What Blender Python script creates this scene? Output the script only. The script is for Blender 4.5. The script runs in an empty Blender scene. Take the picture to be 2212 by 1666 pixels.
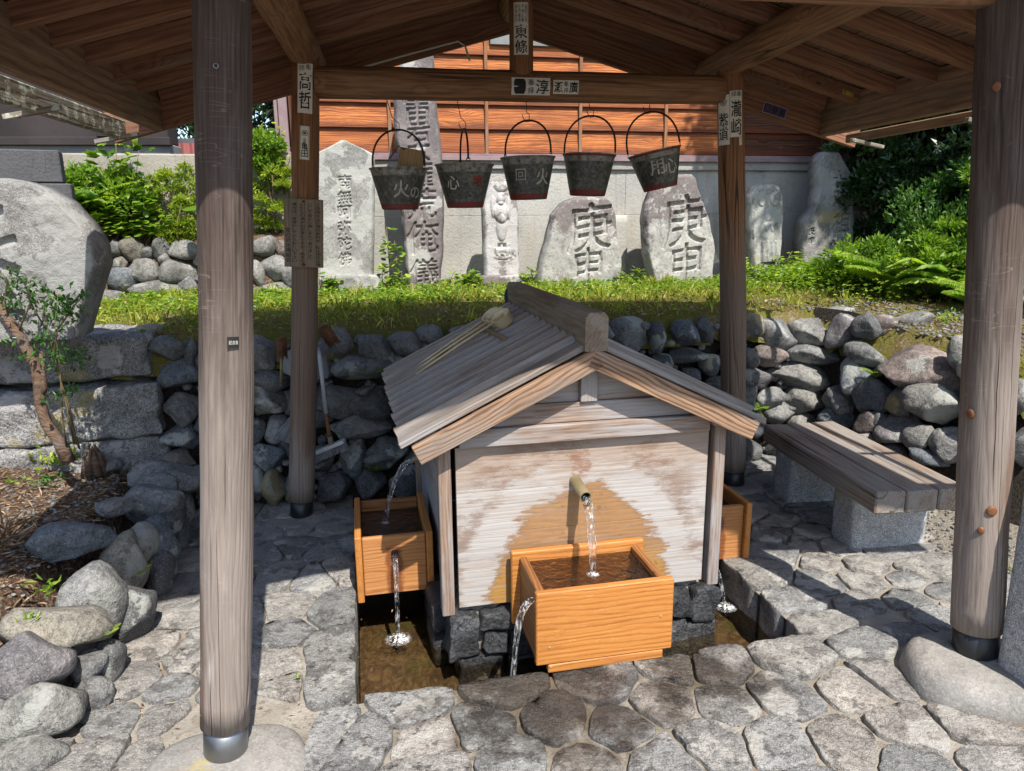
import bpy, bmesh, math, random
import numpy as np
from mathutils import Vector, Matrix, noise as mnoise

random.seed(7); RNG = np.random.default_rng(11)
scene = bpy.context.scene
COL = scene.collection
R = math.radians

# ------------------------------------------------------------------ camera
CAM_H = 1.65; PITCH = R(12.777); ROLL = R(-0.542); FPX = 1569.2; PW, PH = 2212.0, 1666.0
FW = Vector((0, math.cos(PITCH), -math.sin(PITCH)))
_rt = Vector((1, 0, 0)); _up = Vector((0, math.sin(PITCH), math.cos(PITCH)))
RT = _rt*math.cos(ROLL)+_up*math.sin(ROLL); UP = -_rt*math.sin(ROLL)+_up*math.cos(ROLL)
EYE = Vector((0, 0, CAM_H))
cd = bpy.data.cameras.new('camera'); cam = bpy.data.objects.new('camera', cd); COL.objects.link(cam)
cd.sensor_width = 36; cd.lens = 36*FPX/PW; cd.clip_end = 2000; cd.clip_start = .05
m = Matrix((RT, UP, -FW)).transposed().to_4x4(); m.translation = EYE; cam.matrix_world = m
scene.camera = cam

# ------------------------------------------------------------------ light
SUN = Vector((0.27, -0.64, 1.0)).normalized()          # towards the sun
sd = bpy.data.lights.new('sun', 'SUN'); sun = bpy.data.objects.new('sun', sd); COL.objects.link(sun)
sd.energy = 5.0; sd.angle = R(0.53); sd.color = (1, .95, .87)
sun.rotation_euler = (-SUN).to_track_quat('-Z', 'Y').to_euler()
world = bpy.data.worlds.new('World'); scene.world = world; world.use_nodes = True
wn = world.node_tree.nodes; wl = world.node_tree.links
sky = wn.new('ShaderNodeTexSky'); sky.sky_type = 'NISHITA'; sky.sun_disc = False
sky.sun_elevation = math.asin(SUN.z); sky.sun_rotation = math.atan2(SUN.x, SUN.y)
wl.new(sky.outputs[0], wn['Background'].inputs[0]); wn['Background'].inputs[1].default_value = 0.14
vs = scene.view_settings; vs.view_transform = 'Standard'; vs.look = 'None'; vs.exposure = 0.82; vs.gamma = 1
vs.use_curve_mapping = False
scene.cycles.max_bounces = 8; scene.cycles.transparent_max_bounces = 12

# ------------------------------------------------------------------ picture point -> place on a real surface
def pray(px, py): return FW + RT*((px-PW/2)/FPX) - UP*((py-PH/2)/FPX)
def at_z(px, py, z=0.0):
    d = pray(px, py); return EYE + d*((z-CAM_H)/d.z)
def at_y(px, py, y):
    d = pray(px, py); return EYE + d*(y/d.y)
def at_plane(px, py, n, c):
    d = pray(px, py); n = Vector(n); return EYE + d*((c-n.dot(EYE))/n.dot(d))
def depth_of(P): return (Vector(P)-EYE).dot(FW)

# ------------------------------------------------------------------ object helpers
def tag(o, label=None, cat=None, group=None, kind=None):
    if label: o['label'] = label
    if cat: o['category'] = cat
    if group: o['group'] = group
    if kind: o['kind'] = kind
    return o
def thing(name, label, cat, loc=(0, 0, 0), rotz=0.0, group=None):
    o = bpy.data.objects.new(name, None); COL.objects.link(o); o.empty_display_size = .1
    o.location = loc; o.rotation_euler = (0, 0, rotz)
    return tag(o, label, cat, group)
def mesh_from(name, V, F, smooth=False):
    me = bpy.data.meshes.new(name)
    me.from_pydata([tuple(v) for v in V], [], F)
    if smooth: me.polygons.foreach_set('use_smooth', [True]*len(me.polygons))
    me.update(); return me
def quick_mesh(name, V, F, smooth=False, attr=None):
    """V (n,3) array, F (m,k) array of equal sized faces"""
    V = np.asarray(V, np.float32); F = np.asarray(F, np.int32); k = F.shape[1]
    me = bpy.data.meshes.new(name); me.vertices.add(len(V)); me.vertices.foreach_set('co', V.ravel())
    me.loops.add(F.size); me.loops.foreach_set('vertex_index', F.ravel())
    me.polygons.add(len(F)); me.polygons.foreach_set('loop_start', np.arange(len(F), dtype=np.int32)*k)
    me.polygons.foreach_set('use_smooth', np.full(len(F), smooth))
    if attr is not None:
        a = me.attributes.new('tint', 'FLOAT', 'POINT'); a.data.foreach_set('value', np.asarray(attr, np.float32))
    me.update(); me.validate(); return me
def add(name, me, mat=None, parent=None, mtx=None):
    o = bpy.data.objects.new(name, me); COL.objects.link(o)
    if mat is not None and not me.materials:
        for mm in (mat if isinstance(mat, (list, tuple)) else [mat]): me.materials.append(mm)
    if parent is not None: o.parent = parent
    if mtx is not None: o.matrix_local = mtx
    return o
def basis(p0, p1, up=(0, 0, 1)):
    """x along p0->p1, z as near to up as possible, origin at the middle"""
    p0, p1 = Vector(p0), Vector(p1); x = (p1-p0).normalized(); u = Vector(up)
    if abs(x.dot(u)) > .999: u = Vector((0, 1, 0))
    y = u.cross(x).normalized(); z = x.cross(y)
    mm = Matrix((x, y, z)).transposed().to_4x4(); mm.translation = (p0+p1)/2
    return mm, (p1-p0).length
def boxmesh(L, W, T, c=.003, name='box', wob=0.0):
    """chamfered box centred on the origin"""
    c = min(c, L*.3, W*.3, T*.3); hx, hy, hz = L/2, W/2, T/2; V = []; idx = {}
    for sx in (-1, 1):
        for sy in (-1, 1):
            for sz in (-1, 1):
                j = Vector((random.uniform(-wob, wob), random.uniform(-wob, wob), random.uniform(-wob, wob)))
                for ax in range(3):
                    p = [sx*(hx-c), sy*(hy-c), sz*(hz-c)]; p[ax] = (sx*hx, sy*hy, sz*hz)[ax]
                    idx[(sx, sy, sz, ax)] = len(V); V.append(Vector(p)+j)
    F = []
    g = lambda s, ax: idx[(s[0], s[1], s[2], ax)]
    for ax in range(3):
        a, b = [(1, 2), (2, 0), (0, 1)][ax]
        for s in (-1, 1):
            q = []
            for (u, v) in ((-1, -1), (1, -1), (1, 1), (-1, 1)):
                t = [0, 0, 0]; t[ax] = s; t[a] = u; t[b] = v; q.append(g(t, ax))
            F.append(q if s > 0 else q[::-1])
        for u in (-1, 1):                      # edge along ax
            for v in (-1, 1):
                t0 = [0, 0, 0]; t0[ax] = -1; t0[a] = u; t0[b] = v; t1 = list(t0); t1[ax] = 1
                q = [g(t0, a), g(t1, a), g(t1, b), g(t0, b)]
                F.append(q if u*v < 0 else q[::-1])
    for sx in (-1, 1):
        for sy in (-1, 1):
            for sz in (-1, 1):
                q = [g((sx, sy, sz), k) for k in range(3)]; F.append(q if sx*sy*sz > 0 else q[::-1])
    return mesh_from(name, V, F)
def plank(name, parent, p0, p1, W, T, mat, up=(0, 0, 1), c=.003, wob=0.0):
    mm, L = basis(p0, p1, up); return add(name, boxmesh(L, W, T, c, name, wob), mat, parent, mm)
def lbox(name, parent, lo, hi, mat, c=.003, along=0, wob=0.0):
    """box between two corners (parent's frame), grain along axis 0, 1 or 2"""
    lo, hi = Vector(lo), Vector(hi); ce = (lo+hi)/2; s = hi-lo; p0 = ce.copy(); p1 = ce.copy()
    p0[along] -= s[along]/2; p1[along] += s[along]/2
    if along == 2: up = (0, 1, 0); W, T = s.x, s.y
    elif along == 1: up = (0, 0, 1); W, T = s.x, s.z
    else: up = (0, 0, 1); W, T = s.y, s.z
    return plank(name, parent, p0, p1, W, T, mat, up, c, wob)
def tube_data(path, radii, n=12, caps=True, wob=0.0, seed=0):
    path = [Vector(p) for p in path]; V = []; F = []; N = len(path)
    t0 = (path[1]-path[0]).normalized(); u = Vector((0, 0, 1)) if abs(t0.z) < .9 else Vector((0, 1, 0))
    y = u.cross(t0).normalized()
    for i, p in enumerate(path):
        t = (path[min(i+1, N-1)]-path[max(i-1, 0)]).normalized(); y = (y-t*y.dot(t)).normalized(); z = t.cross(y)
        for k in range(n):
            a = 2*math.pi*k/n; r = radii[i] if hasattr(radii, '__len__') else radii
            if wob: r *= 1+wob*mnoise.noise(Vector((math.cos(a)*1.3+seed, math.sin(a)*1.3, i*.35+seed*3)))
            V.append(p+(y*math.cos(a)+z*math.sin(a))*r)
    for i in range(N-1):
        for k in range(n):
            k2 = (k+1) % n; F.append([i*n+k, i*n+k2, (i+1)*n+k2, (i+1)*n+k])
    if caps: F.append(list(range(n))[::-1]); F.append([(N-1)*n+k for k in range(n)])
    return V, F
def tube(name, path, radii, mat, parent=None, n=12, caps=True, wob=0.0, smooth=True, seed=0):
    V, F = tube_data(path, radii, n, caps, wob, seed); me = mesh_from(name, V, F, smooth)
    if caps:
        for p in me.polygons[-2:]: p.use_smooth = False
    return add(name, me, mat, parent)
def log(name, parent, p0, p1, r0, r1, mat, wob=.06, segs=14, n=24, seed=0, bow=0.0):
    mm, L = basis(p0, p1, (0, .3, 1)); P = []; rr = []
    for i in range(segs+1):
        t = i/segs; P.append((-L/2+L*t, bow*math.sin(t*math.pi), .6*bow*math.sin(t*math.pi*1.3))); rr.append(r0+(r1-r0)*t)
    rr[0] *= .985; rr[-1] *= .985
    V, F = tube_data(P, rr, n, True, wob, seed); me = mesh_from(name, V, F, True)
    for p in me.polygons[-2:]: p.use_smooth = False
    return add(name, me, mat, parent, mm)
def sub(child, part):
    """make a part a sub-part of its sibling, staying in place"""
    mb = part.matrix_basis.inverted() @ child.matrix_basis; child.parent = part; child.matrix_basis = mb; return child
class Acc:
    """collects geometry for one mesh with several materials"""
    def __init__(s): s.V = []; s.F = []; s.M = []
    def put(s, V, F, mi=0):
        b = len(s.V); s.V += [tuple(v) for v in V]; s.F += [[i+b for i in f] for f in F]; s.M += [mi]*len(F)
    def box(s, lo, hi, mi=0):
        x0, y0, z0 = lo; x1, y1, z1 = hi
        s.put([(x0,y0,z0),(x1,y0,z0),(x1,y1,z0),(x0,y1,z0),(x0,y0,z1),(x1,y0,z1),(x1,y1,z1),(x0,y1,z1)],
              [[0,3,2,1],[4,5,6,7],[0,1,5,4],[1,2,6,5],[2,3,7,6],[3,0,4,7]], mi)
    def build(s, name, mats, parent=None, mtx=None, smooth=False):
        me = mesh_from(name, s.V, s.F, smooth); 
        for mm in mats: me.materials.append(mm)
        me.polygons.foreach_set('material_index', s.M); me.update()
        return add(name, me, None, parent, mtx)

# ------------------------------------------------------------------ node helpers
class NT:
    def __init__(s, name):
        s.mat = bpy.data.materials.new(name); s.mat.use_nodes = True; s.t = s.mat.node_tree; s.t.nodes.clear()
        s.out = s.t.nodes.new('ShaderNodeOutputMaterial')
    def n(s, typ, **kw):
        nd = s.t.nodes.new('ShaderNode'+typ)
        for k, v in kw.items(): setattr(nd, k, v)
        return nd
    def set(s, sock, v):
        if isinstance(v, bpy.types.NodeSocket): s.t.links.new(v, sock)
        elif v is not None:
            if hasattr(sock, 'default_value'):
                try: sock.default_value = v
                except Exception:
                    sock.default_value = (*v, 1) if len(v) == 3 else v[:3]
    def math(s, op, a, b=0.0, c=None, clamp=False):
        nd = s.n('Math', operation=op, use_clamp=clamp); s.set(nd.inputs[0], a); s.set(nd.inputs[1], b)
        if c is not None: s.set(nd.inputs[2], c)
        return nd.outputs[0]
    def vmath(s, op, a, b=None):
        nd = s.n('VectorMath', operation=op); s.set(nd.inputs[0], a)
        if b is not None: s.set(nd.inputs[1], b)
        return nd.outputs['Value'] if op in ('LENGTH', 'DOT_PRODUCT', 'DISTANCE') else nd.outputs[0]
    def noise(s, v, scale=5, detail=4, rough=.55, dist=0.0, col=False):
        nd = s.n('TexNoise'); s.set(nd.inputs['Vector'], v); s.set(nd.inputs['Scale'], scale)
        nd.inputs['Detail'].default_value = detail; nd.inputs['Roughness'].default_value = rough; nd.inputs['Distortion'].default_value = dist
        return nd.outputs['Color' if col else 'Fac']
    def vor(s, v, scale=5, feature='F1', out='Distance', rand=1.0):
        nd = s.n('TexVoronoi', feature=feature); s.set(nd.inputs['Vector'], v); nd.inputs['Scale'].default_value = scale
        nd.inputs['Randomness'].default_value = rand
        return nd.outputs[out]
    def ramp(s, f, stops, interp='LINEAR'):
        nd = s.n('ValToRGB'); nd.color_ramp.interpolation = interp; e = nd.color_ramp.elements
        while len(e) < len(stops): e.new(.5)
        for i, (p, c) in enumerate(stops):
            e[i].position = p; e[i].color = (c, c, c, 1) if not hasattr(c, '__len__') else (*c, 1)
        s.set(nd.inputs[0], f); return nd.outputs[0]
    def step(s, f, lo, hi): 
        nd = s.n('MapRange', interpolation_type='SMOOTHSTEP'); s.set(nd.inputs[0], f); s.set(nd.inputs[1], lo); s.set(nd.inputs[2], hi)
        return nd.outputs[0]
    def mix(s, f, a, b, blend='MIX'):
        nd = s.n('Mix', data_type='RGBA', blend_type=blend); s.set(nd.inputs[0], f)
        for k, v in ((6, a), (7, b)):
            if isinstance(v, bpy.types.NodeSocket): s.t.links.new(v, nd.inputs[k])
            else: nd.inputs[k].default_value = (*v, 1)
        return nd.outputs[2]
    def bump(s, h, strength=.4, dist=.01, normal=None):
        nd = s.n('Bump'); nd.inputs['Strength'].default_value = strength; nd.inputs['Distance'].default_value = dist
        s.set(nd.inputs['Height'], h)
        if normal is not None: s.set(nd.inputs['Normal'], normal)
        return nd.outputs[0]
    def bsdf(s, col, rough=.8, normal=None, spec=.3, metal=0.0, **kw):
        nd = s.n('BsdfPrincipled'); s.set(nd.inputs['Base Color'], col if isinstance(col, bpy.types.NodeSocket) else (*col, 1))
        s.set(nd.inputs['Roughness'], rough); nd.inputs['Specular IOR Level'].default_value = spec; s.set(nd.inputs['Metallic'], metal)
        if normal is not None: s.set(nd.inputs['Normal'], normal)
        for k, v in kw.items(): s.set(nd.inputs[k.replace('_', ' ')], v)
        return nd.outputs[0]
    def done(s, sh): s.t.links.new(sh, s.out.inputs[0]); return s.mat
    def objpos(s, seed=0.0, world=False):
        src = s.n('NewGeometry').outputs['Position'] if world else s.n('TexCoord').outputs['Object']
        r = s.n('ObjectInfo').outputs['Random']
        c = s.n('CombineXYZ'); s.set(c.inputs[0], s.math('MULTIPLY', r, 37.0)); s.set(c.inputs[1], s.math('MULTIPLY', r, 91.0)); s.set(c.inputs[2], s.math('MULTIPLY_ADD', r, 53.0, seed))
        return s.vmath('ADD', src, c.outputs[0])

def wood(name, c_light, c_mid, c_dark, ring=14.0, ring_amp=.5, knots=.0, streak=.5, grey=None, grey_amt=0.0, rough=.75, bump=.4,
         fiber=120.0, spec=.25, end_grain=True, bleach=None, crack=0.0, ringw=.5, extra=None, split=False):
    """board / log with the grain along local X"""
    splits = []
    t = NT(name); p = t.objpos()
    sp = t.n('SeparateXYZ'); t.set(sp.inputs[0], p)
    ps = t.vmath('MULTIPLY', p, (1, 4.5, 4.5))
    big = t.noise(ps, .9, 3, .5)
    ring = ring*3.4
    ph = t.math('ADD', t.math('MULTIPLY', sp.outputs[1], ring), t.math('MULTIPLY', sp.outputs[2], ring*.55))
    ph = t.math('ADD', ph, t.math('MULTIPLY', big, ring_amp*ring*.22))
    ph = t.math('ADD', ph, t.math('MULTIPLY', t.noise(t.vmath('MULTIPLY', p, (1, 5, 5)), 6, 3, .6), .9))
    kd = None
    if knots:
        pk = t.vmath('MULTIPLY', p, (1, 2.2, 2.2)); kd = t.vor(pk, knots)
        ph = t.math('ADD', ph, t.math('MULTIPLY', t.math('SUBTRACT', 1, t.step(kd, 0, .3)), ring*.05))
    rings = t.math('MULTIPLY_ADD', t.math('SINE', t.math('MULTIPLY', ph, 6.283)), .5, .5)
    rings = t.math('POWER', rings, 2.2)
    pf = t.vmath('MULTIPLY', p, (.03, 1, 1)); fib = t.noise(pf, fiber, 3, .6)
    pst = t.vmath('MULTIPLY', p, (.06, 1, 1)); st = t.step(t.noise(pst, 26, 3, .6), .5, .72)
    f = t.math('ADD', t.math('MULTIPLY', rings, ringw*.72), t.math('MULTIPLY', fib, 1-ringw*.72))
    f = t.math('MULTIPLY_ADD', t.math('SUBTRACT', f, .5), 1.15, .5)
    col = t.ramp(f, [(.12, c_light), (.5, c_mid), (.85, c_dark)])
    col = t.mix(t.math('MULTIPLY', st, streak), col, c_dark)
    blot = t.noise(t.vmath('MULTIPLY', p, (1, 2, 2)), 2.3, 4, .6)
    col = t.mix(t.math('MULTIPLY', t.step(blot, .45, .8), .45), col, c_dark)
    if grey is not None:
        gm = t.step(t.noise(t.vmath('MULTIPLY', p, (.5, 3, 3)), 3.0, 5, .65), .62-grey_amt*.45, .75-grey_amt*.35)
        gcol = t.mix(fib, grey, tuple(g*.55 for g in grey))
        col = t.mix(t.math('MULTIPLY', gm, min(1, .35+grey_amt)), col, gcol)
    if kd is not None:
        km = t.math('SUBTRACT', 1, t.step(kd, .012, .045)); col = t.mix(t.math('MULTIPLY', km, .85), col, tuple(c*.35 for c in c_dark))
    h = t.math('ADD', t.math('MULTIPLY', rings, -.5), t.math('MULTIPLY', fib, .9))
    if crack:
        cr = t.step(t.noise(t.vmath('MULTIPLY', p, (.035, 1, 1)), 9, 2, .5), .5-.012*crack, .5); cr2 = t.step(t.noise(t.vmath('MULTIPLY', p, (.035, 1, 1)), 9, 2, .5), .5, .5+.012*crack)
        ck = t.math('MULTIPLY', cr, t.math('SUBTRACT', 1, cr2)); gate = t.step(t.noise(p, 1.1, 1), .5, .62); ck = t.math('MULTIPLY', ck, gate)
        col = t.mix(t.math('MULTIPLY', ck, .9), col, (.012, .009, .007)); h = t.math('SUBTRACT', h, t.math('MULTIPLY', ck, 3))
    if split:
        lo = t.n('SeparateXYZ'); t.set(lo.inputs[0], t.n('TexCoord').outputs['Object']); an = t.math('ARCTAN2', lo.outputs[2], lo.outputs[1]); rv = t.n('ObjectInfo').outputs['Random']; cx_ = t.n('CombineXYZ'); t.set(cx_.inputs[0], lo.outputs[0]); t.set(cx_.inputs[1], t.math('MULTIPLY', rv, 50.0))
        for k_, (th_, wd_) in enumerate(((-1.95, .018), (-1.32, .014), (-1.62, .010))):
            wob_ = t.math('MULTIPLY', t.math('SUBTRACT', t.noise(t.vmath('ADD', cx_.outputs[0], (0, 7.0*k_, 3)), 3.0, 3, .5), .5), .3)
            df = t.math('ABSOLUTE', t.math('SUBTRACT', an, t.math('ADD', wob_, th_))); gt = t.step(t.noise(t.vmath('ADD', cx_.outputs[0], (5.5*k_, 2, 11)), 1.3, 1), .46, .6)
            mk_ = t.math('MULTIPLY', t.math('SUBTRACT', 1, t.step(df, t.math('MULTIPLY', gt, wd_*.5), t.math('MULTIPLY', gt, wd_*1.6))), gt)
            splits.append(mk_)
    if extra: col = extra(t, col, p, fib)
    for mk_ in splits: col = t.mix(t.math('MULTIPLY', mk_, .9), col, (.012, .008, .006)); h = t.math('SUBTRACT', h, t.math('MULTIPLY', mk_, 2.5))
    return t.done(t.bsdf(col, t.math('MULTIPLY_ADD', fib, .2, rough-.1), t.bump(h, bump, .004), spec))

def stone(name, cols, lichen=.4, lichen_col=(.55, .56, .52), yellow=.0, dark=.4, bump=.6, rough=.85, scale=1.0, wet=None, speck=.4, world=True, moss=0.0, crackle=.25, splot=0.0):
    """natural stone; Object colour tints it"""
    t = NT(name); p = t.objpos(world=world)
    n1 = t.noise(p, 5*scale, 6, .62); n2 = t.noise(p, 38*scale, 5, .65); n3 = t.noise(p, 150*scale, 3, .6)
    col = t.ramp(n1, [(.3, cols[0]), (.5, cols[1]), (.7, cols[2])])
    tint = t.n('ObjectInfo').outputs['Color']; col = t.mix(1.0, col, tint, 'MULTIPLY')
    col = t.mix(t.math('MULTIPLY', t.step(n2, .42, .7), dark), col, tuple(c*.35 for c in cols[0]))
    col = t.mix(t.math('MULTIPLY', t.step(n3, .5, .75), speck), col, tuple(min(1, c*1.7) for c in cols[2]))
    col = t.mix(t.math('MULTIPLY', t.step(n3, .5, .28), speck), col, tuple(c*.4 for c in cols[0]))
    vein = t.math('ABSOLUTE', t.math('SUBTRACT', t.noise(p, 7*scale, 5, .6, .6), .5)); vm = t.math('SUBTRACT', 1, t.step(vein, 0, .012))
    col = t.mix(t.math('MULTIPLY', vm, crackle), col, tuple(c*.3 for c in cols[0]))
    if splot:
        sm_ = t.step(t.math('ADD', t.noise(p, 6*scale, 2), t.math('MULTIPLY', t.noise(p, 26*scale, 5, .7), .5)), .85, .89); col = t.mix(t.math('MULTIPLY', sm_, splot), col, t.mix(n3, (.03, .028, .027), (.075, .07, .066)))
    if lichen:
        lv = t.math('ADD', t.noise(p, 3.3*scale, 2, .5), t.math('MULTIPLY', t.noise(p, 22*scale, 5, .7), .35))
        lm = t.step(lv, .86-.3*lichen, .9-.3*lichen)
        col = t.mix(t.math('MULTIPLY', lm, .8), col, t.mix(n3, lichen_col, tuple(c*.7 for c in lichen_col)))
    if yellow:
        ym = t.step(t.math('ADD', t.noise(p, 2.1*scale, 2), t.math('MULTIPLY', n2, .3)), .82-.25*yellow, .9-.25*yellow)
        col = t.mix(t.math('MULTIPLY', ym, .6), col, (.34, .27, .1))
    if moss:
        mm = t.step(t.math('ADD', t.noise(p, 4.2*scale, 3), t.math('MULTIPLY', n2, .4)), .95-.3*moss, 1.02-.3*moss)
        col = t.mix(t.math('MULTIPLY', mm, .8), col, (.07, .085, .015))
    rg = rough
    if wet is not None:
        wm = wet(t); col = t.mix(t.math('MULTIPLY', wm, .9), col, t.mix(1.0, col, (.2, .165, .14), 'MULTIPLY')); rg = t.math('SUBTRACT', rough, t.math('MULTIPLY', wm, rough-.22))
    h = t.math('ADD', t.math('ADD', t.math('MULTIPLY', n1, 1.4), t.math('MULTIPLY', n2, .55)), t.math('ADD', t.math('MULTIPLY', n3, .2), t.math('MULTIPLY', vm, -.3*crackle)))
    return t.done(t.bsdf(col, rg, t.bump(h, bump, .02), .35))

def leafmat(name, c0, c1, c2, trans=.4, rough=.45, spec=.4):
    t = NT(name); a = t.n('Attribute', attribute_name='tint').outputs['Fac']
    col = t.ramp(a, [(0, c0), (.5, c1), (1, c2)])
    b = t.bsdf(col, rough, None, spec); tr = t.n('BsdfTranslucent'); t.set(tr.inputs[0], t.mix(1.0, col, (1.5, 1.6, .6), 'MULTIPLY'))
    mx = t.n('MixShader'); mx.inputs[0].default_value = trans; t.t.links.new(b, mx.inputs[1]); t.t.links.new(tr.outputs[0], mx.inputs[2])
    return t.done(mx.outputs[0])
def plain(name, col, rough=.6, metal=0.0, bump=0.0, bscale=60, var=.25, spec=.4):
    t = NT(name); p = t.objpos(); n = t.noise(p, bscale, 5, .65); n2 = t.noise(p, bscale*.13, 4, .6)
    c = t.mix(t.step(n2, .35, .7), col, tuple(x*(1-var) for x in col)); c = t.mix(t.math('MULTIPLY', t.step(n, .5, .75), var), c, tuple(x*.5 for x in col))
    return t.done(t.bsdf(c, rough, t.bump(n, bump, .005) if bump else None, spec, metal))

# ------------------------------------------------------------------ materials
def post_extra(t, col, p, fib):
    # sun-bleached, scuffed zone near the foot of each post, brown stain runs
    loc = t.n('SeparateXYZ'); t.set(loc.inputs[0], t.n('TexCoord').outputs['Object'])
    nz = t.noise(t.vmath('MULTIPLY', p, (.5, 3, 3)), 3.5, 4, .6)
    f = t.step(t.math('ADD', loc.outputs[0], t.math('MULTIPLY', nz, 1.1)), .95, -.1)
    g = t.mix(fib, (.37, .315, .275), (.165, .132, .112))
    col = t.mix(t.math('MULTIPLY', f, .75), col, g)
    st = t.step(t.noise(t.vmath('MULTIPLY', p, (.22, 2.4, 2.4)), 4.0, 5, .65), .52, .62)
    col = t.mix(t.math('MULTIPLY', t.math('MULTIPLY', st, f), .75), col, t.mix(fib, (.17, .1, .064), (.08, .048, .032)))
    gb = t.step(t.noise(t.vmath('MULTIPLY', p, (.3, 2, 2)), 6.0, 4, .6), .55, .68); col = t.mix(t.math('MULTIPLY', t.math('MULTIPLY', gb, f), .6), col, (.4, .36, .34))
    sc = t.vmath('MULTIPLY', p, (14, 1.6, 1.6)); sv = t.math('ABSOLUTE', t.math('SUBTRACT', t.noise(sc, 3.2, 1, .4), .5)); sg = t.step(t.noise(p, 6, 3), .5, .62)
    col = t.mix(t.math('MULTIPLY', t.math('MULTIPLY', t.math('SUBTRACT', 1, t.step(sv, 0, .012)), sg), .3), col, (.36, .3, .27))
    bl = t.step(t.noise(t.vmath('MULTIPLY', p, (.35, 2, 2)), 5.0, 5, .7), .5, .7); return t.mix(t.math('MULTIPLY', bl, .45), col, (.06, .042, .036))
M = {}
M['post'] = wood('weathered_post_wood', (.105, .074, .06), (.058, .039, .031), (.023, .015, .012), 22, .4, 0, .3, (.15, .12, .105), .25, .75, .5, 150, .25, crack=1.3, extra=post_extra, ringw=.12, split=True)
M['post_warm'] = wood('brown_post_wood', (.29, .135, .063), (.185, .083, .038), (.065, .028, .015), 18, .4, 2.6, .4, (.16, .1, .07), .15, .75, .4, 130, .25, crack=1.2, ringw=.25)
M['beam'] = wood('tie_beam_wood', (.33, .185, .1), (.215, .112, .06), (.07, .032, .018), 12, .5, 3.4, .35, (.19, .15, .11), .18, .8, .45, 110, crack=1.2, ringw=.25)
M['roof'] = wood('rafter_wood', (.30, .15, .088), (.19, .09, .053), (.07, .032, .019), 20, .5, 1.7, .4, (.19, .145, .115), .15, .8, .4, 130, ringw=.25)
M['sheath'] = wood('roof_board_wood', (.25, .155, .1), (.155, .092, .058), (.055, .031, .02), 16, .7, 2.6, .5, (.15, .135, .09), .2, .85, .4, 110, ringw=.3)
M['fascia'] = wood('eave_beam_wood', (.34, .215, .14), (.22, .13, .083), (.08, .043, .027), 12, .6, 1.0, .35, (.16, .125, .1), .3, .8, .4, 110, ringw=.3)
M['ridge'] = wood('ridge_beam_wood', (.26, .2, .145), (.18, .132, .095), (.075, .052, .037), 16, .5, 0, .4, (.28, .24, .195), .4, .8, .4, 120, ringw=.2)
def lichen_extra(t, col, p, fib):
    l = t.step(t.math('ADD', t.noise(p, 16, 3), t.math('MULTIPLY', t.noise(p, 80, 4, .7), .5)), .78, .84)
    return t.mix(t.math('MULTIPLY', l, .8), col, (.38, .4, .33))
M['lichen'] = wood('lichened_gutter_wood', (.25, .22, .18), (.14, .115, .09), (.05, .038, .028), 12, .5, 0, .4, (.24, .23, .2), .4, .85, .6, 110, extra=lichen_extra, ringw=.3)
M['grey'] = wood('greyed_roof_wood', (.28, .235, .198), (.185, .15, .125), (.072, .055, .045), 24, .5, 0, .45, (.3, .285, .28), .45, .5, .35, 140, .5, ringw=.2)
M['barge'] = wood('bargeboard_wood', (.34, .215, .135), (.21, .125, .076), (.08, .047, .031), 34, .45, 0, .3, (.28, .24, .21), .25, .75, .4, 120, .25, ringw=.62)
M['hgrey'] = wood('grey_house_wood', (.34, .255, .195), (.225, .155, .115), (.085, .055, .04), 24, .4, 0, .4, (.36, .345, .345), .5, .75, .4, 130, ringw=.25)
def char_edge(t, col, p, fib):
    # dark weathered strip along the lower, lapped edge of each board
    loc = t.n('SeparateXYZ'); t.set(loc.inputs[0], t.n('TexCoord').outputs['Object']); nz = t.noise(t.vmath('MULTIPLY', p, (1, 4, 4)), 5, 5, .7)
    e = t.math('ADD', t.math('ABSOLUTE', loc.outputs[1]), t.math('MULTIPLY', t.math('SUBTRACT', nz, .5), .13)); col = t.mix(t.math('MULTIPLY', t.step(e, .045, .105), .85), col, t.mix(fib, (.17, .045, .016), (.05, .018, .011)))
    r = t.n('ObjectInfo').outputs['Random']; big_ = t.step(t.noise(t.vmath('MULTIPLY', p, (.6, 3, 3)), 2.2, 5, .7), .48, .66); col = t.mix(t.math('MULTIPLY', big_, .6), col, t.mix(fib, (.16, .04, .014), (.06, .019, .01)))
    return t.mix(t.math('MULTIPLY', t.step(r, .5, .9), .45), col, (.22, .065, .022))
M['siding'] = wood('orange_siding_wood', (.56, .215, .06), (.32, .095, .024), (.07, .021, .010), 13, .7, 1.9, .75, None, 0, .7, .5, 90, .25, ringw=.3, extra=char_edge)
M['siding_dark'] = wood('dark_siding_wood', (.12, .05, .024), (.065, .026, .015), (.018, .009, .007), 11, .75, 1.6, .5, None, 0, .8, .5, 90, .2, ringw=.4, extra=char_edge)  # dark wood; on the right-hand boards tree shade is put into its colour
M['batten'] = wood('batten_wood', (.36, .18, .085), (.22, .1, .045), (.09, .04, .025), 20, .3, 0, .3, (.26, .19, .14), .2, .75, .4, 120, ringw=.3)
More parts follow.
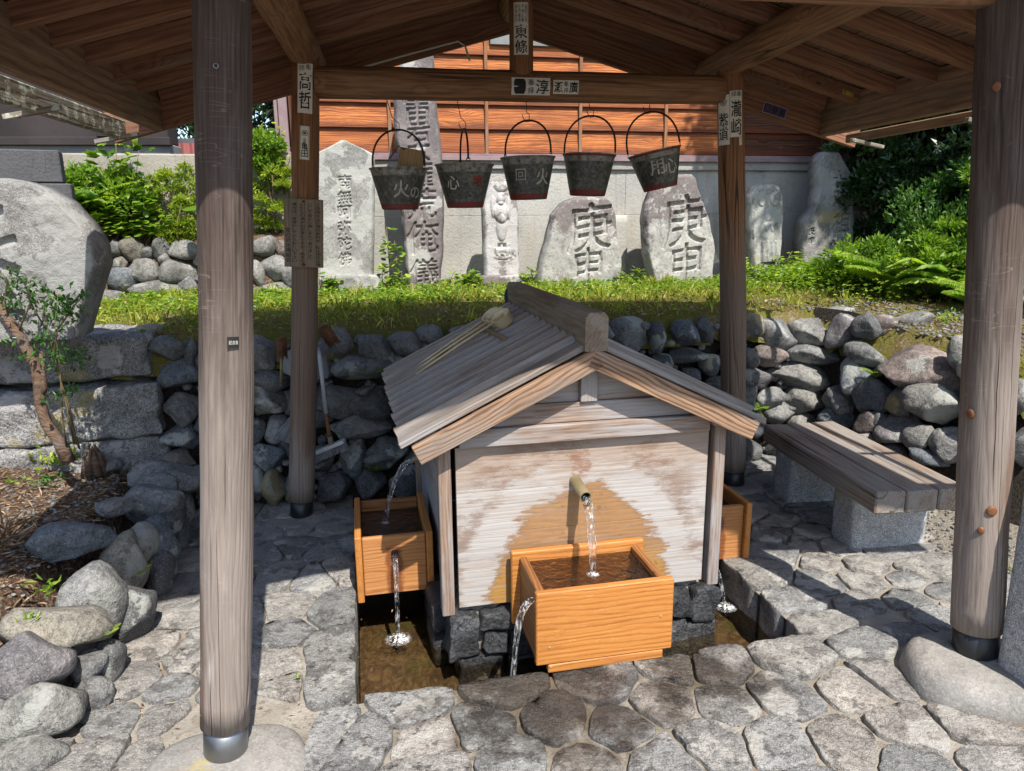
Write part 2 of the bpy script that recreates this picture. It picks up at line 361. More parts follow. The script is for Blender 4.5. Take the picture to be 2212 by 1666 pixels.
def trough_wear(t, col, p, fib):
    loc = t.n('SeparateXYZ'); t.set(loc.inputs[0], t.n('TexCoord').outputs['Object']); n = t.noise(t.vmath('MULTIPLY', p, (1, 2.5, 2.5)), 9, 6, .7); n2 = t.noise(p, 60, 4, .7)
    col = t.mix(t.math('MULTIPLY', t.step(n, .56, .7), .4), col, (.27, .1, .022)); col = t.mix(t.math('MULTIPLY', t.step(n2, .62, .72), .35), col, (.16, .06, .018))
    sc = t.math('ABSOLUTE', t.math('SUBTRACT', t.noise(t.vmath('MULTIPLY', p, (2, 9, 9)), 3.5, 2, .5), .5)); return t.mix(t.math('MULTIPLY', t.math('SUBTRACT', 1, t.step(sc, 0, .01)), .22), col, (.62, .36, .15))
M['cedar'] = wood('new_cedar_wood', (.47, .205, .055), (.40, .158, .034), (.22, .068, .014), 26, .3, .0, .3, None, 0, .55, .25, 110, .35, ringw=.28, extra=trough_wear)
def cedar_wet(t, col, p, fib):
    loc = t.n('SeparateXYZ'); t.set(loc.inputs[0], t.n('TexCoord').outputs['Object'])
    u = t.math('ABSOLUTE', t.math('ADD', loc.outputs[0], t.math('MULTIPLY', t.math('SUBTRACT', t.noise(p, 14, 4), .5), .05)))
    mk = t.math('MULTIPLY', t.math('SUBTRACT', 1, t.step(u, .025, .045)), t.math('SUBTRACT', 1, t.step(loc.outputs[2], .075, .1)))
    return t.mix(t.math('MULTIPLY', mk, .8), col, (.12, .03, .008))
M['cedar_run'] = wood('cedar_wood_with_water_run', (.44, .215, .08), (.36, .155, .05), (.2, .072, .02), 26, .5, 1.2, .25, None, 0, .55, .25, 110, .35, ringw=.3, extra=cedar_wet)
M['cedar_in'] = wood('old_cedar_wood', (.36, .16, .05), (.22, .088, .025), (.08, .03, .012), 24, .5, 1.3, .4, None, 0, .5, .3, 110, .35, ringw=.4)
M['sign'] = wood('sign_board_wood', (.24, .185, .13), (.17, .128, .09), (.09, .065, .045), 16, .5, 0, .25, (.19, .17, .14), .3, .8, .3, 130, ringw=.2)
M['plaque'] = wood('plaque_wood', (.36, .25, .135), (.3, .2, .105), (.2, .13, .07), 20, .3, 0, .2, None, 0, .6, .2, 110, ringw=.3)
M['bench'] = wood('bench_wood', (.33, .26, .2), (.21, .155, .115), (.075, .052, .038), 20, .4, 0, .5, (.3, .275, .25), .45, .8, .6, 120, crack=2.5, ringw=.25)
M['bamboo'] = wood('bamboo', (.27, .19, .1), (.18, .12, .062), (.08, .053, .03), 3, .2, 0, .25, (.18, .15, .1), .2, .5, .2, 90, .4, ringw=.2)
M['brass'] = plain('old_bamboo_pipe', (.24, .19, .1), .38, .0, .2, 40, .5, .5)
M['bark'] = wood('bark', (.19, .125, .085), (.125, .078, .052), (.045, .027, .019), 20, 1.2, 2.5, .5, (.15, .13, .115), .3, .85, .9, 60, ringw=.08)
M['black'] = plain('black_steel', (.012, .013, .016), .42, 0, .05, 50, .3, .5)
M['steel'] = plain('worn_steel', (.3, .305, .31), .38, .9, .1, 12, .7, .5)
M['iron'] = plain('rusty_iron', (.045, .026, .022), .55, .4, .3, 60, .5)
M['red'] = plain('red_paint', (.27, .017, .014), .6, 0, .1, 40, .5)
def worn_red():
    t = NT('worn_red_paint'); p = t.objpos(); n = t.noise(p, 26, 6, .7); c = t.mix(t.step(n, .5, .6), (.15, .017, .015), (.06, .055, .052)); return t.done(t.bsdf(c, .6, t.bump(n, .2, .004), .4))
M['red_worn'] = worn_red()
M['white_mark'] = plain('worn_white_paint', (.42, .41, .38), .7, 0, .1, 60, .4)
M['paper'] = plain('paper', (.62, .60, .55), .7, 0, 0, 20, .12)
M['ink'] = plain('ink', (.012, .011, .011), .7, 0, 0, 20, .1)
M['purple'] = plain('purple_print', (.07, .04, .1), .6, 0, 0, 20, .3)
M['yellow'] = plain('yellow_print', (.4, .32, .05), .6, 0, 0, 20, .3)
M['ladle'] = plain('beige_plastic', (.60, .47, .27), .38, 0, 0, 30, .12, .5)
M['inside'] = plain('cream_plastic', (.72, .62, .42), .35, 0, 0, 30, .1, .5)
M['white_plastic'] = plain('white_plastic', (.6, .61, .62), .5, 0, 0, 30, .25)
M['grey_plastic'] = plain('grey_plastic', (.16, .165, .18), .55, 0, 0, 30, .3)
M['bristle'] = plain('grey_bristle', (.27, .27, .29), .7, 0, 0, 80, .5)
M['palm'] = plain('palm_bristle', (.16, .075, .035), .85, 0, .6, 90, .6)
M['green_plastic'] = plain('green_plastic', (.02, .2, .14), .5)
M['rope'] = plain('indigo_cloth', (.035, .045, .085), .9, 0, .4, 120, .4)
M['mauve'] = plain('mauve_metal', (.24, .165, .17), .5, .0, .05, 30, .25)
M['redwall'] = plain('maroon_render', (.032, .024, .024), .8, 0, .2, 12, .5)
M['tin'] = plain('red_corrugated_sheet', (.3, .1, .095), .55, 0, 0, 8, .25)
M['pale'] = plain('pale_render', (.2, .21, .21), .85, 0, .3, 14, .35)
M['dark_glass'] = plain('dark_glass', (.02, .024, .032), .08, 0, 0, 10, .3, .8)
M['frame_grey'] = plain('aged_window_frame', (.10, .10, .115), .7, 0, .1, 40, .3)
def galv(name):
    t = NT(name); p = t.objpos(); v = t.vor(t.vmath('ADD', p, t.vmath('MULTIPLY', t.noise(p, 20, 2, col=True), (.03, .03, .03))), 75, 'F1', 'Color')
    sp = t.n('SeparateXYZ'); t.set(sp.inputs[0], v); ov = t.noise(p, 7, 4, .6)
    c = t.ramp(t.math('MULTIPLY_ADD', sp.outputs[0], .35, t.math('MULTIPLY', ov, .65)), [(.25, (.04, .042, .042)), (.5, (.075, .079, .078)), (.75, (.14, .145, .14))])
    n = t.noise(p, 24, 6, .7); c = t.mix(t.step(n, .55, .7), c, (.035, .024, .018))
    return t.done(t.bsdf(c, .5, t.bump(n, .15, .004), .4, .35))
M['galv'] = galv('galvanised_steel')
def galv_band():
    t = NT('pale_galvanised_rim'); p = t.objpos(); n = t.noise(p, 30, 6, .7); c = t.ramp(n, [(.38, (.06, .05, .045)), (.5, (.19, .19, .18)), (.7, (.3, .3, .28))])
    return t.done(t.bsdf(c, .55, None, .4, .25))
M['galv_band'] = galv_band()
# natural stone
M['boulder'] = stone('river_boulder', [(.075, .076, .076), (.145, .145, .142), (.25, .246, .236)], .32, (.36, .365, .335), .1, .6, 1.0, .75)
M['kerb'] = stone('kerb_boulder', [(.075, .076, .077), (.145, .144, .14), (.235, .23, .22)], .3, (.31, .315, .29), .0, .6, 1.0, .82)
def pave_wet(t):
    g = t.n('NewGeometry').outputs['Position']; d1 = t.vmath('DISTANCE', g, (.1, 2.3, 0.0)); d2 = t.vmath('DISTANCE', g, (.62, 2.42, 0.0)); d3 = t.vmath('DISTANCE', g, (-.55, 2.5, 0.0))
    n = t.noise(g, 5, 5, .65); n2 = t.noise(g, 26, 5, .7)
    f = t.math('MINIMUM', d1, t.math('MINIMUM', t.math('ADD', d2, .12), t.math('ADD', d3, .3)))
    f = t.math('ADD', f, t.math('MULTIPLY', t.math('SUBTRACT', n, .5), 1.3)); a = t.math('SUBTRACT', 1, t.step(f, .2, .5))
    spots = t.math('MULTIPLY', t.step(n2, .56, .61), t.math('SUBTRACT', 1, t.step(d1, .5, 1.9))); return t.math('MAXIMUM', a, t.math('MULTIPLY', spots, .75))
M['paver'] = stone('paving_stone', [(.175, .17, .162), (.27, .261, .247), (.37, .355, .33)], .3, (.43, .412, .375), .0, .45, 1.1, .88, 1.7, pave_wet, .5, splot=.55)
M['plinth'] = stone('dark_plinth_stone', [(.02, .021, .023), (.042, .044, .048), (.085, .088, .093)], .12, (.2, .2, .2), .0, .6, 1.3, .36, 1.8, crackle=.5)
M['granite'] = stone('grey_granite', [(.27, .27, .27), (.36, .355, .35), (.46, .455, .445)], .12, (.6, .6, .58), .1, .5, .6, .85, 1.2, None, .9)
M['granite_d'] = stone('rough_granite', [(.12, .118, .113), (.24, .233, .225), (.4, .395, .385)], .35, (.47, .45, .45), .25, .85, 1.3, .9, 1.6, None, .95)
M['foot'] = stone('smooth_foundation_stone', [(.17, .162, .15), (.225, .213, .197), (.28, .263, .24)], .06, (.45, .44, .4), .2, .25, .35, .8, .8, None, .3)
M['mon_grey'] = stone('grey_monument_stone', [(.12, .114, .108), (.205, .199, .19), (.28, .272, .26)], .45, (.32, .32, .305), .08, .45, .6, .87, 1.1, None, .6)
M['mon_lichen'] = stone('lichened_monument_stone', [(.15, .152, .14), (.235, .232, .217), (.32, .315, .3)], .62, (.42, .42, .39), .08, .45, .5, .88, 1.4, None, .5, moss=.12)
M['mon_purple'] = stone('purple_monument_stone', [(.1, .086, .085), (.15, .13, .127), (.22, .195, .188)], .5, (.42, .41, .39), .0, .3, .45, .85, 1.2, None, .4)
M['mon_white'] = stone('whitened_monument_stone', [(.16, .13, .12), (.26, .23, .22), (.36, .34, .33)], 1.0, (.52, .505, .495), .0, .6, .6, .88, 1.6, None, .4)
def two_tone():
    t = NT('two_tone_monument_stone'); g = t.objpos(world=True); n = t.noise(g, 3, 5, .6); n2 = t.noise(g, 40, 4, .6); n3 = t.noise(g, 170, 3)
    loc = t.n('SeparateXYZ'); t.set(loc.inputs[0], t.n('TexCoord').outputs['Object'])
    a = t.math('ADD', t.math('MULTIPLY_ADD', loc.outputs[2], 1.1, -.66), t.math('MULTIPLY', t.math('SUBTRACT', n, .5), 1.6))
    a = t.math('ADD', a, t.math('MULTIPLY', t.math('ABSOLUTE', loc.outputs[0]), .75))
    c = t.mix(t.step(a, .12, .3), t.mix(n3, (.36, .345, .32), (.23, .225, .212)), t.mix(n3, (.2, .172, .166), (.125, .106, .104)))
    lb = t.step(t.math('ADD', t.noise(g, 7, 3), t.math('MULTIPLY', n2, .4)), .72, .76); c = t.mix(t.math('MULTIPLY', lb, .55), c, (.44, .43, .4)); db = t.step(t.math('ADD', t.noise(t.vmath('ADD', g, (9, 3, 1)), 9, 4, .7), t.math('MULTIPLY', n2, .3)), .7, .78); c = t.mix(t.math('MULTIPLY', db, .5), c, (.09, .085, .078)); c = t.mix(t.math('MULTIPLY', t.step(n2, .56, .7), .4), c, (.42, .4, .375)); c = t.mix(t.math('MULTIPLY', t.step(n2, .47, .3), .6), c, (.1, .095, .088))
    return t.done(t.bsdf(c, .87, t.bump(t.math('ADD', n2, t.math('MULTIPLY', n3, .4)), .45, .012), .3))
M['mon_two'] = two_tone()
def concrete(name, c, stain=.5):
    t = NT(name); g = t.n('NewGeometry').outputs['Position']; n = t.noise(g, 1.6, 5, .6); n2 = t.noise(g, 45, 5, .65); n3 = t.noise(t.vmath('MULTIPLY', g, (1, 1, .25)), 4, 4, .6)
    col = t.mix(t.step(n, .35, .7), c, tuple(x*.78 for x in c)); col = t.mix(t.math('MULTIPLY', t.step(n3, .55, .75), stain), col, (c[0]*.85, c[1]*.68, c[2]*.48))
    col = t.mix(t.math('MULTIPLY', t.step(n2, .52, .75), .35), col, tuple(x*.55 for x in c))
    cr_ = t.math('ABSOLUTE', t.math('SUBTRACT', t.noise(g, 2.2, 6, .6, .4), .5)); ck_ = t.math('SUBTRACT', 1, t.step(cr_, 0, .006)); col = t.mix(t.math('MULTIPLY', ck_, .45), col, tuple(x*.35 for x in c))
    dr = t.step(t.noise(t.vmath('MULTIPLY', g, (1, 1, .06)), 9, 4, .65), .55, .7); col = t.mix(t.math('MULTIPLY', dr, .35), col, tuple(x*.5 for x in c))
    return t.done(t.bsdf(col, .9, t.bump(t.math('ADD', n2, n), .7, .012), .25))
M['concrete'] = concrete('old_concrete', (.37, .36, .33), .55)
M['concrete_rough'] = concrete('rough_concrete_cap', (.32, .305, .27), .5)
M['concrete_grey'] = concrete('grey_concrete', (.29, .27, .23), .6)
M['block'] = concrete('dark_concrete_block', (.085, .085, .09), .2)
def mortar():
    t = NT('sandy_mortar'); g = t.n('NewGeometry').outputs['Position']; n = t.noise(g, 7, 5, .6); n2 = t.noise(g, 120, 4, .7); n3 = t.noise(g, 2.0, 4, .6); gv = t.vor(g, 90, 'F1', 'Color')
    sp = t.n('SeparateXYZ'); t.set(sp.inputs[0], gv)
    c = t.ramp(n, [(.3, (.19, .166, .14)), (.5, (.285, .26, .225)), (.7, (.37, .34, .297))]); c = t.mix(t.math('MULTIPLY', sp.outputs[0], .35), c, (.24, .2, .15))
    c = t.mix(t.math('MULTIPLY', t.step(n3, .52, .66), .7), c, (.12, .085, .05)); c = t.mix(t.math('MULTIPLY', t.step(n, .62, .5), .0), c, (.05, .06, .01))
    w = pave_wet(t); c = t.mix(t.math('MULTIPLY', w, .8), c, (.075, .055, .032))
    ln = t.step(t.math('ADD', t.noise(g, 3.3, 3), t.math('MULTIPLY', t.noise(g, 30, 3), .4)), .8, .9); c = t.mix(t.math('MULTIPLY', ln, .5), c, (.17, .1, .06))
    return t.done(t.bsdf(c, .92, t.bump(t.math('ADD', t.math('MULTIPLY', n2, .7), n), .8, .015), .2))
M['mortar'] = mortar()
def soil(name, cols, moss=None, msc=3.0, peb=.5):
    t = NT(name); g = t.n('NewGeometry').outputs['Position']; n = t.noise(g, 6, 6, .65); n2 = t.noise(g, 60, 5, .7); v = t.vor(g, 70, 'F1', 'Color'); sp = t.n('SeparateXYZ'); t.set(sp.inputs[0], v)
    c = t.ramp(n2, [(.3, cols[0]), (.5, cols[1]), (.7, cols[2])]); c = t.mix(t.math('MULTIPLY', t.step(sp.outputs[0], .8, .9), peb), c, (.36, .32, .27))
    if moss: c = t.mix(t.step(t.math('ADD', t.noise(g, msc, 4, .6), t.math('MULTIPLY', n2, .3)), .5, .7), c, t.mix(n2, moss, tuple(x*.45 for x in moss)))
    return t.done(t.bsdf(c, .95, t.bump(t.math('ADD', n2, n), 1.0, .03), .15))
M['soil'] = soil('leafy_soil', [(.05, .03, .02), (.115, .07, .045), (.22, .155, .1)])
M['gravel'] = soil('pale_gravel', [(.14, .12, .095), (.26, .23, .185), (.38, .34, .28)])
M['moss'] = soil('mossy_ground', [(.1, .075, .035), (.18, .13, .055), (.28, .2, .09)], (.21, .2, .035), 2.5)
M['bank'] = soil('dark_earth', [(.02, .017, .014), (.04, .033, .026), (.07, .06, .045)], None, 3, .05)
def chfloor():
    t = NT('channel_bed'); g = t.n('NewGeometry').outputs['Position']; n = t.noise(t.vmath('MULTIPLY', g, (1, .6, 1)), 26, 6, .7, 1.2); n2 = t.noise(g, 4, 3)
    c = t.ramp(n, [(.3, (.022, .017, .009)), (.5, (.07, .05, .028)), (.7, (.16, .118, .07))]); c = t.mix(t.step(n2, .5, .7), c, (.055, .06, .018))
    return t.done(t.bsdf(c, .7, t.bump(n, .6, .02), .3))
M['chfloor'] = chfloor()
def water(name, tint, gloss=.09, bump=.25, scale=22, white=0.0):
    t = NT(name); g = t.n('TexCoord').outputs['Object']; h = t.math('ADD', t.noise(g, scale, 3, .5, .6), t.math('MULTIPLY', t.noise(g, scale*3, 2), .3)); nm = t.bump(h, bump, .02)
    tr = t.n('BsdfTransparent'); tr.inputs[0].default_value = (*tint, 1); gl = t.n('BsdfGlossy'); gl.inputs['Roughness'].default_value = .04; t.set(gl.inputs['Normal'], nm)
    lw = t.n('Fresnel'); lw.inputs[0].default_value = 1.33; t.set(lw.inputs[1], nm); f = t.math('ADD', lw.outputs[0], gloss, clamp=True)
    mx = t.n('MixShader'); t.set(mx.inputs[0], f); t.t.links.new(tr.outputs[0], mx.inputs[1]); t.t.links.new(gl.outputs[0], mx.inputs[2]); sh = mx.outputs[0]
    if white:
        df = t.n('BsdfDiffuse'); df.inputs[0].default_value = (.85, .9, .95, 1); m2 = t.n('MixShader'); t.set(m2.inputs[0], t.math('MULTIPLY', t.step(t.noise(g, scale*2.2, 4, .7), .45, .7), white)); t.t.links.new(sh, m2.inputs[1]); t.t.links.new(df.outputs[0], m2.inputs[2]); sh = m2.outputs[0]
    return t.done(sh)
M['water'] = water('channel_water', (.82, .74, .60), .03, .35, 16)
M['trough_water'] = water('trough_water', (.4, .33, .26), .06, .7, 30)
def glassy():
    t = NT('falling_water'); g = t.n('TexCoord').outputs['Object']; nm = t.bump(t.noise(t.vmath('MULTIPLY', g, (1, 1, .35)), 70, 2, .5), .35, .01)
    b = t.bsdf((.97, .985, 1.0), .02, nm, .5, 0.0, Transmission_Weight=1.0, IOR=1.33); tr = t.n('BsdfTransparent'); tr.inputs[0].default_value = (.95, .97, .98, 1); mx = t.n('MixShader'); mx.inputs[0].default_value = .9
    t.t.links.new(tr.outputs[0], mx.inputs[1]); t.t.links.new(b, mx.inputs[2])
    df = t.n('BsdfTranslucent'); df.inputs[0].default_value = (.9, .93, .95, 1); d2 = t.n('BsdfDiffuse'); d2.inputs[0].default_value = (.85, .88, .9, 1); ad = t.n('MixShader'); t.t.links.new(df.outputs[0], ad.inputs[1]); t.t.links.new(d2.outputs[0], ad.inputs[2])
    m2 = t.n('MixShader'); t.set(m2.inputs[0], t.math('MULTIPLY', t.step(t.noise(t.vmath('MULTIPLY', g, (1, 1, .25)), 110, 3, .6), .5, .68), .55)); t.t.links.new(mx.outputs[0], m2.inputs[1]); t.t.links.new(ad.outputs[0], m2.inputs[2]); return t.done(m2.outputs[0])
M['stream'] = glassy()
M['foam0'] = plain('foam', (.78, .81, .83), .25, 0, 0, 50, .1, .6)
def foam():
    t = NT('foam'); g = t.n('TexCoord').outputs['Object']; loc = t.vmath('LENGTH', g); v = t.noise(g, 9, 4, .7); n = t.noise(g, 2.5, 3, .6)
    tr = t.n('BsdfTransparent'); df = t.n('BsdfDiffuse'); df.inputs[0].default_value = (.82, .85, .87, 1); gl = t.n('BsdfGlossy'); gl.inputs['Roughness'].default_value = .1; a = t.n('MixShader'); a.inputs[0].default_value = .2; t.t.links.new(df.outputs[0], a.inputs[1]); t.t.links.new(gl.outputs[0], a.inputs[2])
    f = t.math('MULTIPLY', t.step(t.math('ADD', v, t.math('MULTIPLY', t.math('SUBTRACT', n, .5), .6)), .42, .6), t.math('SUBTRACT', 1, t.step(loc, .35, 1.0))); mx = t.n('MixShader'); t.set(mx.inputs[0], t.math('MULTIPLY', f, .9)); t.t.links.new(tr.outputs[0], mx.inputs[1]); t.t.links.new(a.outputs[0], mx.inputs[2]); return t.done(mx.outputs[0])
M['foam'] = foam()
# foliage
M['lf_dark'] = leafmat('dark_evergreen_leaf', (.010, .026, .008), (.02, .05, .013), (.04, .085, .02), .2, .35, .5)
M['lf_azalea'] = leafmat('azalea_leaf', (.022, .07, .014), (.045, .115, .02), (.1, .19, .03), .3, .4)
M['lf_bright'] = leafmat('bright_shrub_leaf', (.05, .1, .01), (.19, .27, .02), (.4, .45, .04), .4)
M['lf_green'] = leafmat('fresh_green_leaf', (.05, .12, .012), (.14, .25, .02), (.32, .41, .045), .45)
M['lf_fern'] = leafmat('fern_leaf', (.04, .11, .014), (.11, .22, .025), (.26, .38, .04), .45)
M['lf_grass'] = leafmat('grass_blade', (.13, .16, .02), (.27, .3, .04), (.45, .42, .1), .4)
M['lf_moss'] = leafmat('moss_tuft', (.09, .085, .02), (.17, .145, .03), (.25, .19, .06), .2, .8)
M['lf_dry'] = leafmat('dry_litter', (.07, .035, .02), (.17, .10, .055), (.36, .27, .17), .1, .8)
M['stem'] = plain('thin_stem', (.15, .11, .05), .7)

# ================================================================== THE SETTING
HX, HY, HPHI = .2997, 2.811, R(11.9)                # water house frame (front centre of its wall)
HC, HS = math.cos(HPHI), math.sin(HPHI)
def h2w(u, v, z=0): return Vector((HX+u*HC-v*HS, HY+u*HS+v*HC, z))
def w2h(p): dx, dy = p[0]-HX, p[1]-HY; return dx*HC+dy*HS, -dx*HS+dy*HC
PIT = (-.95, .80, -.365, 1.75)                       # u0 u1 v0 v1 of the sunken channel
def wall_y(x): return 4.36+.263*x
KERB = [(-1.30, .6), (-1.50, 1.6), (-1.60, 2.05), (-1.62, 2.5), (-1.68, 2.9), (-1.86, 3.7), (-2.05, 4.35)]
def kerb_x(y):
    for (x0, y0), (x1, y1) in zip(KERB, KERB[1:]):
        if y <= y1: return x0+(x1-x0)*max(0, (y-y0))/(y1-y0)
    return KERB[-1][0]
def edge_x(y): return 2.10 if y < 2.8 else 2.10-(y-2.8)*.24
def sm(t): t = max(0, min(1, t)); return t*t*(3-2*t)

# ground sheet to the horizon, lies under everything
me = mesh_from('ground', [(-600, -600, -.45), (600, -600, -.45), (600, 600, -.45), (-600, 600, -.45)], [[0, 1, 2, 3]])
tag(add('ground', me, M['gravel']), kind='structure')

# mortar bed of the paving with the pit left open
def quadgrid(u0, u1, v0, v1, step, zf, A):
    nu = max(1, int((u1-u0)/step)); nv = max(1, int((v1-v0)/step)); V = []; F = []
    for j in range(nv+1):
        for i in range(nu+1):
            p = h2w(u0+(u1-u0)*i/nu, v0+(v1-v0)*j/nv); V.append((p.x, p.y, zf(p.x, p.y)))
    for j in range(nv):
        for i in range(nu): a = j*(nu+1)+i; F.append([a, a+1, a+nu+2, a+nu+1])
    A.put(V, F)
A = Acc(); zf = lambda x, y: .006*mnoise.noise(Vector((x*5, y*5, 0)))
quadgrid(-4.5, PIT[0]-.02, -3.2, 3, .07, zf, A); quadgrid(PIT[1]+.02, 4.5, -3.2, 3, .07, zf, A)
quadgrid(PIT[0]-.02, PIT[1]+.02, -3.2, PIT[2]-.02, .07, zf, A); quadgrid(PIT[0]-.02, PIT[1]+.02, PIT[3], 3, .07, zf, A)
paving = tag(A.build('stone_paving', [M['mortar']], smooth=True), kind='structure')

# paving stones: cells round the centres read off the photograph
SEEDS = [(378,1303),(337,1398),(303,1472),(405,1435),(374,1492),(243,1566),(364,1556),(202,1644),(320,1644),(84,1627),(388,1340),
 (617,1320),(617,1374),(587,1435),(607,1495),(715,1401),(705,1482),(718,1327),(725,1593),
 (883,1529),(1088,1495),(1301,1475),(1452,1441),(775,1603),(927,1613),(1048,1580),(1196,1563),(1341,1586),(1436,1519),(1099,1640),(1274,1657),(937,1660),(1425,1650),
 (1540,1445),(1715,1428),(1843,1495),(1924,1468),(1570,1529),(1691,1509),(1540,1607),(1671,1607),(1830,1610),(1964,1583),(2099,1580),(1975,1657),(2160,1657),
 (1863,1394),(1789,1354),(1732,1303),(1658,1246),(1850,1310),(1934,1360),(1772,1266),(1867,1259),(1964,1296),(1961,1259),(2022,1337),(2035,1283),
 (1772,1216),(1870,1226),(1991,1232),(1685,1199),(1806,1185),(1911,1189),(1735,1178),(1671,1162),(1755,1151),(1826,1148),(1688,1131),(1772,1118),
 (1640,1090),(1700,1085),(1760,1075),(1650,1050),(1620,1110),(1730,1095),(2177,1357),(2080,1310),(2140,1290),
 (560,1200),(640,1180),(720,1190),(600,1250),(680,1255),(735,1240),(650,1140),(720,1140),(580,1150),(500,1260),(440,1220),(420,1270),(440,1390),(470,1440),(530,1340),(480,1500)]
FEET = [((506, 1600), .02), ((2095, 1470), .0)]      # foundation stones of the front posts stand here
P2 = [Vector(at_z(*s)[:2]) for s in SEEDS]; skip = [Vector(at_z(*f[0])[:2]) for f in FEET]
def in_pit(p, mgn=0.0):
    u, v = w2h(p); return PIT[0]-mgn < u < PIT[1]+mgn and PIT[2]-mgn < v < PIT[3]+mgn
rg = random.Random(5); y = .7
while y < 5.0:
    x = -2.4
    while x < 2.6:
        p = Vector((x+rg.uniform(-.08, .08), y+rg.uniform(-.08, .08)))
        if kerb_x(p.y)+.06 < p.x < edge_x(p.y)+.05 and p.y < wall_y(p.x)+.1 and not in_pit(p, .09) and all((p-q).length > .235 for q in P2) and all((p-q).length > .3 for q in skip): P2.append(p)
        x += .25
    y += .23
nreal = len(P2); P2 += skip
def clip(poly, n, c):
    out = []
    for i in range(len(poly)):
        a, b = poly[i], poly[(i+1) % len(poly)]; da, db = a.dot(n)-c, b.dot(n)-c
        if da <= 0: out.append(a)
        if da*db < 0: out.append(a+(b-a)*(da/(da-db)))
    return out
def smooth_poly(poly, it=2, n=34):
    for _ in range(it): poly = [q for i in range(len(poly)) for q in (poly[i]*.86+poly[(i+1) % len(poly)]*.14, poly[i]*.14+poly[(i+1) % len(poly)]*.86)]
    L = [0]
    for i in range(len(poly)): L.append(L[-1]+(poly[(i+1) % len(poly)]-poly[i]).length)
    out = []
    for k in range(n):
        s = L[-1]*k/n; i = max(j for j in range(len(L)) if L[j] <= s+1e-9); i = min(i, len(poly)-1); f = (s-L[i])/max(1e-9, L[i+1]-L[i]); out.append(poly[i].lerp(poly[(i+1) % len(poly)], f))
    return out
TINTS = [(1, 1, 1), (.92, .94, .97), (1.06, 1.03, .98), (.82, .84, .87), (1.12, 1.1, 1.06), (.95, .92, .9), (.75, .78, .8), (1.1, 1.03, .97)]
def paver(i):
    s = P2[i]; poly = [s+Vector((math.cos(a), math.sin(a)))*.27 for a in np.arange(8)*math.pi/4]
    for j, q in enumerate(P2):
        if j != i and (q-s).length < .62:
            d = (q-s).normalized(); mid = (q+s)/2
            if j >= nreal: mid = s+d*max(.05, (q-s).length-.24)
            poly = clip(poly, d, mid.dot(d))
            if len(poly) < 3: return
    u, v = w2h(s); deep = False
    for nrm, lim in (((0, 1), PIT[2]-.004), ((-1, 0), -PIT[0]-.0 if False else PIT[0]), ((1, 0), PIT[1])):
        pass
    if v < PIT[2]: n = Vector((-HS, HC)); c = n.dot(Vector((HX, HY)))+PIT[2]-.004; poly = clip(poly, n, c); deep = v > PIT[2]-.22
    elif u < PIT[0]: n = Vector((HC, HS)); c = n.dot(Vector((HX, HY)))+PIT[0]; poly = clip(poly, n, c); deep = u > PIT[0]-.22
    elif u > PIT[1]: n = Vector((-HC, -HS)); c = n.dot(Vector((HX, HY)))-PIT[1]; poly = clip(poly, n, c); deep = u < PIT[1]+.22
    if len(poly) < 3: return
    ce = sum(poly, Vector((0, 0)))/len(poly); gap = rg.uniform(.005, .014)
    poly = [p+(ce-p).normalized()*min(gap, (ce-p).length*.4) for p in poly]
    poly = smooth_poly(poly, 1 if deep else 2); n = len(poly); h = rg.uniform(.010, .026); tilt = Vector((rg.uniform(-.04, .04), rg.uniform(-.04, .04)))
    if deep: h = rg.uniform(.02, .035)
    V = []; F = []; zb = -.26 if deep else -.05
    rr = max((p-ce).length for p in poly)
    for ring, (k, z) in enumerate(((1.0, zb), (1.0, -.004), (.994, h*.72), (.978, h*.96), (.955, h), (.6, h), (.28, h))):
        for p in poly:
            q = ce+(p-ce)*k
            if ring >= 1:
                nz = mnoise.noise(Vector((q.x*9, q.y*9, i))); q2 = q+(p-ce).normalized()*(.011*mnoise.noise(Vector((q.x*22, q.y*22, i))) if ring < 4 else 0)
                V.append((q2.x-ce.x, q2.y-ce.y, z+(.007*nz+.0045*mnoise.noise(Vector((q.x*24, q.y*24, 3))) if ring > 1 else 0)+tilt.dot(q-ce)*(1 if ring > 1 else 0)))
            else: V.append((q.x-ce.x, q.y-ce.y, z))
    for r in range(6):
        for k in range(n): k2 = (k+1) % n; F.append([r*n+k, r*n+k2, (r+1)*n+k2, (r+1)*n+k])
    V.append((0, 0, h+.004*mnoise.noise(Vector((ce.x*9, ce.y*9, i))))); F += [[6*n+k, 6*n+(k+1) % n, 7*n] for k in range(n)]
    o = add('paving_stone', mesh_from('paving_stone', V, F, True), M['paver'], paving, Matrix.Translation((ce.x, ce.y, 0)))
    c = rg.choice(TINTS); k = rg.uniform(.8, 1.12); o.color = (c[0]*k, c[1]*k, c[2]*k, 1)
for i in range(nreal): paver(i)

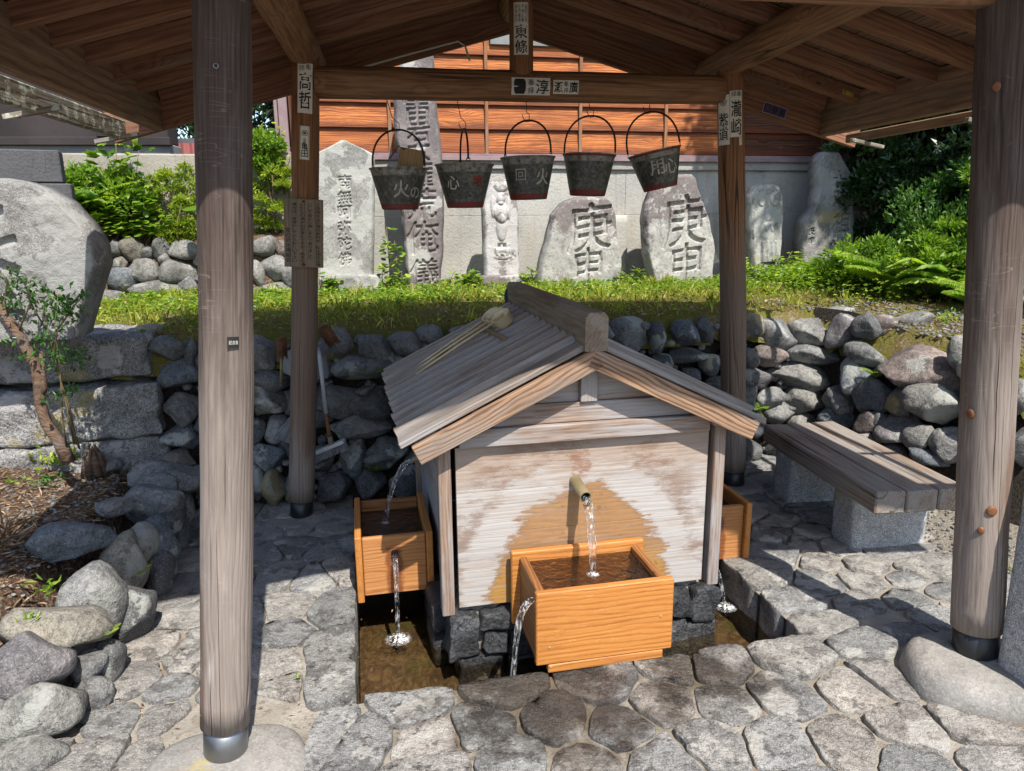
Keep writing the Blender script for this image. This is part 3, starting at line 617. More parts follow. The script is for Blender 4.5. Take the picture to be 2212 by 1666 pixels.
# sunken channel with its water
A = Acc(); u0, u1, v0, v1 = PIT
def pq(pts): A.put([h2w(*p) for p in pts], [[0, 1, 2, 3]])
zb = -.23
pq([(u0, v0, zb), (u1, v0, zb), (u1, v1, zb), (u0, v1, zb)])
channel = tag(A.build('water_channel_bed', [M['chfloor']]), kind='structure')
A = Acc()
for (a, b) in (((u0-.03, v0-.03), (u1+.03, v0-.03)), ((u1+.03, v0-.03), (u1+.03, v1)), ((u1+.03, v1), (u0-.03, v1)), ((u0-.03, v1), (u0-.03, v0-.03))): pq([(*a, zb), (*b, zb), (*b, -.01), (*a, -.01)])
tag(A.build('channel_side', [M['plinth']], channel))
me = mesh_from('channel_water', [(u0-.02, v0-.02, 0), (u1+.02, v0-.02, 0), (u1+.02, v1, 0), (u0-.02, v1, 0)], [[0, 1, 2, 3]])
o = add('channel_water', me, M['water']); o.location = (HX, HY, -.14); o.rotation_euler = (0, 0, HPHI); tag(o, kind='structure')

# terrace behind the boulder wall and the bank on the right
def terr_d(x, y): return (y-wall_y(x)-.34)/1.034, ((x-1.95)*.882+(y-4.85)*.47-.38 if x > 1.3 else -9)
def terr_top(x, y):
    d1, d2 = terr_d(x, y); z1 = 1.0+.03*sm(d1/2.0); z2 = .93*sm((y-2.0)/2.5)+.12*sm(d2/1.2)
    z = z1 if d1 > 0 and (x < 2.2 or d1 > .5) else (min(z1, z2) if d2 > d1 or x > 2.2 else z1)
    return z+.012*mnoise.noise(Vector((x*3, y*3, 1)))+.006*mnoise.noise(Vector((x*14, y*14, 6)))
def terr_z(x, y): return terr_top(x, y)
V = []; F = []; st = .055; xs = np.arange(-5.5, 8.0, st); ys = np.arange(2.2, 9.2, st); nx = len(xs)
on = []
for j, y in enumerate(ys):
    for i, x in enumerate(xs):
        d = max(terr_d(x, y)); on.append(d); V.append((x, y, terr_top(x, y)-(0 if d > 0 else min(.2, -d*2.5))))
for j in range(len(ys)-1):
    for i in range(nx-1):
        a = j*nx+i
        if max(on[a], on[a+1], on[a+nx], on[a+nx+1]) > -.05: F.append([a, a+1, a+nx+1, a+nx])
tag(add('terrace', mesh_from('terrace', V, F, True), M['moss']), kind='structure')
# planting bed on the left
def bed_z(x, y): d = kerb_x(y)-.10-x; return -.1+(.40+.05*math.sin(x*3))*sm(d/.16)+.16*sm(d/1.1)+.014*mnoise.noise(Vector((x*8, y*8, 2)))
V = []; F = []; xs = np.arange(-5, -1.2, .05); ys = np.arange(.6, 4.5, .05); nx = len(xs)
for y in ys:
    for x in xs: V.append((x, y, bed_z(x, y)))
for j in range(len(ys)-1):
    for i in range(nx-1): a = j*nx+i; F.append([a, a+1, a+nx+1, a+nx])
tag(add('planting_bed', mesh_from('planting_bed', V, F, True), M['soil']), kind='structure')
# gravel strip on the right of the paving
V = []; F = []; xs = np.arange(1.75, 5.0, .05); ys = np.arange(.6, 4.9, .05); nx = len(xs)
for y in ys:
    for x in xs: V.append((x, y, .012*sm((x-edge_x(y))/.06)-.01+.01*mnoise.noise(Vector((x*6, y*6, 5)))))
for j in range(len(ys)-1):
    for i in range(nx-1):
        if xs[i] > edge_x(ys[j])-.02: a = j*nx+i; F.append([a, a+1, a+nx+1, a+nx])
tag(add('gravel_strip', mesh_from('gravel_strip', V, F, True), M['gravel']), kind='structure')
# earth behind the boulders
A = Acc(); back = []
xl = np.arange(-2.1, 2.01, .1); V = []; F = []
for x in xl:
    for z in (-.05, .35, .7, .975): V.append((x, wall_y(x)+.15+.24*z+.02*mnoise.noise(Vector((x*4, z*4, 0))), z))
for i in range(len(xl)-1):
    for k in range(3): a = i*4+k; F.append([a, a+4, a+5, a+1])
A.put(V, F); V = []; F = []; sl = np.linspace(-.25, 3.2, 36)
for s_ in sl:                                       # the part that swings towards the viewer on the right
    bx, by = 1.95+.47*s_, 4.85-.882*s_; top = .98*sm((by-2.2)/2.7)+.04
    for q in (0, .35, .7, 1.0): z = -.05+(top+.05)*q; o_ = .16+.26*z; V.append((bx+.882*o_, by+.47*o_, z))
for i in range(len(sl)-1):
    for k in range(3): a = i*4+k; F.append([a, a+4, a+5, a+1])
A.put(V, F); tag(A.build('earth_bank', [M['bank']], smooth=True), kind='structure')

# ------------------------------------------------------------------ boulders
def rock_mesh(name, seed, planes, rough, sub=3, flat=.75):
    rr = random.Random(seed); bm = bmesh.new(); bmesh.ops.create_icosphere(bm, subdivisions=sub, radius=1.0)
    pl = [(Vector((rr.gauss(0, 1), rr.gauss(0, 1), rr.gauss(0, 1))).normalized(), rr.uniform(flat, .97)) for _ in range(planes)]
    off = Vector((rr.uniform(0, 99), rr.uniform(0, 99), rr.uniform(0, 99)))
    for v in bm.verts:
        p = v.co.normalized()
        for n, d in pl:
            e = p.dot(n)-d
            if e > 0: p = p-n*e*.92
        p = p*(1+.16*mnoise.noise(p*1.1+off)+rough*mnoise.noise(p*3.2+off)+rough*.45*mnoise.noise(p*8+off)); v.co = p
    mx = [max(abs(v.co[k]) for v in bm.verts) for k in range(3)]
    for v in bm.verts: v.co = Vector((v.co.x/mx[0], v.co.y/mx[1], v.co.z/mx[2]))
    me = bpy.data.meshes.new(name); bm.to_mesh(me); bm.free(); me.polygons.foreach_set('use_smooth', [True]*len(me.polygons)); return me
ROUND = [rock_mesh('boulder', 100+i, 13, .06, 3, .5) for i in range(10)]
ANG = [rock_mesh('angular_rock', 200+i, 18, .09, 3, .4) for i in range(7)]
BIGR = [rock_mesh('large_boulder', 300+i, 13, .06, 4, .52) for i in range(8)]
BIGA = [rock_mesh('large_angular_rock', 400+i, 18, .09, 4, .4) for i in range(4)]
SMOOTH = [rock_mesh('smooth_boulder', 500+i, 7, .035, 4, .66) for i in range(8)]
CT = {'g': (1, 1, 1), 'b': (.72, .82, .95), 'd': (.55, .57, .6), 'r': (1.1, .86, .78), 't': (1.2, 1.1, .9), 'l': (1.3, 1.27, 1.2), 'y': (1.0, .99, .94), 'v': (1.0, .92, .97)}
rb = random.Random(21)
def stone_at(parent, P, rx, rz, ry, ang, tint, mat, meshes, facing=0.0, name='stone', cmax=1.0):
    """boulder with half sizes rx (across), ry (deep), rz (high), turned ang degrees in the wall face"""
    me0 = rb.choice(meshes); me = me0
    if not me.materials: me.materials.append(mat)
    elif me.materials[0] != mat:
        key = me0.name+mat.name; me = bpy.data.meshes.get(key[:60])
        if me is None: me = me0.copy(); me.name = key[:60]; me.materials[0] = mat
    flip = rb.choice((0, math.pi)); S = Matrix.Diagonal((rx, ry, rz, 1))
    mm = Matrix.Translation(P) @ Matrix.Rotation(facing, 4, 'Z') @ Matrix.Rotation(R(ang), 4, 'Y') @ S @ Matrix.Rotation(flip, 4, 'Y') @ Matrix.Rotation(rb.choice((0, math.pi)), 4, 'Z')
    o = add(name, me, None, parent, mm); c = CT[tint]; k = rb.uniform(.85, 1.12)*cmax; o.color = (c[0]*k, c[1]*k, c[2]*k, 1); return o
N1 = (-.263, 1, -.25); C1 = 4.36; N2 = (.882, .47, -.25); C2 = .882*1.95+.47*4.85
def wall_pt(px, py):
    a = at_plane(px, py, N1, C1); b = at_plane(px, py, N2, C2); f = sm((px-1690)/170); return a.lerp(b, f), f
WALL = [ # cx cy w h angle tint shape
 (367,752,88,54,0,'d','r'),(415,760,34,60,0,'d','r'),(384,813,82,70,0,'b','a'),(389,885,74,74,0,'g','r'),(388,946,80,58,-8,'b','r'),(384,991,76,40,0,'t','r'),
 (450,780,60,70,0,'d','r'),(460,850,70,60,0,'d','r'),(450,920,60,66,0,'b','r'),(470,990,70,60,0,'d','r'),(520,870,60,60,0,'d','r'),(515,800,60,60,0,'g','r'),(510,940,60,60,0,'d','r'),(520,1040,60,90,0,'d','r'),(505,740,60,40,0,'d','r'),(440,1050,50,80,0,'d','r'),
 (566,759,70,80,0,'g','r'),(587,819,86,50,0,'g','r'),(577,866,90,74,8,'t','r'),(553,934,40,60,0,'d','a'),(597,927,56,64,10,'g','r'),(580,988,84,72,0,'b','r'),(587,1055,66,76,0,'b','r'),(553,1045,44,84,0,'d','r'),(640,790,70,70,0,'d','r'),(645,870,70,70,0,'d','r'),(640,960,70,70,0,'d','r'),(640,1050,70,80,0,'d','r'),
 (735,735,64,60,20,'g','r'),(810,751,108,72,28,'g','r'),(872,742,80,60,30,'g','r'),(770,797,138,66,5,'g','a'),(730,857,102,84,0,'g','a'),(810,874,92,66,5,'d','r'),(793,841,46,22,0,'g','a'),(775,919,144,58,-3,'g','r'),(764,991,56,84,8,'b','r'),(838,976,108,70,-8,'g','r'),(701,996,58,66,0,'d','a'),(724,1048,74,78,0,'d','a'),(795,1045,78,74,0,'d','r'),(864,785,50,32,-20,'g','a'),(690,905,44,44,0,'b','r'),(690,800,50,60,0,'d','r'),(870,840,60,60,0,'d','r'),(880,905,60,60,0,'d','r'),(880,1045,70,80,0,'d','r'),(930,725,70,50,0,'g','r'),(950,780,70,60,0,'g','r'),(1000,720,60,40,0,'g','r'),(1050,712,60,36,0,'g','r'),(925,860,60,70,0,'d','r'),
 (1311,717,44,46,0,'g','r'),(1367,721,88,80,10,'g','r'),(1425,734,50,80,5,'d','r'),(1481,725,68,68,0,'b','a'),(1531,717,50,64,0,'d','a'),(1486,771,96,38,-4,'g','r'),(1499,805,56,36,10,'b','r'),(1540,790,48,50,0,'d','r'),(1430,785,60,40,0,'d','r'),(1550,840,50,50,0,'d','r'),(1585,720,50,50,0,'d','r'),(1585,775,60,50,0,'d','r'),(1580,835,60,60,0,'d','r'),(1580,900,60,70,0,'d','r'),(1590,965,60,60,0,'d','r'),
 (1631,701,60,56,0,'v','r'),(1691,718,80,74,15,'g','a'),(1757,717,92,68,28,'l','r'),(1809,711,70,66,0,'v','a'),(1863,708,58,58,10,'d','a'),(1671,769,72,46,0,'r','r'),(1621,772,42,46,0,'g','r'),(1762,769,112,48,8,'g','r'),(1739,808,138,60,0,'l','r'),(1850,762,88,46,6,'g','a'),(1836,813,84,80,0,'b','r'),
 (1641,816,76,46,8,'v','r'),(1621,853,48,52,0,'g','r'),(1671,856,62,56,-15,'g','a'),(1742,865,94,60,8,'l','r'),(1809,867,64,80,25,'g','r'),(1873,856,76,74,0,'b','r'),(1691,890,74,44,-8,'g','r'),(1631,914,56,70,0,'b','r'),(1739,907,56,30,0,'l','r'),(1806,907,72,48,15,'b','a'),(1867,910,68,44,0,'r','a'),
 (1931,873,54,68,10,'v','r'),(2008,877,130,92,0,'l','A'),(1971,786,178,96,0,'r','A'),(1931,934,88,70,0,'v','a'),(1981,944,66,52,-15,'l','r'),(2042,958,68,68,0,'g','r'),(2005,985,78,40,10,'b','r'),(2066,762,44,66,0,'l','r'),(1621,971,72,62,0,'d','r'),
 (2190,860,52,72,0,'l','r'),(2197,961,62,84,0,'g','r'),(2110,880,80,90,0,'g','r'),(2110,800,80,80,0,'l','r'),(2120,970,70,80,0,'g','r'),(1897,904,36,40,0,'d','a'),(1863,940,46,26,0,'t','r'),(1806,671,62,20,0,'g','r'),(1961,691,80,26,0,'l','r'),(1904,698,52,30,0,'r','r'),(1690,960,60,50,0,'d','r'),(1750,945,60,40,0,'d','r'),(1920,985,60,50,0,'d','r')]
bw = thing('boulder_retaining_wall', 'dry retaining wall of rounded grey river boulders below the grassy terrace', 'wall')
for (cx, cy, w, h, an, ti, sh) in WALL:
    P, f = wall_pt(cx, cy)
    if h <= 30 and cy < 700: P = Vector((*at_z(cx, cy, .97)[:2], .96)); h = 44
    k = depth_of(P)/FPX; e_ = .56 if cx < 1690 else .62; rx, rz = e_*w*k, e_*h*k; ry = max(.09, min(.22, .5*(rx+rz)))
    nrm = Vector(N1).lerp(Vector(N2), f).normalized(); P = P+nrm*ry*.45
    fac = math.atan(.263)*(1-f)+R(-38)*f
    ms = BIGA if sh == 'A' else (BIGR if w*h > 4500 and sh == 'r' else (ROUND if sh == 'r' else ANG))
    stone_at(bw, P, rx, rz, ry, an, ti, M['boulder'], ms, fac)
# pebbles wedged in the joints, too small to pick apart
A = Acc(); bmb = ANG[0]; bv = None
def small_rocks(name, parent, pts, r0, r1, mat, kind='stuff', sq=.7):
    bm = bmesh.new(); bmesh.ops.create_icosphere(bm, subdivisions=1, radius=1.0); B = np.array([v.co for v in bm.verts]); Fb = np.array([[v.index for v in f.verts] for f in bm.faces]); bm.free()
    n = len(pts); V = np.zeros((n, len(B), 3)); 
    for i, p in enumerate(pts):
        s = RNG.uniform(r0, r1)*np.array([RNG.uniform(.7, 1.3), RNG.uniform(.7, 1.3), RNG.uniform(.5, 1)*sq/.7]); q = B*(1+RNG.uniform(-.18, .18, (len(B), 1))); a = RNG.uniform(0, 6.28); c, s_ = math.cos(a), math.sin(a)
        q = q*s; V[i] = np.c_[q[:, 0]*c-q[:, 1]*s_, q[:, 0]*s_+q[:, 1]*c, q[:, 2]]+np.array(p)
    F = (Fb[None]+(np.arange(n)*len(B))[:, None, None]).reshape(-1, 3)
    o = add(name, quick_mesh(name, V.reshape(-1, 3), F, True), mat, parent)
    if kind: o['kind'] = kind
    return o
pts = []
for _ in range(420):
    x = rb.uniform(-1.9, 2.0); z = rb.uniform(.02, .95); pts.append((x, wall_y(x)+.25*z+rb.uniform(.03, .12), z))
small_rocks('filler_stones', bw, pts, .02, .05, M['boulder'])

# kerb of boulders along the planting bed
kb = thing('boulder_kerb', 'curving kerb of rounded boulders edging the planting bed left of the near post', 'kerb')
KST = [ # cx cy w h z ang tint shape
 (71,1441,150,140,.20,-12,'v','r'),(77,1540,176,130,.08,-18,'y','r'),(111,1357,210,105,.24,8,'t','a'),(202,1300,110,150,.22,-10,'g','r'),(266,1229,90,160,.2,15,'t','r'),(303,1192,64,116,.2,15,'t','r'),(283,1330,84,140,.1,12,'d','r'),(189,1435,76,62,.12,-20,'g','a'),(233,1428,56,100,.08,12,'g','r'),(199,1499,76,66,.05,0,'g','a'),
 (335,1178,96,120,.18,20,'b','a'),(351,1128,80,80,.2,0,'d','r'),(345,1240,60,100,.1,10,'d','r'),(357,1034,136,60,.33,10,'g','r'),(351,1058,96,68,.3,12,'g','r'),(334,1092,104,92,.28,15,'g','r'),(398,1092,40,90,.15,0,'d','r'),(405,1040,40,70,.15,0,'d','r'),(380,1150,50,80,.1,0,'d','r'),(60,1640,140,70,.03,0,'y','r'),(-60,1560,160,140,.1,0,'g','r'),(-50,1440,120,120,.2,0,'g','r')]
for (cx, cy, w, h, z, an, ti, sh) in KST:
    P = at_z(cx, cy, z); k = depth_of(P)/FPX; rx, rz = .6*w*k, .6*h*k; ry = .5*(rx+rz)*.95
    stone_at(kb, P, rx, rz*.94, ry, an, ti, M['kerb'], SMOOTH if sh == 'r' else BIGR, R(8))
for lab, cx, cy, w, h, z, an, ti, dp in (('flat blue-grey angular rock lying on the planting bed', 121, 1178, 210, 118, .37, 0, 'b', .17), ('small grey slab of rock leaning beside the azalea stump', 236, 1005, 50, 44, .36, 30, 'g', .05), ('mottled grey rock half sunk in the bed behind the flat blue-grey rock', 250, 1092, 80, 46, .36, 0, 'l', .1)):
    P = at_z(cx, cy, z); k = depth_of(P)/FPX; o = stone_at(None, P, .52*w*k, .42*h*k, dp, an, ti, M['kerb'], BIGA, R(5), 'garden_rock'); tag(o, lab, 'rock')

# granite blocks of the wall on the left
def rough_block(name, parent, lo, hi, mat, amp=.012, seed=0, rnd=.02, cuts=10, mtx=None, taper=0.0):
    lo, hi = Vector(lo), Vector(hi); s = hi-lo; bm = bmesh.new(); bmesh.ops.create_cube(bm, size=1.0); bmesh.ops.subdivide_edges(bm, edges=bm.edges[:], cuts=cuts, use_grid_fill=True)
    for v in bm.verts:
        p = Vector((v.co.x*s.x, v.co.y*s.y, v.co.z*s.z)); h = s/2; q = Vector((max(-h.x+rnd, min(h.x-rnd, p.x)), max(-h.y+rnd, min(h.y-rnd, p.y)), max(-h.z+rnd, min(h.z-rnd, p.z))))
        d = p-q
        if d.length > 1e-6: p = q+d.normalized()*min(d.length, rnd)
        if taper: f = 1-taper*(p.z/s.z+.5); p.x *= f; p.y *= f
        w = p+Vector((seed*7.1, seed*3.3, 0)); p += Vector((mnoise.noise(w*9), mnoise.noise(w*9+Vector((31, 0, 0))), mnoise.noise(w*9+Vector((0, 17, 0)))))*amp+Vector((mnoise.noise(w*24), mnoise.noise(w*24+Vector((9, 0, 0))), mnoise.noise(w*24+Vector((0, 5, 0)))))*amp*.45
        v.co = p+(lo+hi)/2
    me = bpy.data.meshes.new(name); bm.to_mesh(me); bm.free(); me.polygons.foreach_set('use_smooth', [True]*len(me.polygons)); return add(name, me, mat, parent, mtx)
gw = thing('granite_block_wall', 'low wall of long rough granite blocks under the big round monument', 'wall', (0, 4.36, 0), math.atan(.263))
def gwx(px, py): p = at_plane(px, py, N1, C1)-Vector((0, 4.36, 0)); a = math.atan(.263); return p.x*math.cos(a)+p.y*math.sin(a)
xa, xb, xc, xd = gwx(-300, 800), gwx(323, 800), gwx(347, 905), gwx(366, 985)
rough_block('granite_block', gw, (xa, .20, .80), (xb, .75, 1.045), M['granite_d'], .022, 1, .03, 26)
rough_block('granite_block', gw, (xa, .12, .475), (xc, .7, .77), M['granite_d'], .022, 2, .03, 26)
rough_block('mortar_base', gw, (xa, .10, .15), (xd, .7, .46), M['granite_d'], .025, 3, .04, 22)

# small boulder wall at the back left with the shrub bank on it
sw = thing('small_boulder_wall', 'short sunlit boulder wall under the shrubs behind the near left post', 'wall')
NS = (-.2, 1, -.3); CS = 6.85-.3*1.04
SMALL = [(239,536,40,36,0,'g'),(275,540,50,52,0,'t'),(337,538,42,50,5,'g'),(391,543,70,44,5,'l'),(563,536,56,48,0,'l'),(607,533,40,42,0,'r'),(303,587,66,52,15,'l'),(378,588,84,56,8,'l'),(263,607,72,52,0,'b'),(334,625,112,42,0,'l'),(553,593,40,60,-10,'l'),(593,583,68,56,10,'l'),(597,627,76,34,0,'l'),(550,638,32,30,0,'t'),(236,644,66,30,0,'l'),(401,617,46,40,0,'g'),(249,573,32,32,0,'t'),(440,560,60,50,0,'l'),(450,610,70,50,0,'g'),(505,550,60,50,0,'t'),(510,605,60,50,0,'l'),(620,600,40,50,0,'g'),(350,560,30,24,0,'y'),(310,548,30,26,0,'g'),(640,560,50,60,0,'g'),(650,615,50,50,0,'l')]
for (cx, cy, w, h, an, ti) in SMALL:
    P = at_plane(cx, cy, NS, CS); k = depth_of(P)/FPX; rx, rz = .56*w*k, .56*h*k; stone_at(sw, P+Vector((0, .07, 0)), rx, rz, max(.08, .45*(rx+rz)), an, ti, M['kerb'], ROUND, .2, cmax=.95)
V = []; F = []; xs = np.arange(-6.0, -1.3, .1); prof = [(-.02, 1.0), (.12, 1.3), (.2, 1.52), (.5, 1.6), (1.2, 1.65)]
for x in xs:
    for d, z in prof: V.append((x, 6.85+.2*x+d+.05, z-.05*sm((x+2.0)/.6)*8*(z-1.0)+.02*mnoise.noise(Vector((x*4, z*5, 0)))))
for i in range(len(xs)-1):
    for k in range(4): a = i*5+k; F.append([a, a+5, a+6, a+1])
tag(add('shrub_bank', mesh_from('shrub_bank', V, F, True), M['soil']), kind='structure')

# ------------------------------------------------------------------ concrete wall and the timber building above it
BGR = math.atan(.2); BG0 = Vector((0, 7.5, 0)); bc, bs = math.cos(BGR), math.sin(BGR)
def bgl(px, py, dy=0.0):
    n = Vector((-bs, bc, 0)); p = at_plane(px, py, n, n.dot(BG0)+dy)-BG0; return p.x*bc+p.y*bs, p.z
cw = thing('concrete_wall', 'pale weathered concrete retaining wall behind the row of stone monuments', 'wall', BG0, BGR)
xl = bgl(632, 340)[0]; xr = 6.5; ZB = bgl(1200, 331)[1]+.0; ztop = ZB-.035
joints = [xl, bgl(1060, 480)[0], bgl(1352, 480)[0], bgl(1700, 480)[0], xr]; zj = bgl(1100, 466)[1]
for a, b in zip(joints, joints[1:]):
    lbox('concrete_panel', cw, (a+.001, .03, .9), (b-.001, .3, zj-.001), M['concrete'], .003)
    lbox('concrete_panel', cw, (a+.001, .033, zj+.001), (b-.001, .3, ztop-.12), M['concrete'], .003)
rough_block('rough_cap', cw, (xl, .0, ztop-.125), (xr, .32, ztop-.01), M['concrete_rough'], .012, 4, .01, 26)
rough_block('buttress', cw, (bgl(1282, 540)[0], -.05, .95), (bgl(1352, 540)[0], .1, zj), M['concrete'], .004, 5, .01, 8)

tb = thing('timber_building', 'timber building clad in glowing orange lapped boards above the concrete wall', 'building', BG0+Vector((-bs*.06, bc*.06, 0)), BGR)
ROW = .224; bats = [bgl(632, 300)[0], bgl(843, 300)[0], bgl(1052, 300)[0], bgl(1254, 300)[0], bgl(1438, 300)[0], bgl(1600, 300)[0], bgl(1780, 300)[0], bgl(1960, 300)[0]]
for i, (a, b) in enumerate(zip(bats, bats[1:])):
    for r in range(9):
        z0 = ZB+r*ROW; plank('siding_board', tb, (a+.012, -.02, z0+ROW/2), (b-.012, -.02, z0+ROW/2), ROW+.012, .018, M['siding'] if i < 5 else M['siding_dark'], (0, -1, .14), .002, .002)  # right-hand bays take the copy with tree shade in its colour
for i, x in enumerate(bats):
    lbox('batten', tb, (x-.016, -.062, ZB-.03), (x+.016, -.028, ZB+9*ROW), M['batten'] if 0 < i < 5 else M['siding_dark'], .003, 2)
lbox('wall_core', tb, (bats[0]-.02, .0, ZB-.04), (bats[-1]+1.6, .25, ZB+2.2), M['siding_dark'], .003)
lbox('flashing', tb, (bats[0]-.05, -.085, ZB-.045), (bats[-1]+.6, .03, ZB-.012), M['mauve'], .003)
lbox('flashing_lip', tb, (bats[0]-.05, -.092, ZB-.075), (bats[-1]+.6, -.082, ZB-.04), M['mauve'], .001)
lbox('corner_trim', tb, (bats[0]-.11, -.07, ZB-.02), (bats[0]-.03, .2, ZB+2.1), M['mauve'], .004, 2)
lbox('corner_trim', tb, (bats[0]-.15, -.05, ZB-.02), (bats[0]-.118, .2, ZB+2.1), M['mauve'], .004, 2)
zt = bgl(1080, 92)[1]
lbox('window_head', tb, (bgl(1052, 90)[0]+.03, -.07, zt-.02), (bgl(1254, 90)[0]-.03, -.03, zt+.08), M['pale'], .003)
lbox('window_pane', tb, (bgl(1052, 90)[0]+.05, -.055, zt+.085), (bgl(1254, 90)[0]-.05, -.035, zt+.6), M['dark_glass'], .003)
# lower concrete wall further left
lw_ = thing('low_concrete_wall', 'speckled grey concrete wall behind the leafy shrubs at back left', 'wall', BG0+Vector((0, -.12, 0)), BGR)
xq = bgl(97, 345)[0]; lbox('concrete_panel', lw_, (xq, .0, 1.0), (xl+.02, .22, 2.26), M['concrete_grey'], .012); lbox('coping_ledge', lw_, (xq, -.03, 1.0), (xl, .0, 1.86), M['concrete_grey'], .008)
# neighbouring house and block wall at the far left
nh = thing('neighbour_house', 'shaded maroon house with dark window seen under the left eave', 'house', (-4.75, 7.6, 0), R(6))
lbox('wall', nh, (-3.0, 0, 2.45), (1.3, .3, 4.6), M['redwall'], .01); lbox('foundation_wall', nh, (-3.0, -.04, 1.2), (1.32, .32, 2.44), M['pale'], .01)
lbox('wall_sill', nh, (-3.0, -.09, 2.42), (1.34, -.002, 2.5), M['redwall'], .006); lbox('corner_post', nh, (.65, -.1, 2.5), (.82, -.005, 4.5), M['redwall'], .006, 2)
wf = lbox('window_pane', nh, (-2.0, -.03, 2.6), (-.35, -.004, 3.4), M['dark_glass'], .003)
for x in (-2.02, -1.2, -.36): wf_ = sub(lbox('window_frame', nh, (x-.035, -.08, 2.05), (x+.035, -.032, 3.46), M['frame_grey'], .003, 2), wf)
for z in (2.57, 2.95, 3.42): wf_ = sub(lbox('window_rail', nh, (-2.0, -.07, z-.03), (-.36, -.034, z+.03), M['frame_grey'], .003), wf)
lbox('window_board', nh, (-2.0, -.055, 2.05), (-.36, -.036, 2.55), M['frame_grey'], .003)
bk = thing('dark_block_wall', 'dark wall of large concrete blocks at far left edge behind the round monument', 'wall', (-3.35, 5.55, 0), R(24))
for r in range(4):
    for c in range(3):
        x0 = -1.5+c*.62-(r % 2)*.3; lbox('block', bk, (x0+.004, 0, 1.25+r*.235), (min(.1, x0+.612), .2, 1.25+r*.235+.229), M['block'], .008)
tn = thing('red_tin_fence', 'small red corrugated metal sheet behind the left shrubs', 'fence', (-3.62, 8.2, 0), R(8))
V = []; F = []
for i in range(61):
    x = -.5+i*.018; 
    for z in (1.9, 2.5): V.append((x, .016*math.sin(i*1.25), z))
for i in range(60): F.append([i*2, i*2+2, i*2+3, i*2+1])
add('corrugated_sheet', mesh_from('corrugated_sheet', V, F, True), M['tin'], tn); lbox('fence_post', tn, (.58, .0, 1.6), (.64, .06, 2.8), M['frame_grey'], .003, 2); lbox('fence_rail', tn, (-.5, .03, 2.5), (.6, .06, 2.55), M['frame_grey'], .003)

# ------------------------------------------------------------------ lettering: glyph outlines from Blender's own font
_gl = {}
def glyph(ch, bold=0.0):
    bold = min(bold, .011); k = (ch, bold)
    if k not in _gl:
        cu = bpy.data.curves.new('glyph', 'FONT'); cu.body = ch; cu.size = 1.0; cu.offset = bold; cu.resolution_u = 3
        ob = bpy.data.objects.new('glyph', cu); me = bpy.data.meshes.new_from_object(ob); me.calc_loop_triangles()
        V = np.array([v.co[:2] for v in me.vertices]) if len(me.vertices) else np.zeros((0, 2)); T = np.array([t.vertices[:] for t in me.loop_triangles], int)
        if len(V): V = V-(V.min(0)+V.max(0))/2; V = V/max(.5, (V.max(0)-V.min(0)).max())*.92
        bpy.data.objects.remove(ob); bpy.data.curves.remove(cu); bpy.data.meshes.remove(me); _gl[k] = (V, T)
    return _gl[k]
def label_mesh(name, parent, w, h, items, mapf, mats, nseg=8, frame=False):
    """paper backing (optional) and glyphs, mapped on a surface by mapf(s, t, lift)"""
    A = Acc()
    if mats[0] is not None:
        V = []; F = []
        for j in range(3):
            for i in range(nseg+1): V.append(mapf(-w/2+w*i/nseg, -h/2+h*j/2, .0012))
        for j in range(2):
            for i in range(nseg): a = j*(nseg+1)+i; F.append([a, a+1, a+nseg+2, a+nseg+1])
        A.put(V, F, 0)
    for it in items:
        if it[0] == 'poly': A.put([mapf(x, y, .0026) for x, y in it[1]], [list(range(len(it[1])))], it[2] if len(it) > 2 else 1); continue
        ch, cx, cy, sx, sy, bold = it[:6]; V, T = glyph(ch, bold)
        if len(V): A.put([mapf(cx+x*sx, cy+y*sy, .0028) for x, y in V], T.tolist(), 1)
    return A.build(name, [m_ for m_ in (mats[0] or mats[1], *mats[1:])], parent)
def column(txt, cx, top, size, bold=.0, sy=None):
    sy = sy or size; return [(c, cx, top-sy*(i+.5), size, sy, bold) for i, c in enumerate(txt) if c != ' ']
def ringpoly(cx, cy, r0, r1, n=20):
    out = []
    for i in range(n):
        a, b = 2*math.pi*i/n, 2*math.pi*(i+1)/n
        out.append(('poly', [(cx+math.cos(a)*r0, cy+math.sin(a)*r0), (cx+math.cos(a)*r1, cy+math.sin(a)*r1), (cx+math.cos(b)*r1, cy+math.sin(b)*r1), (cx+math.cos(b)*r0, cy+math.sin(b)*r0)]))
    return out
def frame_items(w, h, t, mgn):
    a, b = w/2-mgn, h/2-mgn
    return [('poly', [(-a, b-t), (a, b-t), (a, b), (-a, b)]), ('poly', [(-a, -b), (a, -b), (a, -b+t), (-a, -b+t)]), ('poly', [(-a, -b), (-a+t, -b), (-a+t, b), (-a, b)]), ('poly', [(a-t, -b), (a, -b), (a, b), (a-t, b)])]
def on_log(logob, r, axis_up=True, theta=None, x0=0.0):
    """map for a label on a log whose local X is its axis; labels read upright (axis up) or along the log"""
    inv = logob.matrix_world.inverted(); c = inv @ EYE; th = math.atan2(c.z, c.y) if theta is None else theta
    if axis_up: return lambda s, t, l: Vector((x0+t, (r+l)*math.cos(th+s/r), (r+l)*math.sin(th+s/r)))
    return lambda s, t, l: Vector((x0+s, (r+l)*math.cos(th-t/r), (r+l)*math.sin(th-t/r)))

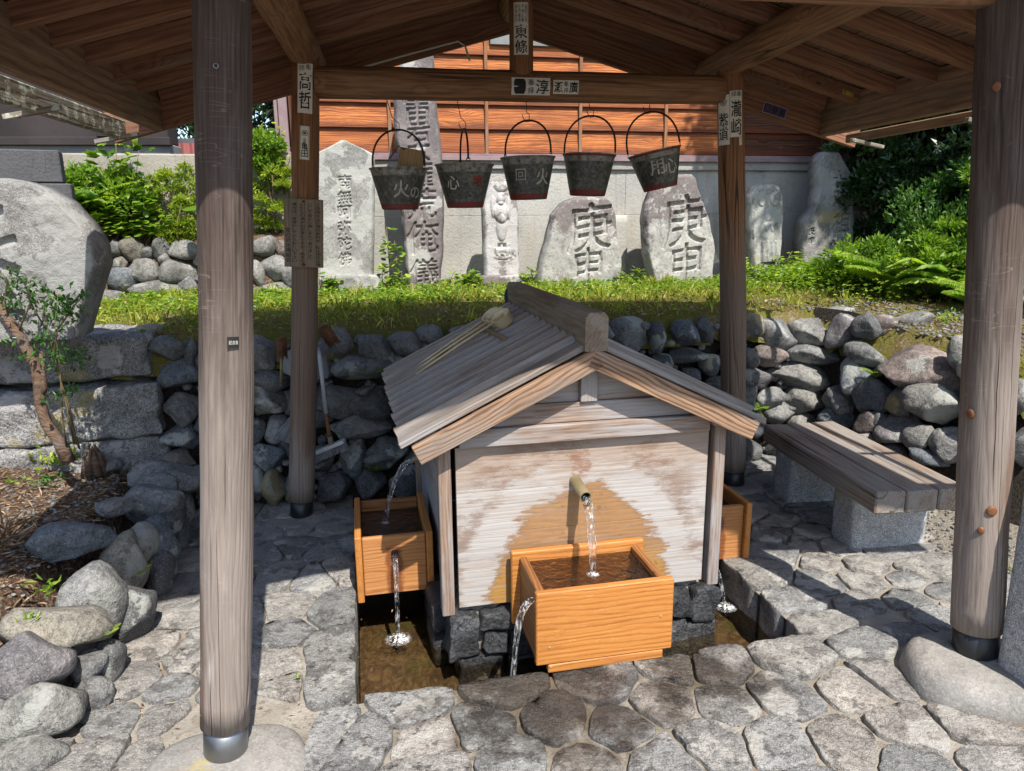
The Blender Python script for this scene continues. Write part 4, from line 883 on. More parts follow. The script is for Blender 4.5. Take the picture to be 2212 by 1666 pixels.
# ================================================================== PAVILION
PCX, PCY, PROT = .2395, 3.135, R(9.01); PWD, PDP, LX, LY = 2.633, 1.961, .0811, .0213
pav = thing('pavilion', 'open timber pavilion on four round log posts over the spring', 'pavilion', (PCX, PCY, 0), PROT)
bpy.context.view_layer.update()
PM = Matrix.Translation((PCX, PCY, 0)) @ Matrix.Rotation(PROT, 4, 'Z'); PMI = PM.inverted()
def ppt(sx, sy, z): return Vector((sx*(PWD/2-LX*z), sy*(PDP/2-LY*z), z))
def back_extra(t, col, p, fib):
    loc = t.n('SeparateXYZ'); t.set(loc.inputs[0], t.n('TexCoord').outputs['Object']); nz = t.noise(t.vmath('MULTIPLY', p, (.5, 3, 3)), 3.0, 4, .6)
    f = t.step(t.math('ADD', loc.outputs[0], t.math('MULTIPLY', nz, .9)), .85, .45); g = t.mix(fib, (.19, .135, .1), (.085, .056, .042))
    col = t.mix(t.math('MULTIPLY', f, .9), col, g); f2 = t.step(t.math('ADD', loc.outputs[0], t.math('MULTIPLY', nz, .9)), -.25, -.5)
    return t.mix(t.math('MULTIPLY', f2, .7), col, t.mix(fib, (.33, .28, .23), (.16, .13, .11)))
M['post_back'] = wood('back_post_wood', (.29, .145, .07), (.185, .085, .04), (.065, .028, .014), 18, .4, 2.8, .35, (.2, .13, .08), .12, .7, .5, 130, .3, crack=1.5, extra=back_extra, ringw=.2, split=True)
posts = {}; PR = {'FL': .074, 'FR': .083, 'BL': .071, 'BR': .0755}
for key, sx, sy, zb in (('FL', -1, -1, .05), ('FR', 1, -1, .105), ('BL', -1, 1, .02), ('BR', 1, 1, .03)):
    p = log('post', pav, ppt(sx, sy, zb+.095), ppt(sx, sy, 2.46), PR[key], PR[key]*.955, M['post'] if sy < 0 else M['post_back'], .045, 26, 48, seed=sx*2+sy*5+9, bow=.008); posts[key] = p
    q0, q1 = ppt(sx, sy, zb), ppt(sx, sy, zb+.1)
    mm, L = basis(q0, q1, (0, .3, 1)); A = Acc(); V, F = tube_data([(-L/2, 0, 0), (-L/2+.004, 0, 0), (L/2, 0, 0)], [PR[key]-.010, PR[key]-.0085, PR[key]-.0085], 36); A.put(V, F)
    b_ = A.build('metal_shoe', [M['steel'] if key == 'FL' else M['black']], None, None, True); b_.parent = p; mP, _ = basis(ppt(sx, sy, zb+.095), ppt(sx, sy, 2.46), (0, .3, 1)); b_.matrix_local = mP.inverted() @ mm
beams = {}
for sy, key in ((1, 'B'), (-1, 'F')):
    a, b = ppt(-1, sy, 2.335), ppt(1, sy, 2.335); beams[key] = log('tie_beam', pav, a+Vector((.05, 0, 0)), b-Vector((.05, 0, 0)), .078, .076, M['beam'], .05, 20, 28, seed=3+sy)
    kp = log('king_post', pav, Vector((-.03, a.y, 2.36)), Vector((-.03, a.y, 2.76)), .062, .062, M['post_warm'], .02, 8, 24, seed=6+sy); beams['K'+key] = kp
for sx in (-1, 1):
    log('plate_log', pav, (sx*1.115, -1.42, 2.485), (sx*1.115, 1.22, 2.485), .083, .078, M['beam'], .09, 24, 26, seed=8+sx, bow=.02)
log('ridge_log', pav, (-.03, -1.42, 2.80), (-.03, 1.27, 2.80), .078, .075, M['beam'], .08, 20, 24, seed=14)
SL = .2815; zr = lambda a: 2.285+(1.944-abs(a))*SL          # underside of the rafters
RB = [1.02, .71, .40, .09, -.22, -.53, -.84, -1.15]
for sx in (-1, 1):
    upv = (sx*SL, 0, 1)
    for b in RB:
        j = rb.uniform(-.012, .012); plank('rafter', pav, (sx*.0, b+j, zr(0)+.04), (sx*1.945, b+j, zr(1.944)+.04), .062, .078, M['roof'], upv, .004)
    for sy in (-1, 1):
        bb = 1.385 if sy > 0 else -1.445; plank('bargeboard', pav, (0, bb, 2.7065+.1), (sx*2.22, bb, 2.7065+.1-2.22*SL), .038, .208, M['roof'], upv, .004)
        plank('gable_rafter', pav, (0, bb-sy*.06, zr(0)+.05), (sx*1.93, bb-sy*.06, zr(1.93)+.05), .07, .09, M['roof'], upv, .004)
    # sheathing boards laid along the ridge direction
    n = 15; w = 2.02/n; 
    for i in range(n):
        a0, a1 = i*w, (i+1)*w; am = (a0+a1)/2; z = zr(am)+.079+.011+rb.uniform(0, .003)
        plank('roof_board', pav, (sx*am, -1.46, z), (sx*am, 1.365, z), w*1.03-.003, .016, M['sheath'], upv, .002)
    plank('roof_covering', pav, (sx*1.0, -1.49, zr(1.0)+.13), (sx*1.0, 1.43, zr(1.0)+.13), 2.12, .03, M['mauve'], upv, .003)
    plank('eave_beam', pav, (sx*1.965, -1.43, 2.255), (sx*1.965, 1.362, 2.255), .055, .215, M['fascia'], (0, 0, 1), .005)
    plank('gutter_board', pav, (sx*2.095, -1.43, 2.128), (sx*2.095, 1.20 if sx < 0 else 1.3, 2.128), .035, .095 if sx < 0 else .05, M['lichen'] if sx < 0 else M['fascia'], (0, 0, 1), .005)
for b in (1.1, .2, -.8):
    for sx in (-1, 1): plank('gutter_bracket', pav, (sx*1.99, b, 2.10), (sx*2.2, b, 2.06), .03, .02, M['lichen'], (0, 0, 1), .002)
tube('cable', [(-.98, 1.33, 2.45), (-.6, 1.335, 2.56), (-.32, 1.335, 2.635), (-.28, 1.33, 2.61), (-.26, 1.3, 2.53)], .006, M['paper'], pav, 8)
bpy.context.view_layer.update()
def xloc(ob, px, py):      # where along a log's own axis a picture point lies
    inv = ob.matrix_world.inverted(); o = inv @ EYE; d = (inv.to_3x3() @ pray(px, py)); t = -(o.y*d.y+o.z*d.z)/(d.y*d.y+d.z*d.z); return (o+d*t).x
k4 = 4.05/FPX
bl, br = posts['BL'], posts['BR']
def post_label(ob, px0, py0, px1, py1, items_f, mats, r, dth=0.0, nm='paper_label', dist=4.05):
    w, h = (px1-px0)*dist/FPX, (py1-py0)*dist/FPX; x = xloc(ob, (px0+px1)/2, (py0+py1)/2)
    inv = ob.matrix_world.inverted(); c = inv @ EYE; th = math.atan2(c.z, c.y)
    return label_mesh(nm, ob, w, h, items_f(w, h), on_log(ob, r, True, th+dth, x), mats)
PI_ = [M['paper'], M['ink']]
post_label(bl, 643, 150, 671, 240, lambda w, h: column('奉', .2*w, h*.49, w*.42, .0)+column('拝', -.22*w, h*.46, w*.42, .0)+column('高哲', 0, h*.33, w*.86, .035, h*.38), PI_, .0715, 0)
post_label(bl, 649, 280, 667, 342, lambda w, h: frame_items(w, h, .0012, .003)+ringpoly(0, h*.29, .012, .0142)+[('華', 0, h*.29, .017, .017, .02)]+column('武蔵', 0, h*.14, w*.3, 0, h*.07)+column('亀田', 0, h*.02, w*.72, .02, h*.23), PI_, .0715, .0)
kb_ = beams['KB']
def grid_items(w, h, rows):
    out = frame_items(w*.9, h*.36, .0012, 0); out = [('poly', [(x, y+h*.29) for x, y in o[1]]) for o in out]
    for i, colm in enumerate(rows): out += column(colm, w*(.31-.205*i), h*.46, w*.17, 0, h*.085)
    return out
post_label(kb_, 1127, 21, 1157, 116, lambda w, h: grid_items(w, h, ('福田之秀', '平神正義', '包丹優承', '佛実修印'))+column('東條', 0, h*.09, w*.9, .04, h*.29), PI_, .0645, 0)
post_label(br, 1575, 207, 1600, 290, lambda w, h: column('奉', .2*w, h*.49, w*.44)+column('拝', -.22*w, h*.49, w*.44)+column('瀧崎', 0, h*.31, w*.92, .04, h*.39), PI_, .0755, .47, dist=4.5)
post_label(br, 1552, 217, 1575, 307, lambda w, h: ringpoly(0, h*.36, w*.24, w*.3, 6)+[('会', 0, h*.36, w*.34, w*.34, .02)]+column('紫道', 0, h*.16, w*.9, .03, h*.29)+[('の', .12*w, -h*.12, w*.3, w*.3, 0)], PI_, .0755, -.47, dist=4.5)
post_label(br, 1596, 284, 1603, 312, lambda w, h: column('いかまつり', 0, h*.45, w*.6, 0, h*.17), PI_, .0758, .8, dist=4.5)
tbm = beams['B']
def beam_label(px0, py0, px1, py1, f):
    w, h = (px1-px0)*4.22/FPX, (py1-py0)*4.22/FPX; x = xloc(tbm, (px0+px1)/2, 180); inv = tbm.matrix_world.inverted(); c = inv @ EYE; th = math.atan2(c.z, c.y)
    label_mesh('paper_label', tbm, w, h, f(w, h), on_log(tbm, .0795, False, th, x), PI_)
barrel = [(-.1, -.42), (.1, -.42), (.13, -.2), (.135, 0), (.13, .25), (.1, .42), (-.1, .42), (-.13, .25), (-.135, 0), (-.13, -.2)]
beam_label(1104, 164, 1179, 196, lambda w, h: [('poly', [(x*w*1.15-w*.29, y*h) for x, y in barrel])]+[('奉', 0, h*.22, h*.42, h*.42, 0), ('拝', 0, -h*.22, h*.42, h*.42, 0), ('淳', w*.29, 0, h*.86, h*.86, .03)])
beam_label(1191, 166, 1241, 191, lambda w, h: [('瀬', -w*.3, 0, h*.78, h*.86, .03), ('奉', 0, h*.22, h*.38, h*.42, 0), ('拝', 0, -h*.22, h*.38, h*.42, 0), ('廣', w*.3, 0, h*.78, h*.86, .03)])
# small dark sticker on the near left post, screw eye, stickers on the roof timbers
fl = posts['FL']
post_label(fl, 500, 721, 523, 743, lambda w, h: [('記', -w*.25, 0, w*.26, h*.4, 0), ('念', w*.02, 0, w*.26, h*.4, 0), ('会', w*.28, 0, w*.26, h*.4, 0)], [M['ink'], M['paper']], .0765, .34, dist=2.15)
xs_ = xloc(fl, 465, 155); inv = fl.matrix_world.inverted(); c = inv @ EYE; th = math.atan2(c.z, c.y)-.15
tube('screw_eye', [Vector((xs_+.006*math.cos(a), .078*math.cos(th)+.0*a, .078*math.sin(th)))+Vector((0, -math.sin(th), math.cos(th)))*.006*math.sin(a) for a in np.linspace(0, 6.2, 12)], .0014, M['steel'], fl, 6)
def knot_on(ob, px, py, dist, r=.013, rp=.083):
    x = xloc(ob, px, py); inv = ob.matrix_world.inverted(); o = inv @ EYE; d = inv.to_3x3() @ pray(px, py); a = d.y*d.y+d.z*d.z; b = o.y*d.y+o.z*d.z; cc = o.y*o.y+o.z*o.z-rp*rp; D = b*b-a*cc
    t = (-b-math.sqrt(max(0, D)))/a; P = o+d*t; n = Vector((0, P.y, P.z)).normalized(); V = []; F = []; nn = 14
    for k, (rr, l) in enumerate(((1.25, -.002), (1.0, .002), (.6, .0035))):
        for i in range(nn): q = 2*math.pi*i/nn; V.append(P+n*l+Vector((1, 0, 0))*rr*r*1.25*math.cos(q)+n.cross(Vector((1, 0, 0)))*rr*r*math.sin(q))
    for k in range(2):
        for i in range(nn): F.append([k*nn+i, k*nn+(i+1) % nn, (k+1)*nn+(i+1) % nn, (k+1)*nn+i])
    F.append([2*nn+i for i in range(nn)]); o2 = add('knot', mesh_from('knot', V, F, True), M['knot'], ob)
M['knot'] = plain('knot_wood', (.2, .075, .03), .6, 0, .5, 90, .5)
for px, py, r in ((2095, 895, .012), (2143, 1105, .013), (2119, 1147, .009), (2152, 187, .010)): knot_on(posts['FR'], px, py, 2.5, r)
# purple sticker on the right bargeboard, tiny yellow one on a rafter end
def flat_label(nm, P, ex, ey, w, h, items, mats):
    ex, ey = Vector(ex).normalized(), Vector(ey).normalized(); n = ex.cross(ey); return label_mesh(nm, pav, w, h, items, lambda s, t, l: Vector(P)+ex*s+ey*t+n*l, mats, 2)
dpx = Vector((1, 0, -SL)).normalized()
a_ = 1.63; flat_label('purple_label', (a_, 1.385-.0195, 2.7065+.05-a_*SL), dpx, (SL, 0, 1), .165, .068, [('poly', q[1], 2) for q in frame_items(.165, .068, .0016, .003)]+ringpoly(-.05, 0, .017, .021)+[('祭', 0, 0, .04, .045, .03), ('典', .05, 0, .04, .045, .03)], [M['purple'], M['ink'], M['paper']])
a_ = 1.86; flat_label('yellow_label', (a_, 1.02-.0325-.012, zr(a_)+.03), dpx, (SL, 0, 1), .07, .022, [('豊', -.02, 0, .018, .018, 0), ('川', .02, 0, .018, .018, 0)], [M['yellow'], M['ink']])

# foundation stones under the posts
def foot_stone(px, py, w, h, lab, P, z, sc):
    o = stone_at(None, Vector((P.x+sc[3], P.y+sc[4], z)), sc[0], sc[2], sc[1], 0, 'g', M['foot'], BIGR[:1], .3, 'foundation_stone'); return tag(o, lab, 'foundation stone')
def dome(name, lab, P, rx, ry, hz, rot, seed):
    V = []; F = []; n = 40; rings = [(1.0, -.04), (1.0, .01), (.97, .42), (.91, .74), (.82, .92), (.62, .99), (.3, 1.0), (.12, 1.0)]
    for k, z in rings:
        for i in range(n):
            a = 2*math.pi*i/n; r = (abs(math.cos(a))**3.0+abs(math.sin(a))**3.0)**(-1/3.0); r *= 1+.08*mnoise.noise(Vector((math.cos(a)*1.2+seed, math.sin(a)*1.2, seed)))
            x, y = rx*r*k*math.cos(a), ry*r*k*math.sin(a); V.append((x, y, (z*hz if z > 0 else z)+.006*mnoise.noise(Vector((x*9, y*9, seed)))*(k < .99)))
    for j in range(len(rings)-1):
        for i in range(n): F.append([j*n+i, j*n+(i+1) % n, (j+1)*n+(i+1) % n, (j+1)*n+i])
    F.append([(len(rings)-1)*n+i for i in range(n)])
    o = add(name, mesh_from(name, V, F, True), M['foot']); o.location = P; o.rotation_euler = (0, 0, rot); tag(o, lab, 'foundation stone'); return o
for key, lab, rx, ry, hz, dx, dy, rot in (('FL', 'smooth brownish foundation stone under the near left post', .25, .20, .05, .02, -.06, .2), ('FR', 'smooth grey foundation stone under the near right post', .27, .21, .105, .0, -.055, -.25),
    ('BL', 'dark foundation stone under the rear left post', .2, .17, .02, 0, -.02, 0), ('BR', 'shaded foundation stone under the rear right post', .18, .16, .03, 0, 0, 0)):
    P = PM @ ppt(-1 if key[1] == 'L' else 1, -1 if key[0] == 'F' else 1, 0); dome('foundation_stone', lab, (P.x+dx, P.y+dy, 0), rx, ry, hz, rot, len(lab))

# ================================================================== WATER HOUSE
wh = thing('water_house', 'small gabled wooden spring house with ribbed roof and stained front boards', 'spring house', (HX, HY, 0), HPHI)
def front_extra(t, col, p, fib):
    tc = t.n('TexCoord', object=wh).outputs['Object']; s = t.n('SeparateXYZ'); t.set(s.inputs[0], tc); u, z = s.outputs[0], s.outputs[2]
    nb = t.noise(t.vmath('MULTIPLY', tc, (1, 1, 2.2)), 5, 6, .65); ns = t.noise(t.vmath('MULTIPLY', tc, (1.2, 1, 9)), 7, 5, .7)
    wig = t.math('ADD', t.math('MULTIPLY', t.math('SUBTRACT', nb, .5), .5), t.math('MULTIPLY', t.math('SUBTRACT', ns, .5), .36))
    uu = t.math('POWER', t.math('ABSOLUTE', t.math('DIVIDE', t.math('ADD', u, .02), .40)), 2.0); zz_ = t.math('POWER', t.math('MAXIMUM', t.math('DIVIDE', t.math('SUBTRACT', z, .1), .5), 0), 2.0)
    r = t.math('ADD', t.math('SQRT', t.math('ADD', uu, zz_)), wig)
    base = t.mix(fib, (.43, .41, .392), (.29, .27, .257))                         # bleached boards
    up = t.step(t.math('ADD', z, t.math('MULTIPLY', t.math('SUBTRACT', ns, .5), .5)), .56, .72); base = t.mix(t.math('MULTIPLY', up, .75), base, t.mix(fib, (.36, .26, .19), (.19, .13, .095)))
    ring = t.math('MULTIPLY', t.step(r, 1.22, 1.32), t.math('SUBTRACT', 1, t.step(r, 1.4, 1.8))); pn = t.step(t.noise(t.vmath('MULTIPLY', tc, (1, 1, 3)), 3.2, 6, .75), .43, .58)
    base = t.mix(t.math('MULTIPLY', t.math('MULTIPLY', ring, pn), .72), base, t.mix(ns, (.22, .115, .06), (.07, .045, .033)))
    tip = t.math('ADD', t.math('POWER', t.math('DIVIDE', t.math('ADD', u, .025), .05), 2.0), t.math('POWER', t.math('DIVIDE', t.math('SUBTRACT', z, .69), .075), 2.0)); tm = t.math('SUBTRACT', 1, t.step(t.math('ADD', tip, t.math('MULTIPLY', t.math('SUBTRACT', ns, .5), 2)), .6, 1.1))
    tm = t.math('MULTIPLY', tm, t.step(t.noise(t.vmath('MULTIPLY', tc, (1, 1, 2.5)), 16, 5, .75), .42, .56)); base = t.mix(t.math('MULTIPLY', tm, .75), base, (.2, .095, .055))
    wet = t.mix(ns, (.36, .2, .088), (.17, .09, .04)); wet = t.mix(t.math('MULTIPLY', t.step(z, .33, .2), .55), wet, (.36, .19, .025))
    wet = t.mix(t.math('MULTIPLY', t.step(t.noise(tc, 26, 5, .75), .56, .66), .5), wet, (.1, .06, .03))
    ew = t.math('MULTIPLY', t.step(r, .9, .965), t.math('SUBTRACT', 1, t.step(r, .965, 1.0))); base = t.mix(t.math('SUBTRACT', 1, t.step(r, .94, .975)), base, wet); base = t.mix(t.math('MULTIPLY', ew, .5), base, (.17, .085, .035))
    fg = t.step(t.noise(t.vmath('MULTIPLY', p, (.4, 150, 150)), 1.6, 4, .65), .5, .64); base = t.mix(t.math('MULTIPLY', fg, .42), base, (.2, .155, .125))
    mo = t.step(t.noise(t.vmath('MULTIPLY', p, (1, 6, 6)), 4.0, 6, .7), .5, .68); base = t.mix(t.math('MULTIPLY', mo, .4), base, (.3, .225, .17))
    sp_ = t.step(t.noise(tc, 75, 4, .75), .66, .74); base = t.mix(t.math('MULTIPLY', sp_, .5), base, (.1, .075, .06))
    ln = t.step(t.noise(t.vmath('MULTIPLY', tc, (.5, 1, 60)), 2.0, 3, .6), .55, .68); return t.mix(t.math('MULTIPLY', ln, .16), base, (.16, .11, .08))
M['front'] = wood('bleached_front_board', (.5, .45, .4), (.4, .35, .31), (.25, .2, .17), 30, .3, 0, .1, None, 0, .7, .18, 100, .3, extra=front_extra, ringw=.12)
ZB0, ZT0, HW = .105, .79, .58
zs = [ZB0, .265, .42, .60, ZT0]
for a, b in zip(zs, zs[1:]): lbox('front_board', wh, (-HW+.045, 0, a+.0004), (HW-.045, .026, b-.0004), M['front'], .0012)
for s in (-1, 1): lbox('corner_post', wh, (s*HW-.026, -.022, ZB0-.02), (s*HW+.024, .05, ZT0+.03), M['hgrey'], .004, 2)
HD = 1.2
for s in (-1, 1):
    x0 = s*(HW-.002); 
    for a, b in zip(zs, zs[1:]): lbox('side_board', wh, (min(x0, x0-s*.024), .052, a+.0015), (max(x0, x0-s*.024), HD, b-.0015), M['hgrey'], .003, 1)
    lbox('corner_post', wh, (s*HW-.026, HD+.001, ZB0-.02), (s*HW+.024, HD+.07, ZT0+.03), M['hgrey'], .004, 2)
    lbox('eave_purlin', wh, (s*.56-.035, -.055, ZT0+.032), (s*.56+.035, HD+.1, ZT0+.1), M['hgrey'], .004, 1)
for a, b in zip(zs, zs[1:]): lbox('back_board', wh, (-HW+.045, HD+.003, a+.0015), (HW-.045, HD+.029, b-.0015), M['hgrey'], .003)
lbox('front_rail', wh, (-.523, -.034, ZT0+.004), (.523, .03, ZT0+.075), M['hgrey'], .004)
lbox('gable_board', wh, (-.47, -.012, ZT0+.077), (.47, .026, ZT0+.157), M['hgrey'], .003)
SLH = (1.195-.843)/.732
for s in (-1, 1):      # recessed triangular gable boards
    A = Acc(); z0 = ZT0+.159; pts = [(s*.036, z0), (s*.36, z0), (s*.036, 1.195-.036*SLH-.06)]; V = [(x, y, z) for y in (.004, .024) for x, z in pts]
    A.put(V, [[0, 1, 2] if s > 0 else [2, 1, 0], [5, 4, 3] if s > 0 else [3, 4, 5], [0, 3, 4, 1], [1, 4, 5, 2], [2, 5, 3, 0]]); A.build('gable_panel', [M['hgrey']], wh)
lbox('king_strut', wh, (-.034, -.026, ZT0+.159), (.034, .028, 1.12), M['hgrey'], .003, 2)
RZ = lambda u: 1.178-abs(u)*SLH
VF, VB = -.075, 1.33
for s in (-1, 1):
    upv = (s*SLH, 0, 1); cs = 1/math.sqrt(1+SLH*SLH); nrm = Vector((s*SLH, 0, 1)).normalized()
    # roof boards run down the slope, each with a raised rib between
    n = 12; w = (VB-VF-.1)/n
    plank('roof_board', wh, Vector((s*.01, VF+.05, RZ(.01)))+nrm*.014, Vector((s*.745, VF+.05, RZ(.745)))+nrm*.014, .098, .024, M['grey'], upv, .004)
    for i in range(n):
        v = VF+.1+w*(i+.5)
        plank('roof_board', wh, (s*.01, v, RZ(.01)+.004), (s*.735, v, RZ(.735)+.004), w-.002, .018, M['grey'], upv, .003)
        p0 = Vector((s*.03, v-w*.5+.028, RZ(.03)))+nrm*.031; p1 = Vector((s*(.742+rb.uniform(-.01, .01)), v-w*.5+.028, RZ(.742)))+nrm*.031
        mm, L = basis(p0, p1, upv); A = Acc(); V = []; wt, wb, hh = .015, .026, .021
        for x in (-L/2, L/2): V += [(x, -wb, -hh), (x, wb, -hh), (x, wt, hh), (x, -wt, hh)]
        A.put(V, [[0, 3, 2, 1], [4, 5, 6, 7], [0, 1, 5, 4], [1, 2, 6, 5], [2, 3, 7, 6], [3, 0, 4, 7]]); A.build('roof_rib', [M['grey']], wh, mm)
    plank('bargeboard', wh, Vector((s*.0, VF-.012, RZ(0)))+nrm*-.042, Vector((s*.71, VF-.012, RZ(.71)))+nrm*-.042, .028, .078, M['barge'], upv, .003)
    plank('bargeboard', wh, Vector((s*.0, VB-.02, RZ(0)))+nrm*-.04, Vector((s*.71, VB-.02, RZ(.71)))+nrm*-.04, .028, .075, M['barge'], upv, .003)
# ridge beam with chamfered top
prof = [(-.045, 1.165), (.045, 1.165), (.045, 1.292), (.03, 1.312), (-.03, 1.312), (-.045, 1.292)]
mm, L = basis((0, VF-.03, 1.2), (0, VB+.04, 1.2)); A = Acc(); V = []
for x in (-L/2, L/2): V += [(x, -q[0], q[1]-1.2) for q in prof]
A.put(V, [[5, 4, 3, 2, 1, 0], [6, 7, 8, 9, 10, 11]]+[[i, (i+1) % 6, 6+(i+1) % 6, 6+i] for i in range(6)]); ridge = A.build('ridge_beam', [M['ridge']], wh, mm)
# spouts
def spout(name, p0, p1, r, mat):
    P = [Vector(p0).lerp(Vector(p1), t) for t in (0, .5, 1)]; A = Acc(); V, F = tube_data(P, r, 20, False); A.put(V, F, 0); V2, F2 = tube_data(P, r*.82, 20, False); A.put(V2, [f[::-1] for f in F2], 1)
    n = 20; b = 2*n; m_ = len(V); A.put([V[b+i] for i in range(n)]+[V2[b+i] for i in range(n)], [[i, (i+1) % n, n+(i+1) % n, n+i] for i in range(n)], 0)
    return A.build(name, [mat, M['black']], wh, None, True)
sp1 = spout('bamboo_spout', (-.05, .03, .622), (-.037, -.11, .585), .0245, M['brass'])
sp2 = spout('side_spout', (-.56, .6, .585), (-.662, .6, .556), .013, M['brass'])
def stream(name, parent, P, rr, twist=3.0, n=10, seed=0, mat=None):
    """falling water as a rope of varying width"""
    path = []; N = 40; P = [Vector(p) for p in P]
    for i in range(N):
        t = i/(N-1)*(len(P)-1); k = min(int(t), len(P)-2); f = t-k; p0, p1, p2, p3 = P[max(k-1, 0)], P[k], P[k+1], P[min(k+2, len(P)-1)]
        q = .5*((2*p1)+(p2-p0)*f+(2*p0-5*p1+4*p2-p3)*f*f+(3*p1-p0-3*p2+p3)*f**3); path.append(q)
    V = []; F = []
    for i, q in enumerate(path):
        t = i/(N-1); r = rr[0]+(rr[1]-rr[0])*t; tg = (path[min(i+1, N-1)]-path[max(i-1, 0)]).normalized(); y = tg.cross(Vector((.3, 1, .2))).normalized(); z = tg.cross(y)
        for k in range(n):
            a = 2*math.pi*k/n+twist*t; e = 1+.3*mnoise.noise(Vector((math.cos(a)*1.6+seed, math.sin(a)*1.6, t*7+seed))); fl = .6+.25*math.sin(t*11+seed)
            V.append(q+y*(r*e*math.cos(a))+z*(r*e*fl*math.sin(a)))
    for i in range(N-1):
        for k in range(n): F.append([i*n+k, i*n+(k+1) % n, (i+1)*n+(k+1) % n, (i+1)*n+k])
    return add(name, mesh_from(name, V, F, True), mat or M['stream'], parent)
sub(stream('water_stream', wh, [(-.037, -.105, .578), (-.036, -.155, .548), (-.039, -.2, .45), (-.042, -.23, .32)], (.02, .011), 1.2, 14, 1), sp1)
sub(stream('water_stream', wh, [(-.655, .6, .553), (-.705, .603, .53), (-.762, .608, .42), (-.805, .613, .25)], (.013, .010), 1.2, 12, 2), sp2)
# stone plinth under the house
pli = thing('stone_plinth', 'wet dark stone footing under the wooden spring house', 'footing', (HX, HY, 0), HPHI)
lbox('mortar_core', pli, (-HW+.03, .03, -.24), (HW-.03, HD+.05, ZB0-.022), M['mortar'], .01)
PL = [(-.585, -.46, -.10, .083), (-.45, -.26, -.005, .083), (-.255, -.06, -.02, .083), (-.05, .16, -.0, .083), (.17, .36, -.03, .083), (.37, .475, -.04, .083), (.485, .60, -.07, .083),
      (-.55, -.36, -.24, -.11), (-.44, -.34, -.10, -.012), (-.33, -.2, -.12, -.02), (-.34, -.15, -.24, -.125), (-.14, .1, -.24, -.03), (.11, .3, -.24, -.04), (.31, .46, -.24, -.05), (.45, .6, -.24, -.078)]
for i, (a, b, c, d) in enumerate(PL):
    o = rough_block('plinth_stone', pli, (a, -.035-rb.uniform(0, .025), c), (b, .09, d), M['plinth'], .02, 20+i, .012, 9); k = rb.uniform(.7, 1.6); o.color = (k, k, k, 1)
for s in (-1, 1):
    for i in range(5):
        v = .1+i*.22
        for (c, d) in ((-.24, -.08), (-.072, .083)):
            o = rough_block('plinth_stone', pli, (s*HW-.06, v+.005, c), (s*HW+.05, v+.212, d), M['plinth'], .014, 60+i+s*9, .02, 5); k = rb.uniform(.6, 1.3); o.color = (k, k, k, 1)

# ================================================================== TROUGHS
def splash(name, parent, c, r, n):
    V = []; F = []; N = 40; rings = np.linspace(0, 1, 14)[1:]; V.append((0, 0, .35))
    for k in rings:
        for i in range(N): a_ = 2*math.pi*i/N; z = .32*math.exp(-(k/.45)**2)*(1+.8*mnoise.noise(Vector((math.cos(a_)*k*4, math.sin(a_)*k*4, n)))); V.append((k*math.cos(a_), k*math.sin(a_)*.8, max(.01, z)))
    F += [[0, 1+i, 1+(i+1) % N] for i in range(N)]
    for j in range(len(rings)-1):
        for i in range(N): F.append([1+j*N+i, 1+(j+1)*N+i, 1+(j+1)*N+(i+1) % N, 1+j*N+(i+1) % N])
    return add(name, mesh_from(name, V, F, True), M['foam'], parent, Matrix.Translation(c) @ Matrix.Diagonal((r*1.7, r*1.7, r*1.3, 1)))
    pts = [(c[0]+RNG.normal(0, r*.5), c[1]+RNG.normal(0, r*.38), c[2]+abs(RNG.normal(0, r*.2))*math.exp(-1.0*0)) for _ in range(n)]; return small_rocks(name, parent, pts, .0012, .004, M['foam'], None, 1.0)
tf = thing('wooden_trough', 'bright orange cedar trough in front of the spring house under the main spout', 'trough', h2w(0, 0, 0), HPHI)
a, b, T0, zt_, zb_ = -.308, .221, -.394, .349, .03
fb = lbox('front_board', tf, (a, T0, zb_+.03), (b, T0+.03, zt_), M['cedar'], .004); lbox('front_foot', tf, (a+.045, T0, zb_-.005), (b-.035, T0+.03, zb_+.0285), M['cedar'], .003)
lbox('back_board', tf, (a-.02, -.065, .04), (b+.012, -.036, zt_+.008), M['cedar'], .004)
for x in (a+.012, b-.045): lbox('side_board', tf, (x, T0+.0315, .045), (x+.03, -.067, zt_-.012), M['cedar_in'], .004, 1)
lbox('floor_board', tf, (a+.044, T0+.0315, .05), (b-.047, -.068, .075), M['cedar_in'], .003)
me = mesh_from('water_surface', [(a+.043, T0+.031, 0), (b-.046, T0+.031, 0), (b-.046, -.066, 0), (a+.043, -.066, 0)], [[0, 1, 2, 3]]); add('water_surface', me, M['trough_water'], tf, Matrix.Translation((0, 0, zt_-.036)))
stream('overflow_stream', tf, [(a+.03, T0+.07, .29), (a-.02, T0+.06, .28), (a-.06, T0+.05, .18), (a-.085, T0+.06, -.14)], (.015, .009), 1.5, 12, 4)
for x, z in ((a+.05, .13), (a+.055, .03+.02), (b-.05, .2)): sub(add('wooden_plug', rock_mesh('wooden_plug', 3, 0, 0, 2), M['plaque'], tf, Matrix.Translation((x, T0-.0005, z)) @ Matrix.Diagonal((.006, .002, .006, 1))), fb)
splash('splash', tf, (-.042, -.232, zt_-.034), .018, 60)
SIDE_FB = []
